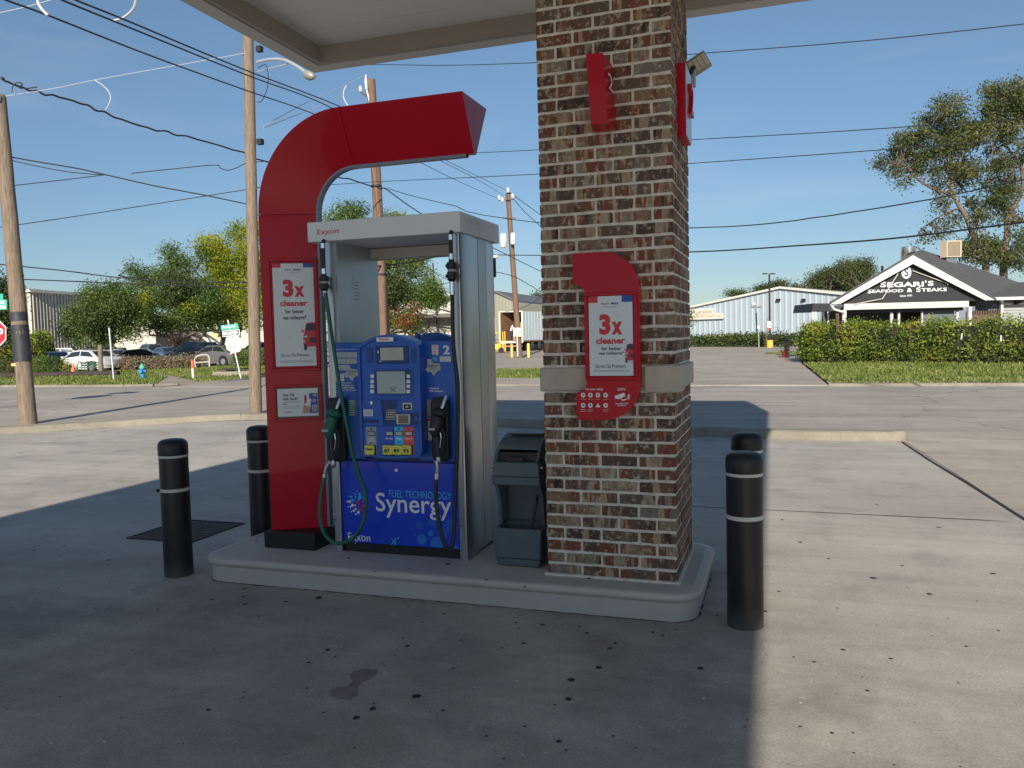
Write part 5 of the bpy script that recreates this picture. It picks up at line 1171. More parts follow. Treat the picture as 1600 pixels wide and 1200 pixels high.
def pz(py): # height on pole 1 of a picture row
    lo, hi = 0., 1.
    for _ in range(40):
        m_ = (lo+hi)/2; p = b1+(e1-b1)*m_; d = p-CAM; y = 600-F_PX*np.dot(d, UP)/np.dot(d, FWD)
        if y > py: lo = m_
        else: hi = m_
    return b1+(e1-b1)*lo, lo
wr = mat('pole_wrap', (.028, .03, .04), .6, var=.25, scale=8, bump=.4, bscale=20)
for y0, y1 in ((502, 488), (565, 508)):
    (p, lp_), (q_, lq_) = pz(y0), pz(y1); MB().tube([p, q_], [.155-.03*lp_+.008, .155-.03*lq_+.008], 18).build('black_wrap', wr, t1, smooth=True, angle=60)
p, _ = pz(568); MB().obox(p+np.array((-.10, -.175, -.04)), RIGHT, FWD, UP, .11, .012, .05).build('pole_tag', mat('tag_orange', (.75, .42, .20), .5), t1)
MB().tube([e1, e1+UP*.0+np.array((0, 0, .05))], [.13, .10], 12).build('pole_top', M_wood, t1)
B('insulator', tuple(e1+np.array((-.02, -.16, -.10))), tuple(e1+np.array((.14, -.08, -.0))), M_wirel, t1)
b2 = np.array(G(400, 646)); D2 = float(np.dot(b2-CAM, FWD))
t2, b2, e2 = pole((400, 646), PD(385, -60, D2+.05), .125, .105, M_wood, 'tall pale wooden pole carrying the street lamp, left of the red pylon')
la = [PD(x, y, D) for (x, y), D in zip(((402, 97), (420, 93), (440, 93), (458, 100), (478, 113), (488, 119)), (16.6, 16.3, 16.0, 15.7, 15.4, 15.3))]
MB().tube(catmull(la, 4), .03, 8).build('lamp_arm', M_grey, t2, smooth=True)
MB().tube([PD(402, 112, 16.6), PD(450, 100, 15.9)], .012, 6).build('arm_brace', M_grey, t2)
c = np.array(PD(490, 121, 15.3)); lh = MB()
for (r, f) in ((0, 0),): pass
ax = np.array(PD(501, 124, 15.1))-np.array(PD(477, 116, 15.4)); ax /= np.linalg.norm(ax)
c0 = np.array(PD(475, 115, 15.4)); lh.tube([c0+ax*t for t in (0, .05, .12, .22, .30, .34)], [.03, .06, .085, .09, .06, .02], 14); lh.build('lamp_head', mat('lamp_head', (.32, .30, .26), .5, .3), t2, smooth=True, angle=60)
for (x, y) in ((405, 77), (406, 222)): p = np.array(PD(x, y, D2-.1)); B('bracket', tuple(p-.05), tuple(p+.06), M_iron, t2)
MB().tube(catmull([PD(403, 106, 16.4), PD(416, 102, 16.2), PD(419, 130, 16.2), PD(411, 155, 16.4), PD(402, 160, 16.6)], 5), .008, 5).build('drop_loop', M_wire, t2)
e3 = PD(579, 125, 27); D3 = 26.4
t3, b3, e3 = pole((605, 590), e3, .19, .15, M_wood2, 'brown wooden pole standing behind the fuel pump', D=27)
def on3(py): 
    lo, hi = 0., 1.
    for _ in range(40):
        m_ = (lo+hi)/2; p = b3+(e3-b3)*m_; d = p-CAM; y = 600-F_PX*np.dot(d, UP)/np.dot(d, FWD)
        if y > py: lo = m_
        else: hi = m_
    return b3+(e3-b3)*lo
for y in (431, 293): p = on3(y); MB().tube([p, p+np.array((0, 0, .07))], .185, 14).build('pole_band', M_iron, t3)
p = on3(140)
for (x0, y0, x1, y1) in ((572, 117, 573, 140), (563, 134, 564, 144)): MB().tube([PD(x0, y0, 26.9), PD(x0+.3, (y0+y1)/2, 26.9), PD(x1, y1, 26.9)], [.03, .075, .05], 10).build('insulator', M_wirel, t3, smooth=True)
MB().tube([PD(565, 145, 26.9), PD(577, 152, 27)], .03, 6).build('bracket', M_wood2, t3); MB().tube([PD(573, 140, 26.9), PD(578, 162, 26.9)], .03, 6).build('bracket', M_grey, t3)
b4 = np.array(G(812, 559)); D4 = float(np.dot(b4-CAM, FWD))
t4, b4, e4 = pole((812, 559), PD(793.5, 302, D4), .20, .16, M_wood2, 'far wooden pole with crossarm and white transformers beside the open trailer')
for (x0, y0, x1, y1, r) in ((778, 313, 803, 311, .05), (786, 340, 806, 341, .04)): MB().tube([PD(x0, y0, D4-.25), PD(x1, y1, D4-.25)], r, 6).build('crossarm', M_wood2, t4)
for (x, y) in ((780, 309), (785, 312), (801, 306), (793.5, 297)): MB().tube([PD(x, y+4, D4-.25), PD(x, y, D4-.25), PD(x, y-4, D4-.25)], [.09, .13, .05], 8).build('insulator', M_wirel, t4, smooth=True)
for (x, y, w, h) in ((786.5, 376, .22, 22), (801.5, 373, .17, 18)): MB().tube([PD(x, y+h/2, D4-.5), PD(x, y+h/2-2, D4-.5), PD(x, y-h/2+2, D4-.5), PD(x, y-h/2, D4-.5)], [w*.8, w, w, w*.7], 12).build('transformer', M_wht, t4, smooth=True)
MB().tube([PD(770, 401, D4-.3), PD(778, 400, D4-.3)], .14, 8).build('cable_splice', M_wht2, t4)

def wire(label, pts, Ds, r=.012, m=None, wav=0.0, name='overhead_wire', group=None):
    """pts: sightings of the wire; its two ends hang at the distances Ds, the rest follows between"""
    d0, d1 = Ds; n = len(pts); s = [0]
    for a, b in zip(pts[:-1], pts[1:]): s.append(s[-1]+math.dist(a, b))
    P = []
    for (x, y), q_ in zip(pts, s):
        t = q_/s[-1]; P.append(PD(x, y, 1/((1-t)/d0+t/d1)))
    C = catmull(P, 10)
    if wav: C = [np.array(p)+np.array((0, 0, wav*math.sin(i*1.3)*(.5+.5*math.sin(i*.37))+wav*.9*math.sin(i*.21+1))) for i, p in enumerate(C)]
    o = MB().tube(C, r, 6).build(name, m or M_wire); tag(o, label, 'wire', group); return o
W_ = wire
W_('thin twisted wire highest over the restaurant, running out of the top of the right edge', [(500, 106), (560, 101), (700, 102), (835, 98), (1000, 91), (1115, 82), (1300, 68), (1450, 54), (1700, 26)], (17, 10), .007, M_wire)
W_('black wire at the red pylon arm tip, upper of two crossing the big tree', [(740, 239), (840, 234), (1070, 219), (1300, 206), (1600, 185), (1700, 177)], (22, 13), .009)
W_('black wire crossing behind the brown pole, lower of the two crossing the big tree', [(500, 290), (590, 284), (840, 272), (1070, 256), (1340, 237), (1600, 216), (1700, 208)], (24, 13), .009)
W_('thick black messy cable from the leaning pole to the pale lamp pole', [(2, 124), (12, 128), (55, 141), (110, 158), (165, 177), (230, 198), (300, 217), (386, 241), (416, 251), (528, 277), (578, 290), (604, 294)], (15.6, 26.8), .020, None, .03)
W_('black cable from the brown pole behind the column to the right of the sky', [(604, 294), (640, 305), (695, 318), (712, 322), (740, 333), (845, 348), (960, 355), (1070, 356), (1180, 351), (1290, 338), (1450, 312), (1600, 280), (1700, 262)], (26.8, 12), .012, None, .004)
W_('thick black cable lowest over the white warehouse and restaurant roof', [(764, 398), (845, 399), (960, 398), (1070, 394), (1140, 391), (1230, 385), (1400, 372), (1600, 347), (1700, 335)], (34, 13), .019)
W_('lowest of the three power lines slanting from the top left corner', [(-40, -22), (9, 0), (75, 24), (230, 85), (384, 141), (490, 178), (600, 226), (663, 257), (720, 285), (780, 311)], (9, D4), .012)
W_('middle of the three power lines slanting from the top left', [(50, -22), (97, 0), (180, 34), (385, 117), (500, 160), (600, 210), (694, 254), (750, 283), (785, 304)], (9, D4), .012)
W_('highest of the three power lines slanting from the top left', [(70, -22), (118, 0), (200, 33), (385, 110), (530, 166), (620, 210), (700, 252), (750, 277), (793, 298)], (9, D4), .012)
W_('wire going right from the tip of the far pole with transformers', [(794, 299), (820, 318), (845, 336)], (D4, 70), .025)
W_('wire going right from the crossarm of the far pole', [(801, 309), (822, 333), (845, 354)], (D4, 70), .025)
W_('thin grey wire rising from the left edge to the pale lamp pole', [(-20, 156), (10, 150), (85, 138), (148, 125), (260, 105), (383, 83)], (15.6, 16.6), .006, M_wirel)
W_('thin pale wire in the extreme top left corner', [(-30, 28), (0, 20), (40, 11), (90, -3)], (12, 12), .006, M_wirel)
W_('thin pale wire rising to the insulator of the brown pole', [(412, 197), (480, 160), (541, 132), (572, 116)], (17, 26.8), .008, M_wirel)
W_('second thin pale wire rising to the brown pole', [(412, 200), (500, 165), (545, 145), (563, 138)], (17, 26.8), .008, M_wirel)
W_('white jumper loop hanging at the top left between two power lines', [(57, -8), (60, 5), (66, 15), (75, 24)], (9.6, 9.6), .018, M_wirel)
W_('long white jumper loop dropping from above to the middle power line', [(212, -6), (211, 8), (203, 20), (190, 29), (176, 33)], (10.6, 10.8), .018, M_wirel)
W_('small white jumper loop between the grey wire and the thick cable', [(148, 125), (160, 133), (169, 142), (173, 152), (170, 163), (165, 172)], (16, 16), .010, M_wirel)
W_('white jumper loop beside the insulators of the brown pole', [(541, 134), (537, 143), (537, 152), (540, 160), (544, 165)], (26, 26), .022, M_wirel)
W_('black cable end looped beside the leaning pole top', [(18, 144), (21, 133), (28, 129), (35, 131), (30, 137), (42, 138), (58, 136)], (15.6, 15.6), .011)
W_('lower black cable from the leaning pole to the pale lamp pole', [(15, 245), (60, 253), (120, 263), (165, 273), (240, 290), (320, 305), (386, 319)], (15.6, 16.7), .013)
W_('thin black wire joining the lower cable just right of the leaning pole', [(15, 250), (60, 260), (110, 269), (160, 273)], (15.6, 16), .009)
W_('thin black wire from the left edge rising to join the lower cable', [(-20, 295), (20, 290), (100, 281), (165, 273)], (15.4, 16), .009)
W_('black wire with a sag arriving at the pale lamp pole', [(205, 271), (270, 264), (335, 258), (345, 263), (356, 266), (370, 262), (386, 255), (416, 252)], (16, 16.8), .009)
W_('black wire rising behind both poles under the sagging wire', [(-20, 357), (0, 355), (105, 340), (240, 319), (386, 296), (420, 290)], (16.5, 17.5), .009)
W_('black wire in front of the trees, upper of the pair', [(-20, 411), (0, 413), (100, 423), (197, 435), (300, 441), (386, 441), (420, 440)], (17, 19), .014)
W_('black wire in front of the trees, lower of the pair', [(-20, 434), (0, 435), (100, 439), (197, 443), (310, 447), (386, 451), (420, 453)], (17, 19), .014)
W_('black cable behind the open window of the fuel pump, rising to the right', [(500, 430), (583, 417), (640, 410), (703, 398), (764, 398)], (24, 34), .028)
W_('thin black wire dropping from the brown pole behind the fuel pump header', [(604, 296), (660, 335), (720, 364), (768, 386), (800, 402), (845, 424)], (26.8, 45), .018)
W_('thin wire beside the grey metal building dropping to the right', [(764, 423), (800, 431), (825, 444), (845, 456)], (45, 50), .02)
W_('thin wire rising from the trailer towards the brick column', [(790, 487), (812, 482), (830, 474), (848, 462)], (70, 60), .02)

# ------------------------------------------------------------------ foliage
M_leafA = leaf_mat('leaf_green', [(.036, .075, .018), (.085, .15, .032), (.15, .23, .05), (.27, .31, .08)], .45)
M_leafB = leaf_mat('leaf_yellow_green', [(.10, .16, .02), (.24, .31, .03), (.40, .42, .04), (.52, .48, .07)], .5)
M_leafC = leaf_mat('leaf_dark', [(.025, .052, .018), (.055, .095, .028), (.11, .15, .05), (.18, .19, .06)], .4)
M_leafD = leaf_mat('leaf_olive', [(.03, .05, .022), (.07, .10, .038), (.13, .15, .05), (.22, .19, .07)], .4)
M_leafH = leaf_mat('leaf_hedge', [(.03, .06, .014), (.085, .14, .022), (.18, .25, .036), (.30, .35, .05), (.40, .33, .07)], .4, .5, .5, .9)
M_leafR = leaf_mat('leaf_rust', [(.16, .05, .02), (.30, .10, .04), (.34, .17, .06), (.12, .12, .03)])
M_leafBr = leaf_mat('leaf_brown', [(.13, .09, .06), (.22, .16, .11), (.30, .24, .17), (.12, .14, .06)], .2)
def leafcloud(cents, radii, n, size, clump=9, flat=.85, spread=None, shell=.55):
    """n leaf quads in clumps spread through the given blobs; shell>0 pushes clumps outwards"""
    cents = np.array(cents); radii = np.array(radii); vol = radii[:, 0]*radii[:, 1]*radii[:, 2]; vol = vol**(2/3); pr = vol/vol.sum()
    nc = max(1, n//clump); b = nr.choice(len(cents), nc, p=pr)
    d = nr.normal(size=(nc, 3)); d /= np.linalg.norm(d, axis=1)[:, None]; rad = shell+(1-shell)*nr.uniform(size=nc)**.5; rad *= nr.uniform(.75, 1.08, nc)
    C = cents[b]+d*rad[:, None]*radii[b]
    sp = (spread or size*2.2)
    P = np.repeat(C, clump, 0)+nr.normal(size=(nc*clump, 3))*sp*np.array([1, 1, .75])
    m = len(P); N = nr.normal(size=(m, 3))+np.array([0, 0, flat]); N /= np.linalg.norm(N, axis=1)[:, None]
    a = np.cross(N, nr.normal(size=(m, 3))); a /= np.linalg.norm(a, axis=1)[:, None]; c_ = np.cross(N, a); s = size*nr.uniform(.55, 1.25, m)[:, None]
    return np.stack([P-a*s*.5, P+c_*s*.30, P+a*s*.5, P-c_*s*.30], 1)
def limb(p, q_, r0, r1, k=5, wob=.06):
    p, q_ = np.array(p), np.array(q_); L_ = np.linalg.norm(q_-p); P = [p]
    for i in range(1, k): P.append(p+(q_-p)*i/k+nr.normal(size=3)*wob*L_*.35*np.array([1, 1, .6]))
    P.append(q_); return P, [r0+(r1-r0)*i/k for i in range(k+1)]
def tree(label, base, blobs, D, m, n, size, r0, depth=1.0, fork=.35, name='tree', extra=None, clump=14, shell=.45, bases_D=None, twigs=True, spread=None):
    """blobs: (px, py, r px[, dD]) sightings of crown masses at distance D"""
    b = np.array(G(*base)) if bases_D is None else np.array(PD(*base, bases_D)); b[2] = -.1 if bases_D is None else b[2]
    t = empty(name, (b[0], b[1], 0), 0, label, 'tree')
    k = D/F_PX; C, Rr = [], []; n = int(n*2.1); size *= .66; blobs = [(b_[0], b_[1], b_[2]*.86) + tuple(b_[3:]) for b_ in blobs]
    for bl in blobs:
        dd = bl[3] if len(bl) > 3 else rnd.uniform(-1, 1)*bl[2]*k*.6
        C.append(PD(bl[0], bl[1], D+dd)); Rr.append((bl[2]*k, bl[2]*k*depth, bl[2]*k*.92))
    quads('crown', leafcloud(C, Rr, n, size, clump, shell=shell, spread=spread), m, t)
    cc = np.mean(C, 0); zs = b[2]+(cc[2]-b[2])*fork*1.2
    f = np.array((b[0]+(cc[0]-b[0])*.25, b[1]+(cc[1]-b[1])*.25, max(zs, .6)))
    P, rr2 = limb(b, f, r0, r0*.75, 6, .05); MB().tube(P, [rr2[0]*1.35]+rr2[1:], 10).build('trunk', M_bark, t, smooth=True)
    br = MB()
    for c_, R_ in zip(C, Rr):
        s_ = f+(np.array(c_)-f)*0; P, rr2 = limb(f, np.array(c_)+np.array((0, 0, -R_[2]*.45)), r0*.45, r0*.12, 6, .10); br.tube(P, rr2, 6)
        if twigs:
            for _ in range(5):
                i = rnd.randrange(3, 7); d = nr.normal(size=3); d /= np.linalg.norm(d); P2, r2 = limb(P[i], np.array(c_)+d*np.array(R_)*.85, r0*.12, r0*.03, 3, .12); br.tube(P2, r2, 4)
    br.build('branches', M_bark, t, smooth=True)
    if extra is not None:
        for (bl2, m2, n2) in extra:
            C2 = [PD(x, y, D+rnd.uniform(-.5, .5)-.8) for x, y, r in bl2]; R2 = [(r*k, r*k, r*k) for x, y, r in bl2]; quads('leaves', leafcloud(C2, R2, int(n2*1.8), size, clump, shell=.2), m2, t)
    return t
# left bank, left to right
tree('dark green tree behind the stop sign at the left edge of the photo', (-18, 575), [(-6, 470, 30), (4, 445, 16), (-14, 505, 30), (6, 500, 14), (8, 525, 10), (-30, 470, 40)], 46, M_leafC, 9000, .24, .18)
tree('low spreading green tree over the parked white sedan', (158, 573), [(118, 500, 26), (150, 468, 24), (178, 476, 22), (195, 465, 24), (150, 510, 30), (190, 505, 26), (108, 520, 15), (215, 490, 20), (175, 450, 15), (140, 455, 12), (170, 525, 18), (205, 520, 16), (125, 535, 12), (160, 540, 10)], 50, M_leafA, 10500, .21, .12, extra=[([(150, 500, 26), (190, 480, 20)], M_leafC, 4000)])
tree('large green oak-like tree with a dark trunk in the middle of the parking lot', (287, 553), [(262, 395, 12), (270, 388, 8), (255, 430, 22), (285, 415, 24), (225, 440, 22), (240, 470, 26), (275, 465, 30), (310, 450, 26), (300, 490, 26), (250, 505, 22), (215, 425, 12), (205, 415, 8), (312, 500, 18), (330, 470, 20), (275, 500, 20), (225, 500, 16)], 55, M_leafA, 12500, .22, .30, fork=.30, extra=[([(220, 470, 12), (228, 478, 10), (300, 480, 10)], M_leafB, 1500), ([(280, 450, 24)], M_leafC, 3000)])
tree('tall bright yellow green tree behind the pale lamp pole', (345, 560), [(335, 385, 20), (350, 410, 26), (375, 365, 20), (385, 400, 28), (390, 440, 28), (350, 440, 24), (365, 470, 26), (400, 470, 26), (340, 480, 18), (325, 500, 12), (395, 500, 18), (405, 360, 16), (318, 382, 12), (405, 420, 24), (360, 495, 16), (335, 415, 16)], 57, M_leafB, 15000, .25, .28, fork=.3, extra=[([(318, 395, 9), (330, 500, 14)], M_leafA, 900)])
tree('large green tree behind the fuel pump and the brown pole', (625, 545), [(540, 335, 24), (560, 330, 16), (520, 345, 18), (600, 345, 18), (625, 345, 14), (545, 360, 30), (595, 410, 32), (640, 415, 28), (655, 400, 16), (610, 460, 34), (640, 460, 24), (560, 430, 40), (600, 500, 24), (640, 500, 22), (665, 425, 12), (530, 480, 36), (575, 500, 30), (648, 512, 10)], 45, M_leafA, 15500, .19, .26, fork=.3, extra=[([(636, 498, 9), (628, 505, 8), (650, 478, 8), (612, 485, 9), (584, 460, 8), (640, 490, 6)], M_leafR, 650), ([(620, 345, 12), (600, 400, 14), (640, 395, 12)], M_leafB, 2500), ([(610, 450, 24)], M_leafC, 3000)])
tree('small slim green tree beside the thin metal pole behind the fuel pump', (681, 548), [(672, 440, 9), (676, 455, 12), (665, 470, 10), (680, 470, 12), (690, 466, 7), (665, 455, 8)], 44, M_leafA, 3000, .18, .06, twigs=False)
# right: two tall airy trees behind the restaurant, with limbs as sighted
def airy(label, trunk, limbs, blobs, D, m, n, size, r0):
    b = np.array(PD(*trunk[0], D)); bz = (b[0], b[1], 0); t = empty('tree', bz, 0, label, 'tree')
    P = [np.array((b[0], b[1], -.1)), np.array((b[0], b[1], b[2]*.5))] + [np.array(PD(x, y, D)) for x, y in trunk]; C = catmull(P, 4); MB().tube(C, [r0*(1.15-.72*i/len(C)) for i in range(len(C))], 12).build('trunk', M_bark2, t, smooth=True)
    br = MB(); ends = []
    for li in limbs:
        P = [np.array(PD(x, y, D+dz)) for x, y, dz in li[1:]]; C = catmull(P, 4); br.tube(C, [li[0]*.8*(1-.8*i/len(C)) for i in range(len(C))], 7); ends += C[len(C)//3:]
    k = D/F_PX; big = blobs; blobs = [(x+rnd.gauss(0, r*.55), y+rnd.gauss(0, r*.5), r*rnd.uniform(.38, .68)) for x, y, r in big for _ in range(4)]; Cc = [PD(x, y, D+rnd.uniform(-1.6, 1.6)) for x, y, r in blobs]; Rr = [(r*k, r*k*1.2, r*k*.85) for x, y, r in blobs]
    for c_, R_ in zip(Cc, Rr):
        c_ = np.array(c_); e = min(ends, key=lambda p: np.linalg.norm(p-c_)); P2, r2 = limb(e, c_, .035, .012, 3, .15); br.tube(P2, r2, 4)
        for _ in range(1): d = nr.normal(size=3); d /= np.linalg.norm(d); P3_, r3 = limb(c_, c_+d*np.array(R_)*.9, .02, .008, 3, .15); br.tube(P3_, r3, 4)
    br.build('branches', M_bark2, t, smooth=True)
    quads('crown', leafcloud(Cc, [(a*.9, b*.9, c*.9) for a, b, c in Rr], n, size, 16, flat=.2, shell=.15, spread=size*2.0), m, t); return t
M_bark2 = mat('bark_light', (.10, .075, .06), .95, c2=(.22, .17, .135), scale=4, stretch=(5, 5, 1), bump=1, bscale=12)
airy('tall open tree leaning left behind the restaurant roof, left of the pair', [(1540, 402), (1532, 385), (1518, 362), (1510, 340), (1496, 318), (1489, 306)],
 [(.16, (0), (0), (0))][:0] + [(.20, (1490, 308, 0), (1487, 290, 0), (1486, 262, 0), (1485, 232, 0), (1480, 200, 0), (1486, 165, 0)), (.15, (1490, 308, 0), (1476, 300, -.3), (1462, 296, -.5), (1445, 288, -.8), (1430, 275, -1), (1420, 262, -1), (1405, 255, -1.2)), (.10, (1500, 325, 0), (1482, 331, .3), (1465, 340, .5), (1450, 350, .6), (1435, 362, .8)), (.08, (1486, 270, 0), (1500, 255, .5), (1515, 240, .8), (1530, 225, 1)), (.08, (1485, 235, 0), (1465, 215, -.4), (1450, 205, -.6)), (.08, (1515, 350, 0), (1530, 330, .6), (1545, 318, 1))],
 [(1492, 158, 10), (1468, 160, 8), (1480, 175, 12), (1450, 187, 7), (1445, 188, 7), (1500, 190, 13), (1470, 205, 12), (1490, 212, 15), (1515, 210, 13), (1440, 210, 12), (1415, 215, 9), (1425, 225, 12), (1450, 225, 15), (1475, 232, 14), (1500, 232, 14), (1522, 222, 12), (1540, 200, 12), (1400, 235, 11), (1420, 245, 14), (1385, 252, 9), (1378, 256, 6), (1400, 262, 9), (1440, 250, 13), (1430, 268, 9), (1412, 285, 6), (1460, 270, 8), (1475, 260, 9), (1505, 262, 11), (1520, 270, 11), (1500, 285, 10), (1470, 288, 8), (1525, 250, 8), (1478, 310, 8), (1470, 325, 6), (1520, 320, 11), (1535, 335, 10), (1462, 350, 6), (1448, 372, 7), (1440, 378, 5), (1470, 365, 8), (1485, 345, 7), (1525, 375, 10), (1545, 385, 14), (1535, 395, 13), (1515, 398, 12), (1500, 392, 10)],
 52, M_leafD, 27000, .17, .22)
airy('tall open tree with a thick pale trunk at the right edge, right of the pair', [(1568, 424), (1569, 395), (1574, 365), (1574, 345), (1583, 325), (1594, 305), (1600, 285)],
 [(.20, (1600, 290, 0), (1597, 265, 0), (1588, 250, 0), (1575, 232, 0), (1567, 222, 0), (1560, 212, 0)), (.16, (1600, 288, 0), (1612, 260, .4), (1616, 220, .6), (1610, 180, .8)), (.10, (1570, 220, 0), (1562, 195, 0), (1570, 165, 0), (1580, 150, 0)), (.10, (1580, 335, 0), (1600, 345, .3), (1606, 370, .4), (1612, 400, .4)), (.08, (1566, 222, 0), (1552, 215, -.5), (1545, 205, -.7))],
 [(1562, 150, 12), (1580, 145, 13), (1598, 142, 13), (1610, 150, 14), (1550, 165, 10), (1570, 170, 14), (1592, 172, 14), (1555, 185, 12), (1578, 195, 13), (1600, 195, 15), (1545, 195, 9), (1585, 215, 10), (1550, 235, 8), (1565, 250, 10), (1560, 260, 9), (1545, 262, 7), (1580, 265, 7), (1570, 285, 13), (1560, 298, 13), (1578, 300, 12), (1555, 315, 12), (1570, 325, 9), (1545, 290, 8), (1560, 345, 6), (1595, 365, 8), (1600, 385, 9), (1590, 345, 5), (1555, 395, 14), (1572, 400, 13), (1590, 410, 9), (1600, 250, 9), (1612, 230, 12), (1552, 130+14, 7)],
 53, M_leafD, 24000, .17, .25)
# distant trees
def far_tree(label, blobs, D, m, n, size, base): return tree(label, base, blobs, D, m, n, size, .16, twigs=False, clump=8, shell=.5)
far_tree('distant olive tree between the white warehouse and the restaurant roof, left half', [(1275, 440, 14), (1290, 430, 14), (1262, 450, 9), (1300, 445, 16), (1310, 425, 12), (1285, 455, 14), (1322, 450, 14)], 118, M_leafD, 6000, .38, (1290, 532))
far_tree('distant olive tree between the white warehouse and the restaurant roof, taller right half', [(1335, 418, 13), (1350, 415, 12), (1325, 430, 14), (1345, 435, 16), (1358, 425, 8), (1340, 450, 16), (1318, 412, 7)], 112, M_leafD, 5500, .38, (1340, 532))
far_tree('small distant tree on the left above the white warehouse roof', [(1140, 460, 3.5), (1150, 459, 4), (1162, 459, 3), (1156, 461, 3)], 150, M_leafC, 1100, .4, (1150, 530))
far_tree('small distant tree above the middle of the white warehouse roof', [(1190, 452, 5), (1203, 448, 5), (1216, 445, 5), (1226, 444, 4), (1183, 454, 3), (1210, 452, 5)], 135, M_leafC, 2200, .4, (1205, 530))
far_tree('small distant tree right of the light pole above the warehouse roof', [(1243, 450, 3), (1237, 451, 2.5), (1249, 451, 2.5)], 135, M_leafC, 500, .4, (1243, 530))
far_tree('distant dark tree above the trailer, left of the brick column', [(842, 470, 10), (836, 485, 9), (850, 480, 14), (826, 489, 6), (845, 492, 10)], 96, M_leafC, 2600, .4, (842, 545))
far_tree('green street tree half hidden behind the brick column, above the low hedge', [(1066, 490, 8), (1060, 500, 12), (1068, 505, 6)], 62, M_leafA, 1500, .25, (1060, 548))

def hedge(name, label, pts, z0, z1, w, m, n, size, round_=False, cat='hedge', stems=True, group=None):
    """pts: ground line of the hedge front, as (x, y)"""
    P = [np.array((p[0], p[1], 0.)) for p in pts]; t = empty(name, tuple(P[0]), 0, label, cat, group)
    C, Rr = [], []
    for a, b in zip(P[:-1], P[1:]):
        L_ = np.linalg.norm(b-a); k = max(1, int(L_/(w*.38))); tt = (b-a)/L_; nn = np.array((-tt[1], tt[0], 0.))
        for i in range(k+1):
            c_ = a+(b-a)*i/k+nn*w*.5; h = (z1-z0)*rnd.uniform(.93, 1.05)
            C.append(c_+np.array((0, 0, z0+h/2))); Rr.append((w*.42, w*.5, h*.5))
            C.append(c_+np.array((0, 0, z0+h*.75))); Rr.append((w*.36, w*.40, h*.26)); C.append(c_+np.array((0, 0, z0+h*.25))-nn*w*.1); Rr.append((w*.36, w*.42, h*.26))
    quads('foliage', leafcloud(C, Rr, n, size, 7, flat=.5, shell=.72, spread=size*1.3), m, t)
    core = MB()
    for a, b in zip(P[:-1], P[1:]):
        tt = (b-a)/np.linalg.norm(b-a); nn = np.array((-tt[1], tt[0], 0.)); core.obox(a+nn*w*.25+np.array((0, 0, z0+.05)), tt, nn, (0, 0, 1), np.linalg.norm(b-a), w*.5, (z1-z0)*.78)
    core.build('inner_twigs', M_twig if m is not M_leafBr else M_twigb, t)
    return t
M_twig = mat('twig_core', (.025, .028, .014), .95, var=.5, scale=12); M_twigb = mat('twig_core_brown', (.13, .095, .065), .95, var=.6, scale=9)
gg = lambda *p: G(*p)[:2]
h0, h1, h2, h3 = gg(1256, 567), gg(1330, 568), gg(1450, 569), gg(1660, 571)
hedge('tall_hedge', 'long tall yellow green hedge in front of the black and white restaurant', [h0, h1, h2, h3, (h3[0]+5, h3[1]-2.6)], 0, 1.74, 1.7, M_leafH, 60000, .105)
hedge('tall_hedge', 'reddish rounded end of the tall hedge beside the restaurant driveway', [(h0[0]-.1, h0[1]+2.6), (h0[0]-.25, h0[1]+.5)], 0, 1.68, 1.5, M_leafH, 9000, .115)
hl = [gg(1040, 543), gg(1100, 542), gg(1180, 542), gg(1252, 541)]
hedge('low_hedge', 'low dark clipped hedge along the foot of the white warehouse', [(p[0], p[1]) for p in hl], .1, 1.05, 1.4, M_leafC, 12000, .20)
hedge('low_hedge', 'brownish clipped hedge between the parked cars and the grass', [gg(163, 579), gg(200, 580), gg(250, 578), gg(318, 575)], .05, .74, .8, M_leafBr, 16000, .09)
hedge('low_hedge', 'green clipped hedge behind the white stop sign back', [gg(364, 574), gg(385, 574), gg(418, 573)], .05, .95, .8, M_leafA, 5000, .11)
hedge('low_hedge', 'dense green clipped hedge left of the white sedan', [gg(50, 583), gg(70, 584), gg(84, 584)], .0, .85, .8, M_leafA, 5500, .10)
hedge('low_hedge', 'twiggy grey green hedge behind the leaning pole at the left edge', [gg(-30, 583), gg(0, 583), gg(30, 583), gg(46, 583)], .0, .80, .8, M_leafD, 7000, .10)
for (x, y, w, h, l) in ((65, 575, 21, 59, 'domed clipped topiary bush right of the leaning pole'), (15, 577, 24, 60, 'domed clipped topiary bush behind the stop sign')):
    b = G(x, y); D = float(np.dot(np.array(b)-CAM, FWD)); k = D/F_PX; t = empty('topiary_bush', b, 0, l, 'bush'); c_ = np.array(b)
    quads('foliage', leafcloud([c_+[0, 0, h*k*.35], c_+[0, 0, h*k*.60], c_+[0, 0, h*k*.2]], [(w*k*.95, w*k*.95, h*k*.36), (w*k*.85, w*k*.85, h*k*.40), (w*k*.9, w*k*.9, h*k*.22)], 9000, .15, 6, flat=.5, shell=.9, spread=.12), M_leafB if False else M_leafH, t)
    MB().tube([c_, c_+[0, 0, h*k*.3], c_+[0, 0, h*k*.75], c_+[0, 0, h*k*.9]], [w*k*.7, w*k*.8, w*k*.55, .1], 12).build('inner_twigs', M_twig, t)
# bits of shrub growing in front of the cars
hedge('shrub', 'thin yellowing shrub beside the orange cone', [gg(99, 586), gg(106, 586)], 0, .55, .4, M_leafB, 260, .10, cat='shrub')
tree('bare leafless sapling beside the light pole with the yellow base', (1197, 543), [(1193, 500, 5), (1198, 505, 5), (1201, 495, 4)], 66, M_leafBr, 12, .1, .05)
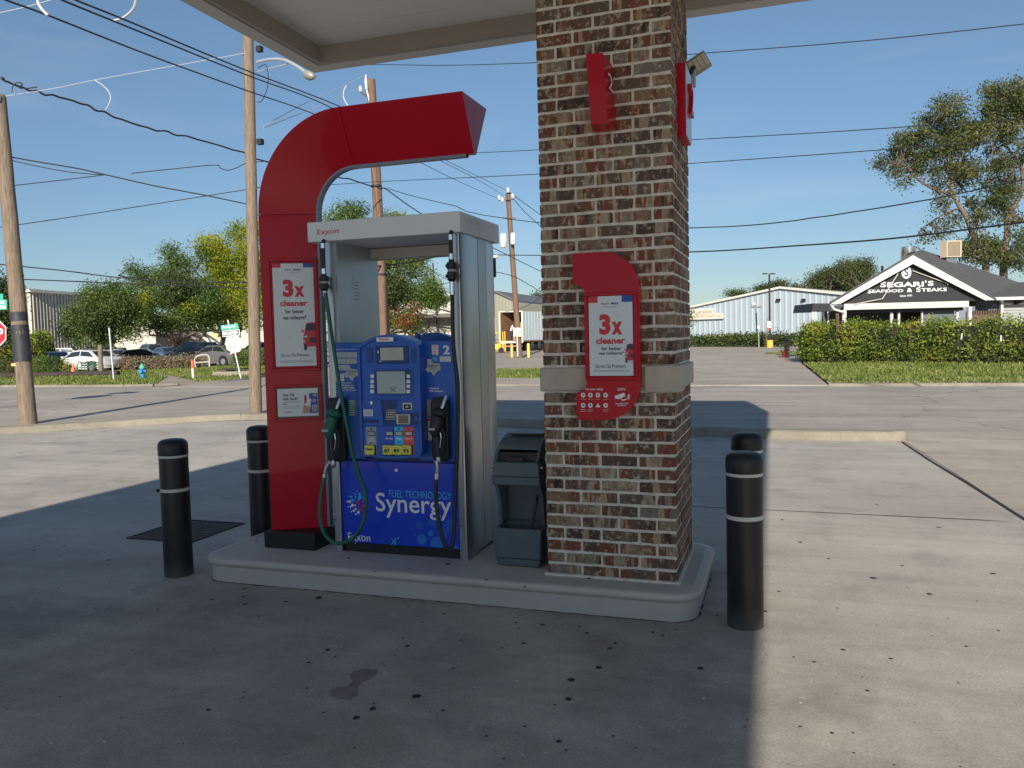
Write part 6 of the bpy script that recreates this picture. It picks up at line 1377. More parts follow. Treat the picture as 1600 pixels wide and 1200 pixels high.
# ------------------------------------------------------------------ vehicles
M_tyre = mat('tyre', (.015, .015, .016), .8); M_rim = mat('rim', (.45, .46, .48), .35, .7); M_lampg = mat('lamp_glass', (.65, .68, .70), .1, coat=1); M_tail = mat('tail_lamp', (.35, .01, .01), .2, coat=1)
M_arch = mat('arch_dark', (.01, .01, .011), .9)
def paintm(name, c): return mat('car_paint_'+name, c, .28, .1, coat=.8)
SED = dict(L=4.6, low=[(-2.3, .45, .80, .78), (-2.22, .26, .93, .86), (-1.6, .20, .97, .90), (0, .18, .93, .91), (1.0, .18, .92, .91), (1.7, .20, .80, .89), (2.15, .24, .66, .82), (2.3, .38, .55, .70)], gh=[(-1.75, .97), (-1.05, 1.37), (-.2, 1.44), (.35, 1.40), (1.15, .93)], wh=.32, wx=(-1.38, 1.38))
SUV = dict(L=4.7, low=[(-2.35, .50, 1.00, .80), (-2.28, .30, 1.06, .90), (-1.6, .26, 1.08, .93), (0, .25, 1.06, .94), (1.0, .25, 1.06, .94), (1.7, .27, .98, .92), (2.2, .30, .86, .85), (2.35, .45, .70, .72)], gh=[(-2.25, 1.06), (-1.95, 1.66), (-.4, 1.72), (.35, 1.68), (1.1, 1.06)], wh=.37, wx=(-1.42, 1.42))
PIC = dict(L=5.4, low=[(-2.7, .55, 1.05, .88), (-2.65, .40, 1.06, .93), (-1.0, .35, 1.06, .94), (0, .32, 1.08, .95), (1.2, .32, 1.10, .95), (1.9, .34, 1.04, .93), (2.6, .36, .98, .88), (2.7, .5, .8, .8)], gh=[(-.85, 1.08), (-.70, 1.72), (.1, 1.78), (.7, 1.74), (1.35, 1.09)], wh=.40, wx=(-1.7, 1.75))
def car(label, pos, heading, S, m, scale=.9, cat='car', name='parked_car'):
    t = empty(name, (pos[0], pos[1], 0), heading, label, cat, 'cars parked in the lot on the left'); t.scale = (scale,)*3
    V = []; Fc = []; n = 8; low = S['low']
    for x, z0, z1, w in low:
        V += [(x, -w*.92, z0), (x, -w, z0+(z1-z0)*.45), (x, -w*.97, z1-.04), (x, -w*.80, z1), (x, w*.80, z1), (x, w*.97, z1-.04), (x, w, z0+(z1-z0)*.45), (x, w*.92, z0)]
    for k in range(len(low)-1): Fc += [(k*n+q_, k*n+(q_+1) % n, (k+1)*n+(q_+1) % n, (k+1)*n+q_) for q_ in range(n)]
    Fc += [tuple(range(n))[::-1], tuple((len(low)-1)*n+q_ for q_ in range(n))]
    body = finish('body', V, Fc, m, t, local=True, smooth=True, angle=50)
    def beltz(x):
        for a, b in zip(low[:-1], low[1:]):
            if a[0] <= x <= b[0]: u = (x-a[0])/(b[0]-a[0]); return a[2]+(b[2]-a[2])*u, a[3]+(b[3]-a[3])*u
        return low[-1][2], low[-1][3]
    gh = S['gh']; V = []; Fc = []; zr_ = max(z for _, z in gh)
    for x, z in gh:
        zb_, wb = beltz(x); h = (z-zb_)/(zr_-zb_+.001); wt_ = wb*(.93-.20*max(0, h))
        V += [(x, -wb*.93, zb_-.03), (x, -wt_, z-.02), (x, -wt_*.86, z+.012*(h > .5)), (x, wt_*.86, z+.012*(h > .5)), (x, wt_, z-.02), (x, wb*.93, zb_-.03)]
    n = 6
    for k in range(len(gh)-1): Fc += [(k*n+q_, k*n+(q_+1) % n, (k+1)*n+(q_+1) % n, (k+1)*n+q_) for q_ in range(n)]
    Fc += [tuple(range(n))[::-1], tuple((len(gh)-1)*n+q_ for q_ in range(n))]
    roof = finish('roof', V, Fc, m, t, local=True, smooth=True, angle=40)
    # windows: proud panes on the cabin
    def side(x, u, s):  # u: 0 belt .. 1 roof
        for a, b in zip(gh[:-1], gh[1:]):
            if a[0] <= x <= b[0]: z = a[1]+(b[1]-a[1])*(x-a[0])/(b[0]-a[0]); break
        else: z = gh[0][1]
        zb_, wb = beltz(x); h = (z-zb_)/(zr_-zb_+.001); wt_ = wb*(.93-.20*max(0, h)); zz = zb_-.03+(z-.02-zb_+.03)*u; ww = wb*.93+(wt_-wb*.93)*u
        return (x, s*(ww+.012), zz)
    for s in (-1, 1):
        xs = [gh[0][0]+(.18 if S is not SUV else .1)]; mid = (gh[1][0]+gh[3][0])/2+.02; xe = gh[4][0]-.18
        for a, b, tp_a, tp_b in ((gh[0][0]+.22, mid-.04, gh[1][0]+.02, mid-.04), (mid+.04, xe, mid+.04, gh[3][0]+.06)):
            pts = [side(a, .30, s), side(b, .30, s), side(min(b, tp_b), .90, s), side(max(a, tp_a), .90, s)]
            xm = (tp_a+tp_b)/2
            finish('side_window', pts, [(0, 1, 2, 3) if s > 0 else (3, 2, 1, 0)], M_glass, t, local=True)
        hx = mid; MB().box((gh[4][0]-.30, s*beltz(.8)[1]*.97, beltz(.8)[0]-.0), (gh[4][0]-.12, s*(beltz(.8)[1]*.97+.16), beltz(.8)[0]+.12)).build('wing_mirror', m, t, local=True, bevel=.02)
        for wx in S['wx']:
            w = .93*beltz(wx)[1]; c = (wx, 0, S['wh'])
            ar = MB().tube([(wx, s*(w*1.0), S['wh']+.03), (wx, s*(beltz(wx)[1]+.008), S['wh']+.03)], S['wh']+.07, 20).build('wheel_arch', M_arch, t, local=True)
            wl = MB().tube([(wx, s*(w-.14), S['wh']), (wx, s*(beltz(wx)[1]-.03), S['wh']), (wx, s*(beltz(wx)[1]+.012), S['wh'])], [S['wh'], S['wh'], S['wh']*.95], 20).build('wheel', M_tyre, t, local=True, smooth=True, angle=40)
            MB().tube([(wx, s*(beltz(wx)[1]), S['wh']), (wx, s*(beltz(wx)[1]+.020), S['wh'])], [S['wh']*.66, S['wh']*.60], 14).build('rim', M_rim, wl, local=True)
    def glass(k0, k1, x0u, x1u, nm):
        a, b = gh[k0], gh[k1]; pa = [(V[k0*6+1]), V[k0*6+4]]; pb = [V[k1*6+1], V[k1*6+4]]
        def P(u, v): p = [np.array(q_) for q_ in (pa[0], pa[1], pb[0], pb[1])]; l = p[0]+(p[2]-p[0])*u; r = p[1]+(p[3]-p[1])*u; return l+(r-l)*v
        nn = np.cross(np.array(pb[0])-np.array(pa[0]), np.array(pa[1])-np.array(pa[0])); nn /= np.linalg.norm(nn); nn = nn if nn[2] > 0 else -nn
        finish(nm, [P(x0u, .06)+nn*.035, P(x0u, .94)+nn*.035, P(x1u, .90)+nn*.035, P(x1u, .10)+nn*.035], [(0, 1, 2, 3)], M_glass, t, local=True)
    glass(4, 3, .06, .92, 'windscreen'); glass(0, 1, .08, .9, 'rear_window')
    f = low[-2]; r = low[1]
    for s in (-1, 1):
        MB().box((f[0]-.18, s*f[3]*.62, f[2]-.17), (f[0]+.06, s*(f[3]*.98), f[2]-.03)).build('headlight', M_lampg, t, local=True, bevel=.02)
        MB().box((r[0]-.03, s*r[3]*.62, r[2]-.22), (r[0]+.14, s*(r[3]*.99), r[2]-.06)).build('tail_light', M_tail, t, local=True, bevel=.02)
    if S is PIC:
        B_ = MB().box((-2.62, -.80, .98), (-.95, .80, 1.075)); B_.build('cargo_bed', M_arch, t, local=True)
    return t
wht = paintm('white', (.66, .67, .66)); slv = paintm('silver', (.42, .43, .44)); blk = paintm('black', (.012, .013, .016)); dkb = paintm('navy', (.03, .042, .075)); blu = paintm('blue', (.05, .11, .19)); gry = paintm('dark_grey', (.12, .125, .13))
def at_car(cx, by): g = G(cx, by); return g[0], g[1]
VR = math.atan2(RIGHT[1], RIGHT[0])     # heading of the picture's right
car('white sedan facing left behind the orange cone and the green bench', at_car(136, 581), VR+PI-.35, SED, wht, .87)
car('silver minivan behind the white sedan', at_car(146, 567), VR+PI-.6, SUV, slv, .82)
car('light blue car with a big windscreen left of the white sedan', at_car(88, 577), VR+PI-.9, SED, blu, .80)
car('small white pickup truck behind the low tree', at_car(186, 562), VR+PI-.5, PIC, wht, .72, 'truck', 'parked_truck')
car('dark grey pickup truck in front of the dark warehouse doorway', at_car(238, 563), VR+PI-.7, PIC, gry, .86, 'truck', 'parked_truck')
car('black sedan with red tail light behind the brownish hedge', at_car(224, 572), VR+.25, SED, blk, .82)
car('small blue car parked left of the thick tree trunk', at_car(258, 566), VR+PI-.8, SED, blu, .85)
car('dark navy SUV parked right behind the thick tree trunk', at_car(300, 567), VR+PI-.35, SUV, dkb, .92)
car('dark sedan facing left just left of the white back of the stop sign', at_car(341, 571.5), VR+PI-.45, SED, gry, .92)
car('dark SUV half hidden behind the two tone sedan', at_car(345, 561), VR+.3, SUV, dkb, .80)
car('white car between the pale lamp pole and the red pylon', at_car(405, 563), VR+PI-.3, SUV, wht, .85)
car('black car glimpsed under the low tree at the left', at_car(110, 566), VR+.2, SUV, blk, .78)
car('silver car behind the wooden post', at_car(172, 571), VR+PI-.5, SED, slv, .82)

# ------------------------------------------------------------------ street things on the left bank
def bolt_sign(mb): pass
hyd = empty('fire_hydrant', G(223, 592), 0, 'blue fire hydrant with a green bonnet on the grass', 'fire hydrant'); c = np.array(G(223, 592)); k = .88
M_hb = mat('hydrant_blue', (.03, .20, .42), .5); M_hg = mat('hydrant_green', (.08, .42, .30), .5)
MB().lathe(tuple(c), [(.17*k, 0), (.17*k, .05), (.12*k, .06), (.115*k, .46*k), (.14*k, .48*k), (.14*k, .52*k)], 16).build('barrel', M_hb, hyd, smooth=True, angle=40)
MB().lathe(tuple(c), [(.13*k, .52*k), (.125*k, .58*k), (.09*k, .66*k), (.04*k, .70*k), (.035*k, .75*k)], 16).build('bonnet', M_hg, hyd, smooth=True, angle=50)
for s in (-1, 1): MB().tube([c+RIGHT*s*.1*k+[0, 0, .38*k], c+RIGHT*s*.20*k+[0, 0, .38*k]], .062*k, 12).build('side_nozzle', M_hb, hyd)
MB().tube([c-FWD*.1*k+[0, 0, .36*k], c-FWD*.21*k+[0, 0, .36*k]], .08*k, 12).build('pumper_nozzle', M_hb, hyd)
cn = empty('traffic_cone', G(115, 586), 0, 'orange traffic cone in front of the white sedan', 'traffic cone'); c = G(115, 586)
M_or = mat('cone_orange', (.75, .16, .06), .5)
MB().lathe(c, [(.17, 0), (.14, .04), (.02, .60)], 14).build('cone_body', M_or, cn, smooth=True); B('cone_base', (c[0]-.2, c[1]-.2, c[2]), (c[0]+.2, c[1]+.2, c[2]+.035), M_or, cn)
op = empty('marker_post', G(302, 593), 0, 'white marker post with an orange top on the grass by the side street', 'marker post'); c = np.array(G(302, 593))
MB().tube([c, c+[0, 0, .45]], .055, 10).build('post', M_wht, op); MB().tube([c+[0, 0, .45], c+[0, 0, .80]], [.058, .05], 10).build('orange_sleeve', M_or, op)
wp = MB().tube([G(158, 586), PD(156.5, 539, float(np.dot(np.array(G(158, 586))-CAM, FWD)))], [.12, .11], 10).build('wooden_post', M_wood, smooth=True); tag(wp, 'short thick wooden post in front of the white sedan', 'post')
def thin_post(label, base, top, r, m, name='sign_post', cat='sign post'):
    b = np.array(G(*base)); D = float(np.dot(b-CAM, FWD)); t = empty(name, tuple(b), 0, label, cat); e = np.array(PD(*top, D)); MB().tube([b, e], r, 8).build('post', m, t); return t, b, e, D
thin_post('thin pale leaning metal post without a sign on the grass, left of the blue hydrant', (178, 595), (170.5, 512), .035, M_grey)
# bench
bn = empty('bench', G(139, 586), 0, 'dark green metal bench with hooped ends by the white sedan', 'bench'); c = np.array(G(139, 586)); u = np.array((RIGHT[0], RIGHT[1], 0)); f = np.array((FWD[0], FWD[1], 0)); M_bg = mat('bench_green', (.03, .09, .06), .5)
for k in range(3): MB().obox(c+u*-.55+f*.12*k+[0, 0, .36], u, f, (0, 0, 1), 1.1, .09, .03).build('seat_slat', M_bg, bn)
for k in range(2): MB().obox(c+u*-.55+f*.36+[0, 0, .45+.12*k], u, f, (0, 0, 1), 1.1, .03, .08).build('back_slat', M_bg, bn)
for s in (-.55, -.18, .18, .55): MB().tube(catmull([c+u*s, c+u*s+[0, 0, .5], c+u*s+f*.18+[0, 0, .66], c+u*s+f*.36+[0, 0, .6], c+u*s+f*.40], 4), .022, 6).build('end_hoop', M_bg, bn)
# timber edge along the parking lot
tm = empty('landscape_timber', G(90, 592), 0, 'long dark timber edging along the left parking lot', 'edging'); L0, L1 = np.array(G(-40, 592)), np.array(G(186, 588)); n = 6
for k in range(n):
    a = L0+(L1-L0)*k/n; b = L0+(L1-L0)*(k+.985)/n; MB().tube([a+[0, 0, .12], b+[0, 0, .12]], .15, 8).build('log', mat('timber_dark', (.045, .032, .028), .9, var=.3, scale=4), tm)
# concrete utility box with steel lid
ub = empty('utility_vault', G(345, 588), 0, 'low concrete utility vault with a raised dark steel lid on the grass', 'utility vault'); A = np.array(G(332, 589)); u = np.array((RIGHT[0], RIGHT[1], 0)); f = np.array((FWD[0], FWD[1], 0))
MB().obox(A, u, f, (0, 0, 1), 1.75, 1.0, .22).build('vault_body', M_kerb, ub, bevel=.02); MB().obox(A+u*.25+f*.1+[0, 0, .28], u, f, (0, 0, 1), 1.1, .8, .05).build('lid', M_iron, ub); MB().obox(A+u*.5+f*.3+[0, 0, .22], u, f, (0, 0, 1), .3, .3, .06).build('lid_riser', M_iron, ub)
MB().obox(np.array(G(305, 590)), u, f, (0, 0, 1), .75, .5, .06).build('side_pad', M_kerb, ub)
# pipe rack by the two tone car
gu = empty('guard_rail', G(318, 576), 0, 'pale pipe guard by the end of the brownish hedge', 'guard rail'); A = np.array(G(306, 576)); pts = [A, A+[0, 0, .65], A+u*.75+[0, 0, .75], A+u*.78, ]; MB().tube(catmull(pts, 4), .035, 6).build('hoop', M_wht2, gu); MB().tube([A+[0, 0, .35], A+u*.78+[0, 0, .38]], .03, 6).build('crossbar', M_wht2, gu)
# stop sign seen from behind with street name and one way plates
def octa(c, r, u, v, n, t, rot0=PI/8): return [c+u*r*math.cos(rot0+k*PI/4)+v*r*math.sin(rot0+k*PI/4) for k in range(8)]
t, b, e, D = thin_post('leaning stop sign seen from behind, with one way and green street name plates', (377, 593), (356, 500), .032, M_grey, 'stop_sign', 'stop sign')
px2 = D/F_PX; up_ = (e-b)/np.linalg.norm(e-b); ri = RIGHT-up_*np.dot(RIGHT, up_); ri /= np.linalg.norm(ri); nf = np.cross(ri, up_)
c = np.array(PD(366, 537.5, D))-nf*(-.05); P = octa(c+FWD*.05, 14.6*px2, ri, up_, nf, .01); MB().prism(P, tuple(FWD*.012)).build('octagon_plate', mat('sign_back', (.45, .45, .44), .5, .1), t)
gsn = mat('street_sign_green', (.02, .36, .26), .4); c = np.array(PD(359, 511, D)); ri2 = RIGHT*math.cos(.10)+UP*math.sin(.10); up2 = -RIGHT*math.sin(.10)+UP*math.cos(.10)
o1 = MB().obox(c-ri2*13.5*px2-up2*4*px2-FWD*.03, ri2, up2, FWD, 27*px2, 8*px2, .01).build('street_name_plate', gsn, t)
q2 = MB(); put_text(q2, 'Shepherd Dr', (-11*px2, -2.4*px2, 10*px2, 2.6*px2), c-FWD*.032, ri2, up2, -FWD, .02, .002); q2.build('lettering', M_white, o1)
c = np.array(PD(361.5, 520.5, D)); o1 = MB().obox(c-ri2*13.5*px2-up2*4.7*px2-FWD*.04, ri2, up2, FWD, 27*px2, 9.4*px2, .01).build('one_way_plate', M_white, t)
oc = c-FWD*.042; q2 = MB(); rect(q2, -12.5*px2, -3.7*px2, 12.5*px2, 3.7*px2, oc, ri2, up2, -FWD, .001); q2.build('plate_field', M_ink, o1)
q2 = MB(); s = px2; q2.poly([oc+ri2*x*s+up2*y*s-FWD*.003 for x, y in ((-11.5, -2.2), (5.5, -2.2), (5.5, -3.4), (11.8, 0), (5.5, 3.4), (5.5, 2.2), (-11.5, 2.2))]); q2.build('arrow', M_white, o1)
q2 = MB(); put_text(q2, 'ONE WAY', (-9*s, -1.5*s, 4.5*s, 1.5*s), oc, ri2, up2, -FWD, .04, .005); q2.build('lettering', M_ink, o1)
# near stop sign cut by the left edge
D = 19.7; c = np.array(PD(-14, 521, D)); px2 = D/F_PX; b = c.copy(); b[2] = 0; t = empty('stop_sign', tuple(b), 0, 'red stop sign and green street name plate cut by the left edge', 'stop sign')
MB().tube([b+FWD*.04, np.array((b[0], b[1], c[2]+55*px2))+FWD*.04], .028, 8).build('post', M_grey, t)
o1 = MB().prism(octa(c, 25.5*px2, RIGHT, UP, FWD, .01), tuple(FWD*.01)).build('octagon_border', M_white, t); MB().prism(octa(c-FWD*.003, 24*px2, RIGHT, UP, FWD, .01), tuple(FWD*.003)).build('octagon_face', mat('sign_red', (.55, .01, .03), .35), t)
q2 = MB(); put_text(q2, 'STOP', (-19*px2, -8*px2, 19*px2, 8*px2), c-FWD*.003, RIGHT, UP, -FWD, .03, .003); q2.build('lettering', M_white, t)
c2 = np.array(PD(-16, 476, D)); o1 = MB().obox(c2-RIGHT*27*px2-UP*8*px2, RIGHT, UP, FWD, 54*px2, 16*px2, .006).build('street_name_plate', gsn, t)
q2 = MB(); put_text(q2, 'Allen St', (-22*px2, -5*px2, 10*px2, 5*px2), c2, RIGHT, UP, -FWD, .02, .002); put_text(q2, 'DR', (15*px2, 1*px2, 24*px2, 6.5*px2), c2, RIGHT, UP, -FWD, .03, .002); put_text(q2, '5500', (12*px2, -6.5*px2, 25*px2, -1*px2), c2, RIGHT, UP, -FWD, .03, .002); q2.build('lettering', M_white, o1)
MB().obox(np.array(PD(-30, 466, D))-UP*3*px2+FWD*.02, RIGHT, UP, FWD, 34*px2, 10*px2, .006).build('upper_name_plate', gsn, t)
# thin metal pole and NO TRUCKS sign behind the pump
thin_post('thin dark metal pole behind the fuel pump window', (686, 552), (676.5, 411), .07, M_iron, 'metal_pole', 'pole')
t, b, e, D = thin_post('small white regulation sign seen through the top of the fuel pump', (627, 552), (626, 522), .03, M_grey, 'road_sign', 'sign')
px2 = D/F_PX; c = np.array(PD(626.5, 512, D)); MB().obox(c-RIGHT*6.5*px2-UP*10*px2, RIGHT, UP, FWD, 13*px2, 20*px2, .01).build('sign_plate', M_white, t)
q2 = MB(); put_text(q2, 'NO', (-3.5*px2, 3*px2, 3.5*px2, 7*px2), c, RIGHT, UP, -FWD, .03, .003); put_text(q2, 'THRU', (-5*px2, -3*px2, 5*px2, 1*px2), c, RIGHT, UP, -FWD, .03, .003); put_text(q2, 'TRUCKS', (-5*px2, -8.5*px2, 5*px2, -5*px2), c, RIGHT, UP, -FWD, .02, .003); q2.build('lettering', M_ink, t)
B('sign_top_cap', (0, 0, 0), (.01, .01, .01), M_iron) if False else None

# ------------------------------------------------------------------ buildings
def ribbed(mb, p, q_, z0, z1, pitch=.3, dep=.05, zt=None):
    """profiled sheet wall from p to q (x, y); outward normal to the right of p->q ; zt(t) gives the top height"""
    p, q_ = np.array((p[0], p[1], 0.)), np.array((q_[0], q_[1], 0.)); L_ = np.linalg.norm(q_-p); d = (q_-p)/L_; nn = np.array((d[1], -d[0], 0)); k = int(L_/pitch); V = []; 
    for i in range(k):
        for f_, o_ in ((0, 0), (.55, 0), (.68, dep), (.87, dep)):
            s = (i+f_)*pitch; t = s/L_; top = zt(t) if zt else z1; a = p+d*s+nn*o_; V += [a+[0, 0, z0], a+[0, 0, top]]
    t = 1; top = zt(1) if zt else z1; V += [q_+[0, 0, z0], q_+[0, 0, top]]
    mb.add(V, [(2*i, 2*i+2, 2*i+3, 2*i+1) for i in range(len(V)//2-1)])
def solid(mb, p, q_, z0, z1, depth):   # wall slab behind p->q
    p, q_ = np.array((p[0], p[1], z0)), np.array((q_[0], q_[1], z0)); L_ = np.linalg.norm(q_-p); d = (q_-p)/L_; nn = np.array((-d[1], d[0], 0)); mb.obox(p, d, nn, (0, 0, 1), L_, depth, z1-z0)
M_mtl = mat('sheet_cream', (.46, .44, .38), .5, .1, var=.06, scale=.6, coords='pos'); M_mtlg = mat('sheet_grey_green', (.27, .27, .215), .5, .1, var=.06, scale=.6, coords='pos'); M_mtlw = mat('sheet_pale_blue', (.34, .41, .47), .45, .1, var=.03, scale=.5, coords='pos'); M_wallw = mat('painted_wall', (.56, .54, .49), .8, var=.05, scale=.8, coords='pos'); M_rooft = mat('roof_trim', (.12, .12, .13), .6); M_dark = mat('dark_opening', (.012, .012, .013), .9)
# long cream warehouse on the left
bl = empty('warehouse', (-70, 57, 0), 0, 'long cream corrugated warehouse running behind the parked cars on the left', 'warehouse')
A = np.array(PD(47, 457, 80))[:2]; dv = np.array((-.12, .9928)); Z = 6.9
A0 = A-dv*0; E0 = A+dv*95
w = MB(); ribbed(w, A0+dv*.0, A0+dv*19, 1.0, Z, .42, .07); w.build('profiled_cladding', M_mtl, bl)
w = MB(); solid(w, A0, A0+dv*19, 0, 1.0, .3); w.build('base_wall', mat('base_brick', (.20, .12, .08), .9), bl)
nL = np.array((-dv[1], dv[0])); w = MB(); solid(w, A0, A0+dv*19, 1.0, Z-.05, .2); w.build('wall', M_mtl, bl)
w = MB(); ribbed(w, A0+nL*22, A0, 1.0, Z, .42, .07); w.build('profiled_cladding', M_mtl, bl)
w = MB(); solid(w, A0+nL*22, A0, 0, Z, -.01 if False else .2); w.build('wall', M_mtl, bl)
w = MB(); w.prism([tuple(A0-dv*.3-nL*.3)+(Z,), tuple(A0+dv*19.3-nL*.3)+(Z,), tuple(A0+dv*19.3+nL*22)+(Z,), tuple(A0-dv*.3+nL*22)+(Z,)], (0, 0, .28)); w.build('roof', M_wht2, bl)
w = MB(); p = A0+dv*7.0-nL*.12; w.obox((p[0], p[1], 4.4), (dv[0], dv[1], 0), (nL[0], nL[1], 0), (0, 0, 1), .9, .1, 2.0); w.build('louvre', mat('louvre_grey', (.25, .25, .24), .6), bl)
p = A0+nL*4; w = MB(); w.obox((p[0], p[1], Z+.28), (dv[0], dv[1], 0), (nL[0], nL[1], 0), (0, 0, 1), 6, 5, .45); w.build('roof_curb', M_wht2, bl)
b5 = empty('low_building', (-76, 76, 0), 0, 'low white building with dark doorways behind the parked cars, right of the cream warehouse', 'building')
A1 = np.array(PD(196, 530, 92))[:2]; d5 = np.array((RIGHT[0], RIGHT[1])); d5 = d5/np.linalg.norm(d5)*1.0; d5 = np.array((d5[0]*math.cos(.25)-d5[1]*math.sin(.25), d5[0]*math.sin(.25)+d5[1]*math.cos(.25))); n5 = np.array((-d5[1], d5[0]))
def seg(a, b, z0, z1, dep, nm, m): w = MB(); solid(w, A1+d5*a, A1+d5*b, z0, z1, dep); return w.build(nm, m, b5)
seg(-14, 3.2, 0, 4.1, 8, 'wall', M_wallw); seg(3.2, 6.9, 2.9, 4.1, 8, 'lintel', M_wallw); seg(3.2, 6.9, 0, 2.9, .1, 'x', M_dark).location += Vector((0, 0, 0)); bpy.data.objects['x'].name = 'doorway'
seg(6.9, 22, 0, 4.1, 8, 'wall', M_wallw); seg(-14.2, 22.2, 4.1, 4.35, 8, 'roof', M_rooft)
for a in (-3.5, 11.6, 12.3): 
    w = MB(); q_ = A1+d5*a-n5*.06; w.obox((q_[0], q_[1], 0), (d5[0], d5[1], 0), (n5[0], n5[1], 0), (0, 0, 1), .18 if a > 0 else 1.6, .05, 4.1 if a > 0 else 2.6); w.build('downpipe' if a > 0 else 'doorway', M_dark, b5)
w = MB(); q_ = A1+d5*9.1-n5*.05; w.obox((q_[0], q_[1], 1.9), (d5[0], d5[1], 0), (n5[0], n5[1], 0), (0, 0, 1), .9, .04, .7); w.build('wall_notice', M_yellow if False else mat('notice', (.55, .52, .25), .6), b5)
# cream building with awning seen through the pump
b6 = empty('shop_building', (-31, 64, 0), 0, 'cream metal building with a dark canopy seen through the top of the fuel pump', 'building')
A6 = np.array(PD(520, 500, 74))[:2]; E6 = np.array(PD(716, 500, 76))[:2]; d6 = (E6-A6)/np.linalg.norm(E6-A6); n6 = np.array((-d6[1], d6[0])); L6 = np.linalg.norm(E6-A6)
w = MB(); solid(w, A6, E6, 0, 2.0, 10); w.build('wall', M_wallw, b6); w = MB(); solid(w, A6, E6, 2.0, 3.25, 10); w.build('wall', M_mtlg, b6); w = MB(); ribbed(w, A6-n6*.05, E6-n6*.05, 2.0, 3.25, .45, .05); w.build('profiled_cladding', M_mtlg, b6)
w = MB(); solid(w, A6, E6, 3.25, 5.0, 10); w.build('upper_wall', M_wallw, b6); w = MB(); w.prism([tuple(A6-n6*1.6)+(3.3,), tuple(E6-n6*1.6)+(3.3,), tuple(E6)+(3.55,), tuple(A6)+(3.55,)], (0, 0, .12)); w.build('awning', M_rooft, b6)
w = MB(); solid(w, A6-n6*.2, E6-n6*.2, 5.0, 5.35, 10); w.build('roof_edge', M_rooft, b6); w = MB(); solid(w, A6-n6*.3, E6-n6*.3, 5.36, 5.5, 10); w.build('roof', M_wht2, b6)
for a in (L6*.62, L6*.80): 
    q_ = A6+d6*a-n6*.07; w = MB(); w.obox((q_[0], q_[1], 0), (d6[0], d6[1], 0), (n6[0], n6[1], 0), (0, 0, 1), 4.4 if a < L6*.7 else 3.6, .04, 1.75); w.build('roller_door', M_wht2, b6)
# grey green metal building beside the trailer
b7 = empty('metal_building', (-23, 65, 0), 0, 'grey green ribbed metal building with a low gable behind the forklift', 'building')
A7 = np.array(PD(716, 500, 80))[:2]; E7 = np.array(PD(811, 500, 78))[:2]; zt = lambda t: 5.7-abs(t-.64)*(2.9 if t > .64 else 1.3)
w = MB(); ribbed(w, A7, E7, 0, 5, .34, .05, zt); w.build('profiled_cladding', M_mtlg, b7)
d7 = (E7-A7)/np.linalg.norm(E7-A7); n7 = np.array((-d7[1], d7[0])); L7 = np.linalg.norm(E7-A7)
w = MB(); ribbed(w, E7, E7+n7*16, 0, zt(1), .34, .05); w.build('profiled_cladding', M_mtlg, b7)
for t0, t1 in ((0, .64), (.64, 1)):
    p, q_ = A7+d7*L7*t0-n7*.25, A7+d7*L7*t1-n7*.25
    w = MB(); V = [tuple(p)+(zt(t0),), tuple(q_)+(zt(t1),), tuple(q_+n7*16)+(zt(t1),), tuple(p+n7*16)+(zt(t0),)]; w.prism(V, (0, 0, .16)); w.build('roof', M_rooft, b7)
p = A7+d7*L7*.70-n7*.1; w = MB(); w.tube([tuple(p)+(0,), tuple(p)+(3.6,)], .05, 6); w.build('conduit', M_rooft, b7)

# trailer with open rear doors, seen from behind left
tr = empty('box_trailer', (-22, 68, 0), 0, 'silver box trailer with open rear end, backed up beside the grey green building', 'trailer')
DA = 75.; k = DA/F_PX
a0, a1 = np.array(PD(782, 548, DA)), np.array(PD(817.5, 548, DA)); uu = a1-a0; uu[2] = 0; Wt = np.linalg.norm(uu); uu /= Wt; vv = np.array((uu[1]*-1, uu[0], 0.)); vv = vv*math.cos(.62)+uu*math.sin(.62); vv /= np.linalg.norm(vv)
zf, ztp = 1.0, 3.65; a0[2] = 0; Lt = 12.5; M_ply = mat('trailer_ply', (.17, .085, .045), .8, var=.2, scale=2); M_alu = mat('trailer_side', (.50, .56, .60), .4, .3, var=.05, scale=1)
zz = np.array((0, 0, 1.))
def ob(p, du, dv_, dw, nm, m, par=tr, **kw): return MB().obox(p, uu, vv, zz, du, dv_, dw).build(nm, m, par, **kw)
ob(a0+zz*(zf-.12), Wt, Lt, .14, 'floor', M_ply); ob(a0+zz*ztp, Wt, Lt, .06, 'roof', M_alu); ob(a0+uu*.05+zz*zf, .04, Lt, ztp-zf, 'lining', M_ply); ob(a0+uu*(Wt-.09)+zz*zf, .04, Lt, ztp-zf, 'lining', M_ply)
ob(a0+uu*0+zz*zf, .045, Lt, ztp-zf, 'side_wall', M_alu); ob(a0+uu*(Wt-.045)+zz*zf, .045, Lt, ztp-zf, 'side_wall', M_alu); ob(a0+vv*(Lt-.1)+zz*zf, Wt, .1, ztp-zf, 'front_wall', M_ply)
rb2 = MB()
for i in range(24): rb2.obox(a0+uu*Wt+vv*(.5+i*.5)+zz*zf, uu, vv, zz, .02, .05, ztp-zf)
rb2.build('side_ribs', M_alu, tr)
ob(a0-vv*.05-uu*.05+zz*(zf-.1), .12, .06, ztp-zf+.18, 'door_frame', M_wht2); ob(a0-vv*.05+uu*(Wt-.08)+zz*(zf-.1), .13, .06, ztp-zf+.18, 'door_frame', M_wht2); ob(a0-vv*.05+zz*(ztp), Wt, .06, .1, 'door_frame', M_wht2); ob(a0-vv*.06+zz*(zf-.22), Wt, .08, .20, 'rear_sill', M_wht2)
ob(a0-vv*.02+uu*.1+zz*.45, Wt-.2, .08, .10, 'bumper', mat('bumper_orange', (.6, .22, .10), .5))
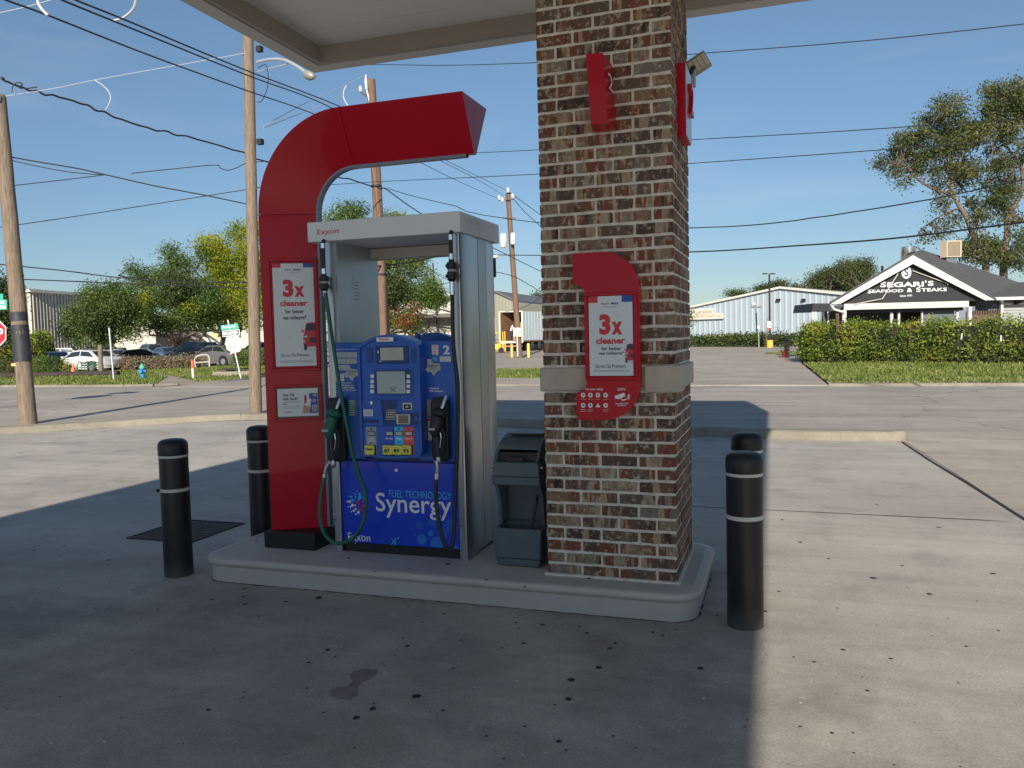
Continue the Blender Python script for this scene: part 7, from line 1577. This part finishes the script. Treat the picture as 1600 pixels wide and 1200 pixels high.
for s in (.12, Wt-.42):
    for dvv in (2.0, 3.2):
        c = a0+uu*(s+.15)+vv*dvv+zz*.48; MB().tube([c-uu*.15, c+uu*.15], .48, 16).build('wheel', M_tyre, tr); MB().tube([c+uu*.152, c+uu*.16], .25, 12).build('hub', M_wht2, tr)
ob(a0+uu*.3+vv*1.2+zz*.55, Wt-.6, 3.0, .3, 'chassis', M_arch); ob(a0+uu*(Wt-.3)+vv*9.2, .1, .1, zf-.1, 'landing_leg', M_grey); ob(a0+uu*.2+vv*9.2, .1, .1, zf-.1, 'landing_leg', M_grey)
M_card = mat('cardboard', (.42, .26, .12), .8, var=.1, scale=3)
for i, (x, y, z, s) in enumerate(((Wt-.75, .5, 0, .62), (Wt-.72, .55, .62, .55), (Wt-1.2, .4, 0, .42), (Wt-.72, .6, 1.17, .5))):
    o = MB().obox(a0+uu*x+vv*y+zz*(zf+.03+z), uu, vv, zz, s, s, s).build('cardboard_box', M_card, bevel=.01); tag(o, ['bottom cardboard box of the stack in the open trailer', 'second cardboard box of the stack in the open trailer', 'small cardboard box beside the worker in the trailer', 'topmost cardboard box of the stack in the open trailer'][i], 'box')
# yellow bollards and the pole sign
M_yel = mat('bollard_yellow', (.62, .50, .13), .6, var=.08, scale=8)
for (x, l) in ((800, 'yellow steel bollard left of the far wooden pole'), (826, 'yellow steel bollard right of the far wooden pole')):
    g = np.array(G(x, 559)); t = empty('yellow_bollard', tuple(g), 0, l, 'bollard'); MB().tube([g, g+zz*.88, g+zz*.95], [.10, .10, .07], 12).build('pipe', M_yel, t, smooth=True, angle=50); MB().tube([g, g+zz*.03], .15, 12).build('base_collar', M_kerb, t)
c = np.array(PD(808, 519, D4-.35)); t = empty('pole_notice', tuple(c), 0, 'blank white notice board fixed to the far wooden pole', 'sign'); k = D4/F_PX; MB().obox(c-RIGHT*6*k-UP*7*k, RIGHT, UP, FWD, 12*k, 14*k, .03).build('board', M_wht2, t); MB().tube([c-UP*7*k, c-UP*38*k+RIGHT*1*k], .05, 6).build('white_stake', M_wht, t)
# forklift
fkD = 70.5; g = np.array(G(775, 551.5)); t = empty('forklift', tuple(g), 0, 'yellow forklift with overhead guard loading the open trailer', 'forklift'); k = np.dot(g-CAM, FWD)/F_PX; ur = np.array((RIGHT[0], RIGHT[1], 0)); ur /= np.linalg.norm(ur); fr_ = np.array((FWD[0], FWD[1], 0)); fr_ /= np.linalg.norm(fr_)
M_fy = mat('forklift_yellow', (.72, .50, .02), .4)
def fb(x0, x1, y0, y1, z0, z1, nm, m, **kw): return MB().obox(g+ur*x0+fr_*y0+zz*z0, ur, fr_, zz, x1-x0, y1-y0, z1-z0).build(nm, m, t, **kw)
fb(-.42, .45, -.5, .5, .28, .80, 'chassis', M_fy, bevel=.05); fb(-.46, -.1, -.5, .5, .45, .95, 'counterweight', M_fy, bevel=.08); fb(-.15, .15, -.22, .22, .80, .86, 'seat', M_rubber)
for x in (-.42, .38):
    for y in (-.45, .39): fb(x, x+.06, y, y+.06, .80, 1.72, 'guard_post', M_fy)
fb(-.44, .46, -.47, .47, 1.72, 1.78, 'overhead_guard', M_fy, bevel=.01)
for x in (.60, .78): fb(x, x+.07, -.3, -.22, .1, 1.85, 'mast_rail', M_fy); 
fb(.6, .66, .22, .3, .1, 1.85, 'mast_rail', M_fy); fb(.62, .80, -.3, .3, .55, .62, 'fork_carriage', M_arch); fb(.8, 1.5, -.22, -.12, .30, .34, 'fork', M_arch); fb(.8, 1.5, .12, .22, .30, .34, 'fork', M_arch)
for x in (-.28, .45):
    for s in (-1, 1): c = g+ur*x+fr_*s*.48+zz*.24; MB().tube([c-fr_*.09, c+fr_*.09], .24, 14).build('wheel', M_tyre, t)
# ------------------------------------------------------------------ people
def person(label, base, H, joints, cols, facing, cat='person'):
    """joints: name -> (right, front, up) in fractions of H; one skinned surface coloured by region"""
    names = list(joints); edges = [('pelvis', 'chest'), ('chest', 'neck'), ('neck', 'head'), ('head', 'crown')]
    for s in 'lr': edges += [('chest', s+'sho'), (s+'sho', s+'elb'), (s+'elb', s+'wri'), (s+'wri', s+'han'), ('pelvis', s+'hip'), (s+'hip', s+'kne'), (s+'kne', s+'ank'), (s+'ank', s+'toe')]
    rad = dict(pelvis=.085, chest=.095, neck=.033, head=.058, crown=.045, sho=.045, elb=.030, wri=.022, han=.026, hip=.060, kne=.040, ank=.026, toe=.024)
    fr = np.array((math.cos(facing), math.sin(facing), 0)); rg = np.array((fr[1], -fr[0], 0)); me = bpy.data.meshes.new('body'); P = {k_: rg*v[0]*H+fr*v[1]*H+zz*v[2]*H for k_, v in joints.items()}
    me.from_pydata([tuple(P[k_]) for k_ in names], [(names.index(a), names.index(b)) for a, b in edges], []); o = bpy.data.objects.new('body', me); col.objects.link(o)
    sk = o.modifiers.new('s', 'SKIN'); 
    for i, k_ in enumerate(names): r = rad.get(k_, rad.get(k_[1:], .03))*H; me.skin_vertices[0].data[i].radius = (r, r*.85)
    me.skin_vertices[0].data[names.index('pelvis')].use_root = True; ss = o.modifiers.new('u', 'SUBSURF'); ss.levels = 2; ss.render_levels = 2
    dg = bpy.context.evaluated_depsgraph_get(); m2 = bpy.data.meshes.new_from_object(o.evaluated_get(dg)); bpy.data.objects.remove(o)
    for m_ in cols: m2.materials.append(m_)
    reg = lambda a, b: 0 if {a, b} & {'neck', 'head', 'crown'} and not {a, b} <= {'neck', 'chest'} else (0 if a[1:] in ('elb', 'wri') and b[1:] in ('wri', 'han') else (2 if 'pelvis' in (a, b) and (a[1:] == 'hip' or b[1:] == 'hip') or a[1:] in ('hip', 'kne') else (3 if a[1:] == 'ank' else 1)))
    idx = []
    for p in m2.polygons:
        c = np.array(p.center); best = None
        for a, b in edges:
            A_, B_ = P[a], P[b]; t_ = np.clip(np.dot(c-A_, B_-A_)/max(1e-9, np.dot(B_-A_, B_-A_)), 0, 1); d = np.linalg.norm(c-A_-(B_-A_)*t_)-rad.get(a, rad.get(a[1:], .03))*H*.6
            if best is None or d < best[0]: best = (d, reg(a, b))
        idx.append(best[1])
    m2.polygons.foreach_set('material_index', idx); m2.polygons.foreach_set('use_smooth', [True]*len(idx))
    t = empty('person', tuple(base), 0, label, cat); o = bpy.data.objects.new('body', m2); col.objects.link(o); o.parent = t
    hc = np.array(base)+P['head']; hr = MB(); hr.lathe(tuple(np.array(base)+P['head']+zz*.005*H), [(.060*H, 0), (.062*H, .02*H), (.05*H, .05*H), (.02*H, .068*H)], 14); hr.build('cap' if len(cols) > 4 else 'hair', cols[-1], t, smooth=True)
    fc_ = np.array(base)+P['head']+fr*.052*H; MB().tube([fc_, fc_+fr*.014*H-zz*.01*H], [.010*H, .007*H], 6).build('nose', cols[0], t)
    for s in (-1, 1): MB().tube([fc_+rg*s*.020*H+zz*.012*H-fr*.004*H, fc_+rg*s*.020*H+zz*.012*H+fr*.003*H], .006*H, 6).build('eye', M_ink, t)
    for s in ('l', 'r'):   # fingers
        h = np.array(base)+P[s+'han']; dr = P[s+'han']-P[s+'wri']; dr /= np.linalg.norm(dr); sd_ = np.cross(dr, zz) if abs(dr[2]) < .9 else rg; sd_ = sd_/np.linalg.norm(sd_); fm = MB()
        for i, ln in enumerate((.030, .036, .034, .027)): fm.tube([h+sd_*(i-1.5)*.011*H, h+sd_*(i-1.5)*.013*H+dr*ln*H, h+sd_*(i-1.5)*.012*H+dr*ln*1.5*H-zz*.008*H], [.006*H, .0055*H, .004*H], 5)
        fm.tube([h-dr*.01*H+sd_*.02*H, h+sd_*.036*H+dr*.02*H], [.007*H, .005*H], 5); fm.build('fingers', cols[0], t)
    return t
SKIN = mat('skin_brown', (.20, .11, .075), .6); SKINL = mat('skin_light', (.45, .27, .20), .6); M_shw = mat('shirt_white', (.70, .68, .66), .8); M_jean = mat('trousers_navy', (.03, .04, .075), .85); M_shb = mat('shirt_blue', (.04, .14, .36), .8); M_hair = mat('hair_black', (.01, .01, .01), .7); M_khaki = mat('trousers_khaki', (.25, .20, .14), .85)
stand = dict(pelvis=(0, 0, .53), chest=(0, .06, .73), neck=(0, .10, .84), head=(0, .13, .915), crown=(0, .14, .96), lsho=(-.105, .07, .80), lelb=(-.13, .12, .66), lwri=(-.09, .24, .62), lhan=(-.08, .29, .61), rsho=(.105, .07, .80), relb=(.14, .14, .67), rwri=(.10, .27, .66), rhan=(.09, .32, .66), lhip=(-.05, 0, .49), lkne=(-.06, .03, .27), lank=(-.06, -.03, .05), ltoe=(-.065, .06, .02), rhip=(.05, 0, .49), rkne=(.07, .08, .28), rank=(.07, .06, .05), rtoe=(.075, .15, .02))
base = a0+uu*(Wt*.38)+vv*.35+zz*(zf+.02)
person('worker in a white shirt and dark trousers standing in the open trailer', base, 1.62, stand, [SKIN, M_shw, M_jean, M_rubber, M_hair], math.atan2(uu[1], uu[0])+.2)
sit = dict(pelvis=(0, 0, .10), chest=(0, .01, .31), neck=(0, .02, .42), head=(0, .03, .50), crown=(0, .03, .54), lsho=(-.105, .01, .38), lelb=(-.13, .07, .25), lwri=(-.08, .20, .27), lhan=(-.07, .25, .28), rsho=(.105, .01, .38), relb=(.13, .07, .25), rwri=(.08, .20, .27), rhan=(.07, .25, .28), lhip=(-.05, .02, .08), lkne=(-.07, .24, .10), lank=(-.07, .26, -.13), ltoe=(-.07, .34, -.15), rhip=(.05, .02, .08), rkne=(.07, .24, .10), rank=(.07, .26, -.13), rtoe=(.07, .34, -.15))
person('forklift driver in a blue shirt sitting at the yellow forklift', g+zz*.78+ur*-.12, 1.5, sit, [SKIN, M_shb, M_khaki, M_rubber, M_hair], math.atan2(ur[1], ur[0]))
g3 = np.array(G(329, 563.5)); up3 = dict(stand); up3.update(chest=(0, .0, .73), neck=(0, .01, .845), head=(0, .02, .92), crown=(0, .02, .965), lelb=(-.14, 0, .64), lwri=(-.14, .06, .50), lhan=(-.14, .08, .46), relb=(.14, 0, .64), rwri=(.14, .06, .50), rhan=(.14, .08, .46), lsho=(-.105, 0, .81), rsho=(.105, 0, .81))
person('distant person in white among the parked cars', g3, 1.6, up3, [SKINL, M_shw, M_shw, M_rubber, M_wht2], -PI/2)

# ------------------------------------------------------------------ right background: white warehouse, lot furniture
b8 = empty('metal_warehouse', (0, 85, 0), 0, 'long white pale blue ribbed metal warehouse with a low gable in the right background', 'warehouse')
dW = np.array((.93, -.365)); nW = np.array((.365, .93)); Pk = np.array(PD(1220, 451, 85)); pk2 = Pk[:2]; zpk = 5.75; sl_ = .155
tl_, tr_ = -15.5, 13.5; A8, E8 = pk2+dW*tl_, pk2+dW*tr_; LL = tr_-tl_; zt8 = lambda t: zpk-sl_*abs(t*LL+tl_)
w = MB(); ribbed(w, A8, E8, 0, 5, .62, .04, zt8); w.build('profiled_cladding', M_mtlw, b8)
for t0, t1 in ((0, -tl_/LL), (-tl_/LL, 1)):
    p, q_ = A8+dW*LL*t0-nW*.35, A8+dW*LL*t1-nW*.35; w = MB(); w.prism([tuple(p)+(zt8(t0)-.02,), tuple(q_)+(zt8(t1)-.02,), tuple(q_+nW*40)+(zt8(t1)-.02,), tuple(p+nW*40)+(zt8(t0)-.02,)], (0, 0, .22)); w.build('roof', M_wht2, b8)
w = MB(); solid(w, E8, E8+nW*40, 0, zt8(1), -.2); w.build('wall', M_mtlw, b8); w = MB(); solid(w, A8+nW*40, A8, 0, zt8(0), -.2); w.build('wall', M_mtlw, b8)
def wpt(px, py): return FP(px, py, tuple(pk2-nW*.1)+(0,), (nW[0], nW[1], 0))
def wplate(x0, y0, x1, y1, t_, nm, m):
    a, b = np.array(wpt(x0, y1)), np.array(wpt(x1, y0)); L_ = np.linalg.norm((b-a)[:2]); return MB().obox(a-np.array((nW[0], nW[1], 0))*t_, (dW[0], dW[1], 0), (nW[0], nW[1], 0), (0, 0, 1), L_, t_, b[2]-a[2]).build(nm, m, b8), a, L_, b[2]-a[2]
s1, a, L_, h_ = wplate(1074, 498, 1131, 491, .25, 'sign_letters_panel', M_wht2); 
def wtext(s, a, L_, h_, m, par): q2 = MB(); put_text(q2, s, (L_*.04, h_*.15, L_*.96, h_*.9), a-np.array((nW[0], nW[1], 0))*.27, np.array((dW[0], dW[1], 0)), zz, -np.array((nW[0], nW[1], 0)), .03, .01); q2.build('lettering', m, par)
M_letg = mat('letter_tan', (.50, .44, .32), .6)
wtext('Restaurant', a, L_, h_, M_letg, s1); s2, a, L_, h_ = wplate(1076, 491, 1116, 483, .2, 'sign_letters_panel', M_wht2); wtext('La Palapa', a, L_, h_, M_letg, s2)
for x in (1216.5, 1256): wplate(x-3, 470.5, x+3, 467, .25, 'wall_lamp', M_iron)
wplate(1176, 477, 1181, 473, .2, 'wall_lamp', M_wht2)
# light poles
g = np.array(G(1203, 543)); D = float(np.dot(g-CAM, FWD)); t = empty('light_pole', tuple(g), 0, 'tall dark parking lot light pole with a yellow concrete base', 'light pole'); MB().tube([g, g+zz*.60], .26, 14).build('concrete_base', mat('base_yellow', (.68, .42, .06), .6), t); e = np.array(PD(1202, 428, D)); MB().tube([g+zz*.6, e], [.09, .07], 10).build('pole_shaft', M_iron, t)
for s in (-1, 1): MB().obox(e+RIGHT*s*.12-RIGHT*(.38 if s < 0 else 0), RIGHT, FWD, UP, .38, .25, .07).build('lamp_head', M_iron, t)
k = D/F_PX; c = np.array(PD(1202, 507, D-.15)); MB().obox(c-RIGHT*2.7*k-UP*5*k, RIGHT, UP, FWD, 5.4*k, 10*k, .03).build('parking_notice', M_white, t); c = np.array(PD(1202, 514, D-.16)); MB().obox(c-RIGHT*2.7*k-UP*1.2*k, RIGHT, UP, FWD, 5.4*k, 2.0*k, .03).build('notice_strip', M_inkr, t)
g = np.array(G(1184, 541)); D = float(np.dot(g-CAM, FWD)); t = empty('light_pole', tuple(g), 0, 'shorter light pole with two small round heads in front of the warehouse', 'light pole'); e = np.array(PD(1181, 480, D)); MB().tube([g, e], .07, 8).build('pole_shaft', mat('pole_bluegrey', (.20, .25, .30), .5), t)
for s in (-1, 1): MB().tube([e, e+RIGHT*s*.28+UP*.06, e+RIGHT*s*.5+UP*.02], [.04, .13, .06], 8).build('lamp_head', mat('pole_bluegrey', (.20, .25, .30), .5), t, smooth=True)
for (bx, by, ty, l) in ((1077, 547, 514, 'small white parking sign on a post near the brick column'), (1186, 543, 512, 'thin sign post just left of the light pole with the yellow base'), (1141, 541, 533, 'short white stake in front of the low hedge')):
    t, b, e, D = thin_post(l, (bx, by), (bx-1, ty), .035, M_grey); k = D/F_PX; MB().obox(e-RIGHT*1.8*k-UP*2*k-FWD*.05, RIGHT, UP, FWD, 3.6*k, 4.5*k, .02).build('sign_plate', M_white, t)
# planter, awning
g = np.array(G(1226, 559)); t = empty('flower_pot', tuple(g), 0, 'red square planter pot at the restaurant driveway', 'flower pot'); k = np.dot(g-CAM, FWD)/F_PX
MB().tube([g, g+zz*.30, g+zz*.32, g+zz*.38], [.13, .16, .19, .19], 4).build('pot', mat('pot_red', (.28, .03, .035), .5), t); quads('leaves', leafcloud([g+zz*.52], [(.16, .16, .16)], 160, .10, 5, shell=.2), M_leafC, t)
rl = empty('handrail', G(1236, 560), 0, 'dark metal handrail at the left end of the tall hedge', 'handrail'); g = np.array(G(1233, 560)); 
for i in range(5): p = g+ur*.12*i+fr_*.5*i; MB().tube([p, p+zz*.95], .025, 6).build('baluster', M_iron, rl)
MB().tube([g+zz*.95, g+ur*.48+fr_*2+zz*.95], .03, 6).build('top_rail', M_iron, rl)
wp = MB().tube([G(1310, 566), PD(1308, 491, 33.5)], .07, 8).build('wooden_post', M_wood2, smooth=True); tag(wp, 'grey wooden post rising out of the tall hedge near its left end', 'post')
for (bx, by, tx_, ty, l) in ((1497, 574, 1503, 521, 'thin stake with a white tip in front of the tall hedge, left of the pair'), (1563, 577, 1564, 524, 'thin stake with a white tip in front of the tall hedge, right of the pair')):
    b = np.array(G(bx, by)); D = float(np.dot(b-CAM, FWD)); e = np.array(PD(tx_, ty, D)); t = empty('marker_stake', tuple(b), 0, l, 'stake'); MB().tube([b, b+(e-b)*.82], .017, 6).build('stake', M_iron, t); MB().tube([b+(e-b)*.82, e], .024, 6).build('white_tip', M_wht, t)

# ------------------------------------------------------------------ restaurant
rs = empty('restaurant', (6.8, 38.2, 0), 0, 'black and white gabled seafood restaurant behind the tall hedge', 'restaurant')
FD = 38.; rp0 = np.array(PD(1417, 470, FD)); rn = np.array((FWD[0], FWD[1], 0)); rn /= np.linalg.norm(rn); ru = np.array((rn[1], -rn[0], 0)); 
def rpt(px, py, back=0.): p = np.array(FP(px, py, rp0+rn*back, rn)); return float(np.dot(p-rp0, ru)), float(p[2])
def RP(x, z, back=0.): return np.array((rp0[0], rp0[1], 0))+ru*x+zz*z+rn*back
xL, zL = rpt(1296, 473); xR, zR = rpt(1546, 470); xP, zP = rpt(1417, 400); zE = (zL+zR)/2; xP = (xL+xR)/2
M_blk = mat('gable_black', (.018, .02, .024), .6, var=.1, scale=2, bump=.1, bscale=30); M_shing = mat('shingles', (.075, .075, .08), .9, var=.35, scale=14, bump=.6, bscale=40); M_side = mat('siding_bluegrey', (.11, .135, .15), .7); M_fen = mat('fence_brown', (.13, .08, .06), .8, var=.2, scale=3)
def rprism(pts, b0, b1, nm, m, **kw):
    w = MB(); w.prism([tuple(RP(x, z, b0)) for x, z in pts], tuple(rn*(b1-b0))); o = w.build(nm, m, rs, **kw); bm = bmesh.new(); bm.from_mesh(o.data); bmesh.ops.recalc_face_normals(bm, faces=bm.faces); bm.to_mesh(o.data); bm.free(); return o
fw = .34
rprism([(xL-.05, zE-.02), (xP, zP), (xP, zP-fw*1.15), (xL-.05+fw*1.3, zE-.02)], -.32, -.24, 'rake_board', M_wht)
rprism([(xR+.05, zE-.02), (xP, zP), (xP, zP-fw*1.15), (xR+.05-fw*1.3, zE-.02)], -.325, -.245, 'rake_board', M_wht)
gxl, gzb = rpt(1318, 474); gxr = rpt(1512, 472)[0]; gzb = (gzb+rpt(1512, 470)[1])/2
rprism([(xL+.35, zE), (xP, zP-.25), (xR-.35, zE), (xR-.5, gzb-.02), (xL+.5, gzb-.02)], -.02, .10, 'gable_face', M_blk)
zb0_ = rpt(1417, 482)[1]
rprism([(gxl, gzb-.02), (gxr, gzb-.02), (gxr, zb0_), (gxl, zb0_)], -.10, .05, 'porch_beam', M_wht2)
for x0, x1 in ((1316, 1321.5), (1397, 1401), (1409, 1412), (1446, 1448), (1501, 1504), (1512, 1517)):
    a, b = rpt(x0, 500)[0], rpt(x1, 500)[0]; rprism([(a, 0), (b, 0), (b, zb0_), (a, zb0_)], -.08 if x0 in (1316, 1512) else .35, .05 if x0 in (1316, 1512) else .45, 'porch_post', M_wht)
rprism([(gxl, 0), (gxr, 0), (gxr, gzb), (gxl, gzb)], 2.6, 2.7, 'porch_wall', mat('porch_wall', (.05, .055, .065), .7))
a, b = rpt(1413, 500, 2.5)[0], rpt(1446, 500, 2.5)[0]; rprism([(a, 0), (b, 0), (b, 2.15), (a, 2.15)], 2.50, 2.58, 'door', mat('door_brown', (.09, .045, .035), .5))
for i in range(5): x = a+(b-a)*(i+.5)/5; rprism([(x-.02, 0), (x+.02, 0), (x+.02, 2.1), (x-.02, 2.1)], 2.46, 2.49, 'door_bar', M_iron)
a, b = rpt(1450, 500)[0], rpt(1500, 500)[0]; rprism([(a, 0), (b, 0), (b, zb0_-.05), (a, zb0_-.05)], .5, .56, 'screen_panel', M_side)
rprism([(gxl+.1, zb0_-.15), (gxr-.1, zb0_-.15), (gxr-.1, zb0_), (gxl+.1, zb0_)], .2, 2.6, 'porch_ceiling', M_blk)
# front roof planes
for s, xa in ((-1, xL-.12), (1, xR+.12)):
    w = MB(); bk = (rn*math.cos(.60)+ru*math.sin(.60))*6; p = [RP(xa, zE-.02, -.30), RP(xP, zP+.02, -.30), RP(xP, zP+.02, -.30)+bk, RP(xa, zE-.02, -.30)+bk]; w.prism([tuple(q_) for q_ in p], (0, 0, .09)); w.build('roof_plane', M_shing, rs)
# main hip roof behind
zM = rpt(1442, 389, 6)[1]; xM = rpt(1442, 389, 6)[0]; xM2 = rpt(1690, 470, 6)[0]
w = MB(); e0 = RP(xR-3.6, zE, .6); hipf = [RP(xR-4.8, zE+.15, 1.0), RP(xR+8.5, zE+.15, 1.0), RP(xR+8.5, zE+.15, 14), RP(xR-9, zE+.15, 14)]; ap = RP(xM, zM, 6.2); ap2 = RP(xM+.6, zM-.02, 7)
rd_ = RP(rpt(1592, 441, 4.5)[0], rpt(1592, 441, 4.5)[1], 4.5)
V = [RP(xR-.2, zE+.12, .2), RP(xR+9.5, zE+.12, .2), rd_+ru*7, rd_, ap, RP(xP, zP-.05, .8), RP(rpt(1462, 470, 13)[0], zE, 13), RP(xR+9.5, zE, 12)]
w.add([tuple(p) for p in V], [(0, 1, 2, 3), (0, 3, 4, 5), (4, 3, 6), (3, 2, 7, 6), (4, 6, 5)]); w.build('main_roof', M_shing, rs)
w = MB(); w.obox(RP(xR-.1, zE-.02, .12), ru, rn, zz, 10, .06, .14); w.build('eave_gutter', M_wht, rs)
w = MB(); w.obox(RP(xR-.1, 0, .9), ru, rn, zz, 10, .1, zE); w.build('side_wall', M_side, rs)
sd_x = rpt(1578, 480)[0]
for i in range(16):
    w = MB(); w.obox(RP(sd_x, .3+.14*i, .84), ru, rn, zz, 6, .05, .125); w.build('siding_board', mat('siding_pale', (.33, .35, .35), .7), rs)
w = MB(); w.obox(RP(rpt(1575, 480)[0], 0, .55), ru, rn, zz, .12, .12, zE); w.build('corner_post', M_wht, rs)
fxa, fxb = rpt(1519, 480)[0], rpt(1574, 480)[0]; nbd = 17
for i in range(nbd): 
    x = fxa+(fxb-fxa)*i/nbd; w = MB(); w.obox(RP(x, 0, .5+rnd.uniform(0, .02)), ru, rn, zz, (fxb-fxa)/nbd-.012, .03, 2.12+rnd.uniform(-.01, .01)); w.build('fence_board', M_fen, rs)
for i in range(14): x = fxa+(fxb-fxa)*(i+.5)/14; MB().tube([RP(x, 1.95, .45), RP(x, 2.38, .45)], .012, 5).build('fence_bar', M_iron, rs)
x, z = rpt(1591, 472, .6); MB().tube([RP(x-.15, z, .6), RP(x+.12, z+.03, .6)], [.13, .10], 10).build('wall_floodlight', M_iron, rs)
# lettering
ro_ = RP(0, 0, -.02)
def rtext(mb, s, x0, y0, x1, y1, b=.03): a = rpt(x0, y1); c = rpt(x1, y0); put_text(mb, s, (a[0], a[1], c[0], c[1]), ro_, ru, zz, -rn, b, .012)
q2 = MB(); z7 = lambda x, y: (1280+x/4.444, 350+y/4.444)
for s, x0, y0, x1, y1, b in (('S', 422, 400, 462, 440, .03), ('EGARI', 470, 400, 724, 440, .03), ("'", 732, 392, 742, 408, .02), ('S', 752, 395, 792, 430, .03), ('S', 334, 450, 362, 482, .03), ('EAFOOD', 366, 452, 582, 478, .02), ('&', 608, 444, 644, 474, .02), ('S', 672, 440, 702, 472, .02), ('TEAKS', 706, 442, 884, 470, .02), ('since 1971', 558, 490, 642, 506, .02)):
    p, r_ = z7(x0, y0), z7(x1, y1); rtext(q2, s, p[0], p[1], r_[0], r_[1], b)
c = rpt(*z7(603, 336)); rx = (rpt(*z7(637, 336))[0]-c[0]); rz = rpt(*z7(603, 292))[1]-c[1]
q2.poly([ro_+ru*(c[0]+rx*math.cos(2*PI*i/24))+zz*(c[1]+rz*math.sin(2*PI*i/24))-rn*.012 for i in range(24)][::1]); q2.build('sign_lettering', M_white, rs)
q2 = MB(); p, r_ = z7(588, 306), z7(618, 366); a = rpt(p[0], r_[1]); cc = rpt(r_[0], p[1]); put_text(q2, 'S', (a[0], a[1], cc[0], cc[1]), ro_, ru, zz, -rn, .02, .02); q2.build('logo_letter', M_ink, rs)
q2 = MB(); q2.tube([RP(*rpt(*z7(575, 290)), -.1), RP(*rpt(*z7(430, 520)), -.12), RP(*rpt(*z7(225, 560)), -.14)], .022, 5); q2.tube([RP(*rpt(*z7(640, 325)), -.1), RP(*rpt(*z7(885, 415)), -.12), RP(*rpt(*z7(882, 425)), -.12)], .022, 5); q2.build('conduit', M_wht2, rs)
q2 = MB(); q2.tube([RP(xL-.02, zE-.1, -.3), RP(xL+.1, zE-.28, -.3), RP(xL+.55, zE-.42, -.25), RP(gxl-.05, zb0_-.2, -.12), RP(gxl-.05, .1, -.12)], .06, 8); q2.build('downpipe', M_wht, rs, smooth=True)
# roof equipment
x, z = rpt(1419, 400, 5); zt1 = rpt(1419, 386, 5)[1]; r_ = (rpt(1430, 395, 5)[0]-rpt(1408, 395, 5)[0])/2
p = RP(x, 0, 5); MB().lathe((p[0], p[1], 0), [(r_*.8, z-.9), (r_*.82, z-.25), (r_, z-.1), (r_, zt1), (r_*.8, zt1+.02)], 20).build('exhaust_fan', M_chrome, rs, smooth=True, angle=40)
a, b = rpt(1479, 402, 5), rpt(1503, 375, 5); w = MB(); w.prism([tuple(RP(a[0]-.18, a[1], 5.3)), tuple(RP(a[0], a[1], 5)), tuple(RP(a[0], b[1], 5)), tuple(RP(a[0]-.16, b[1], 5.3))], tuple(ru*(b[0]-a[0]))); w.build('cooler_box', mat('cooler_tan', (.42, .36, .27), .6), rs)
lv = MB()
for i in range(10): xx = a[0]+.08+(b[0]-a[0]-.16)*i/10; lv.obox(RP(xx, a[1]+.08, 4.96), ru, rn, zz, .03, .03, b[1]-a[1]-.16)
lv.build('louvre_bars', mat('cooler_bars', (.26, .21, .15), .6), rs); w = MB(); w.obox(RP(a[0]+.05, a[1]-.9, 5.1), ru, rn, zz, .55, .5, .9); w.build('duct', M_side, rs)
x, z = rpt(1378.5, 425, 2); p = RP(x, 0, 2.); MB().tube([p+zz*(z-.6), p+zz*(z+.30)], .06, 8).build('vent_pipe', M_iron, rs)
# black side awning
aw = empty('awning', (3.2, 38, 0), 0, 'small black awning on white posts at the left side of the restaurant', 'awning'); P_ = lambda x, z, b: RP(*rpt(x, z, b), b)
w = MB(); w.prism([tuple(P_(1268, 487, 1.2)), tuple(P_(1297, 486, 1.2)), tuple(P_(1297, 474, 1.2)), tuple(P_(1271, 474, 1.2))], tuple(rn*2.6)); w.build('canvas', M_blk, aw)
for x in (1270, 1274, 1294): a = P_(x, 487, 1.25); MB().tube([(a[0], a[1], 0), tuple(a)], .05, 6).build('awning_post', M_wht, aw)
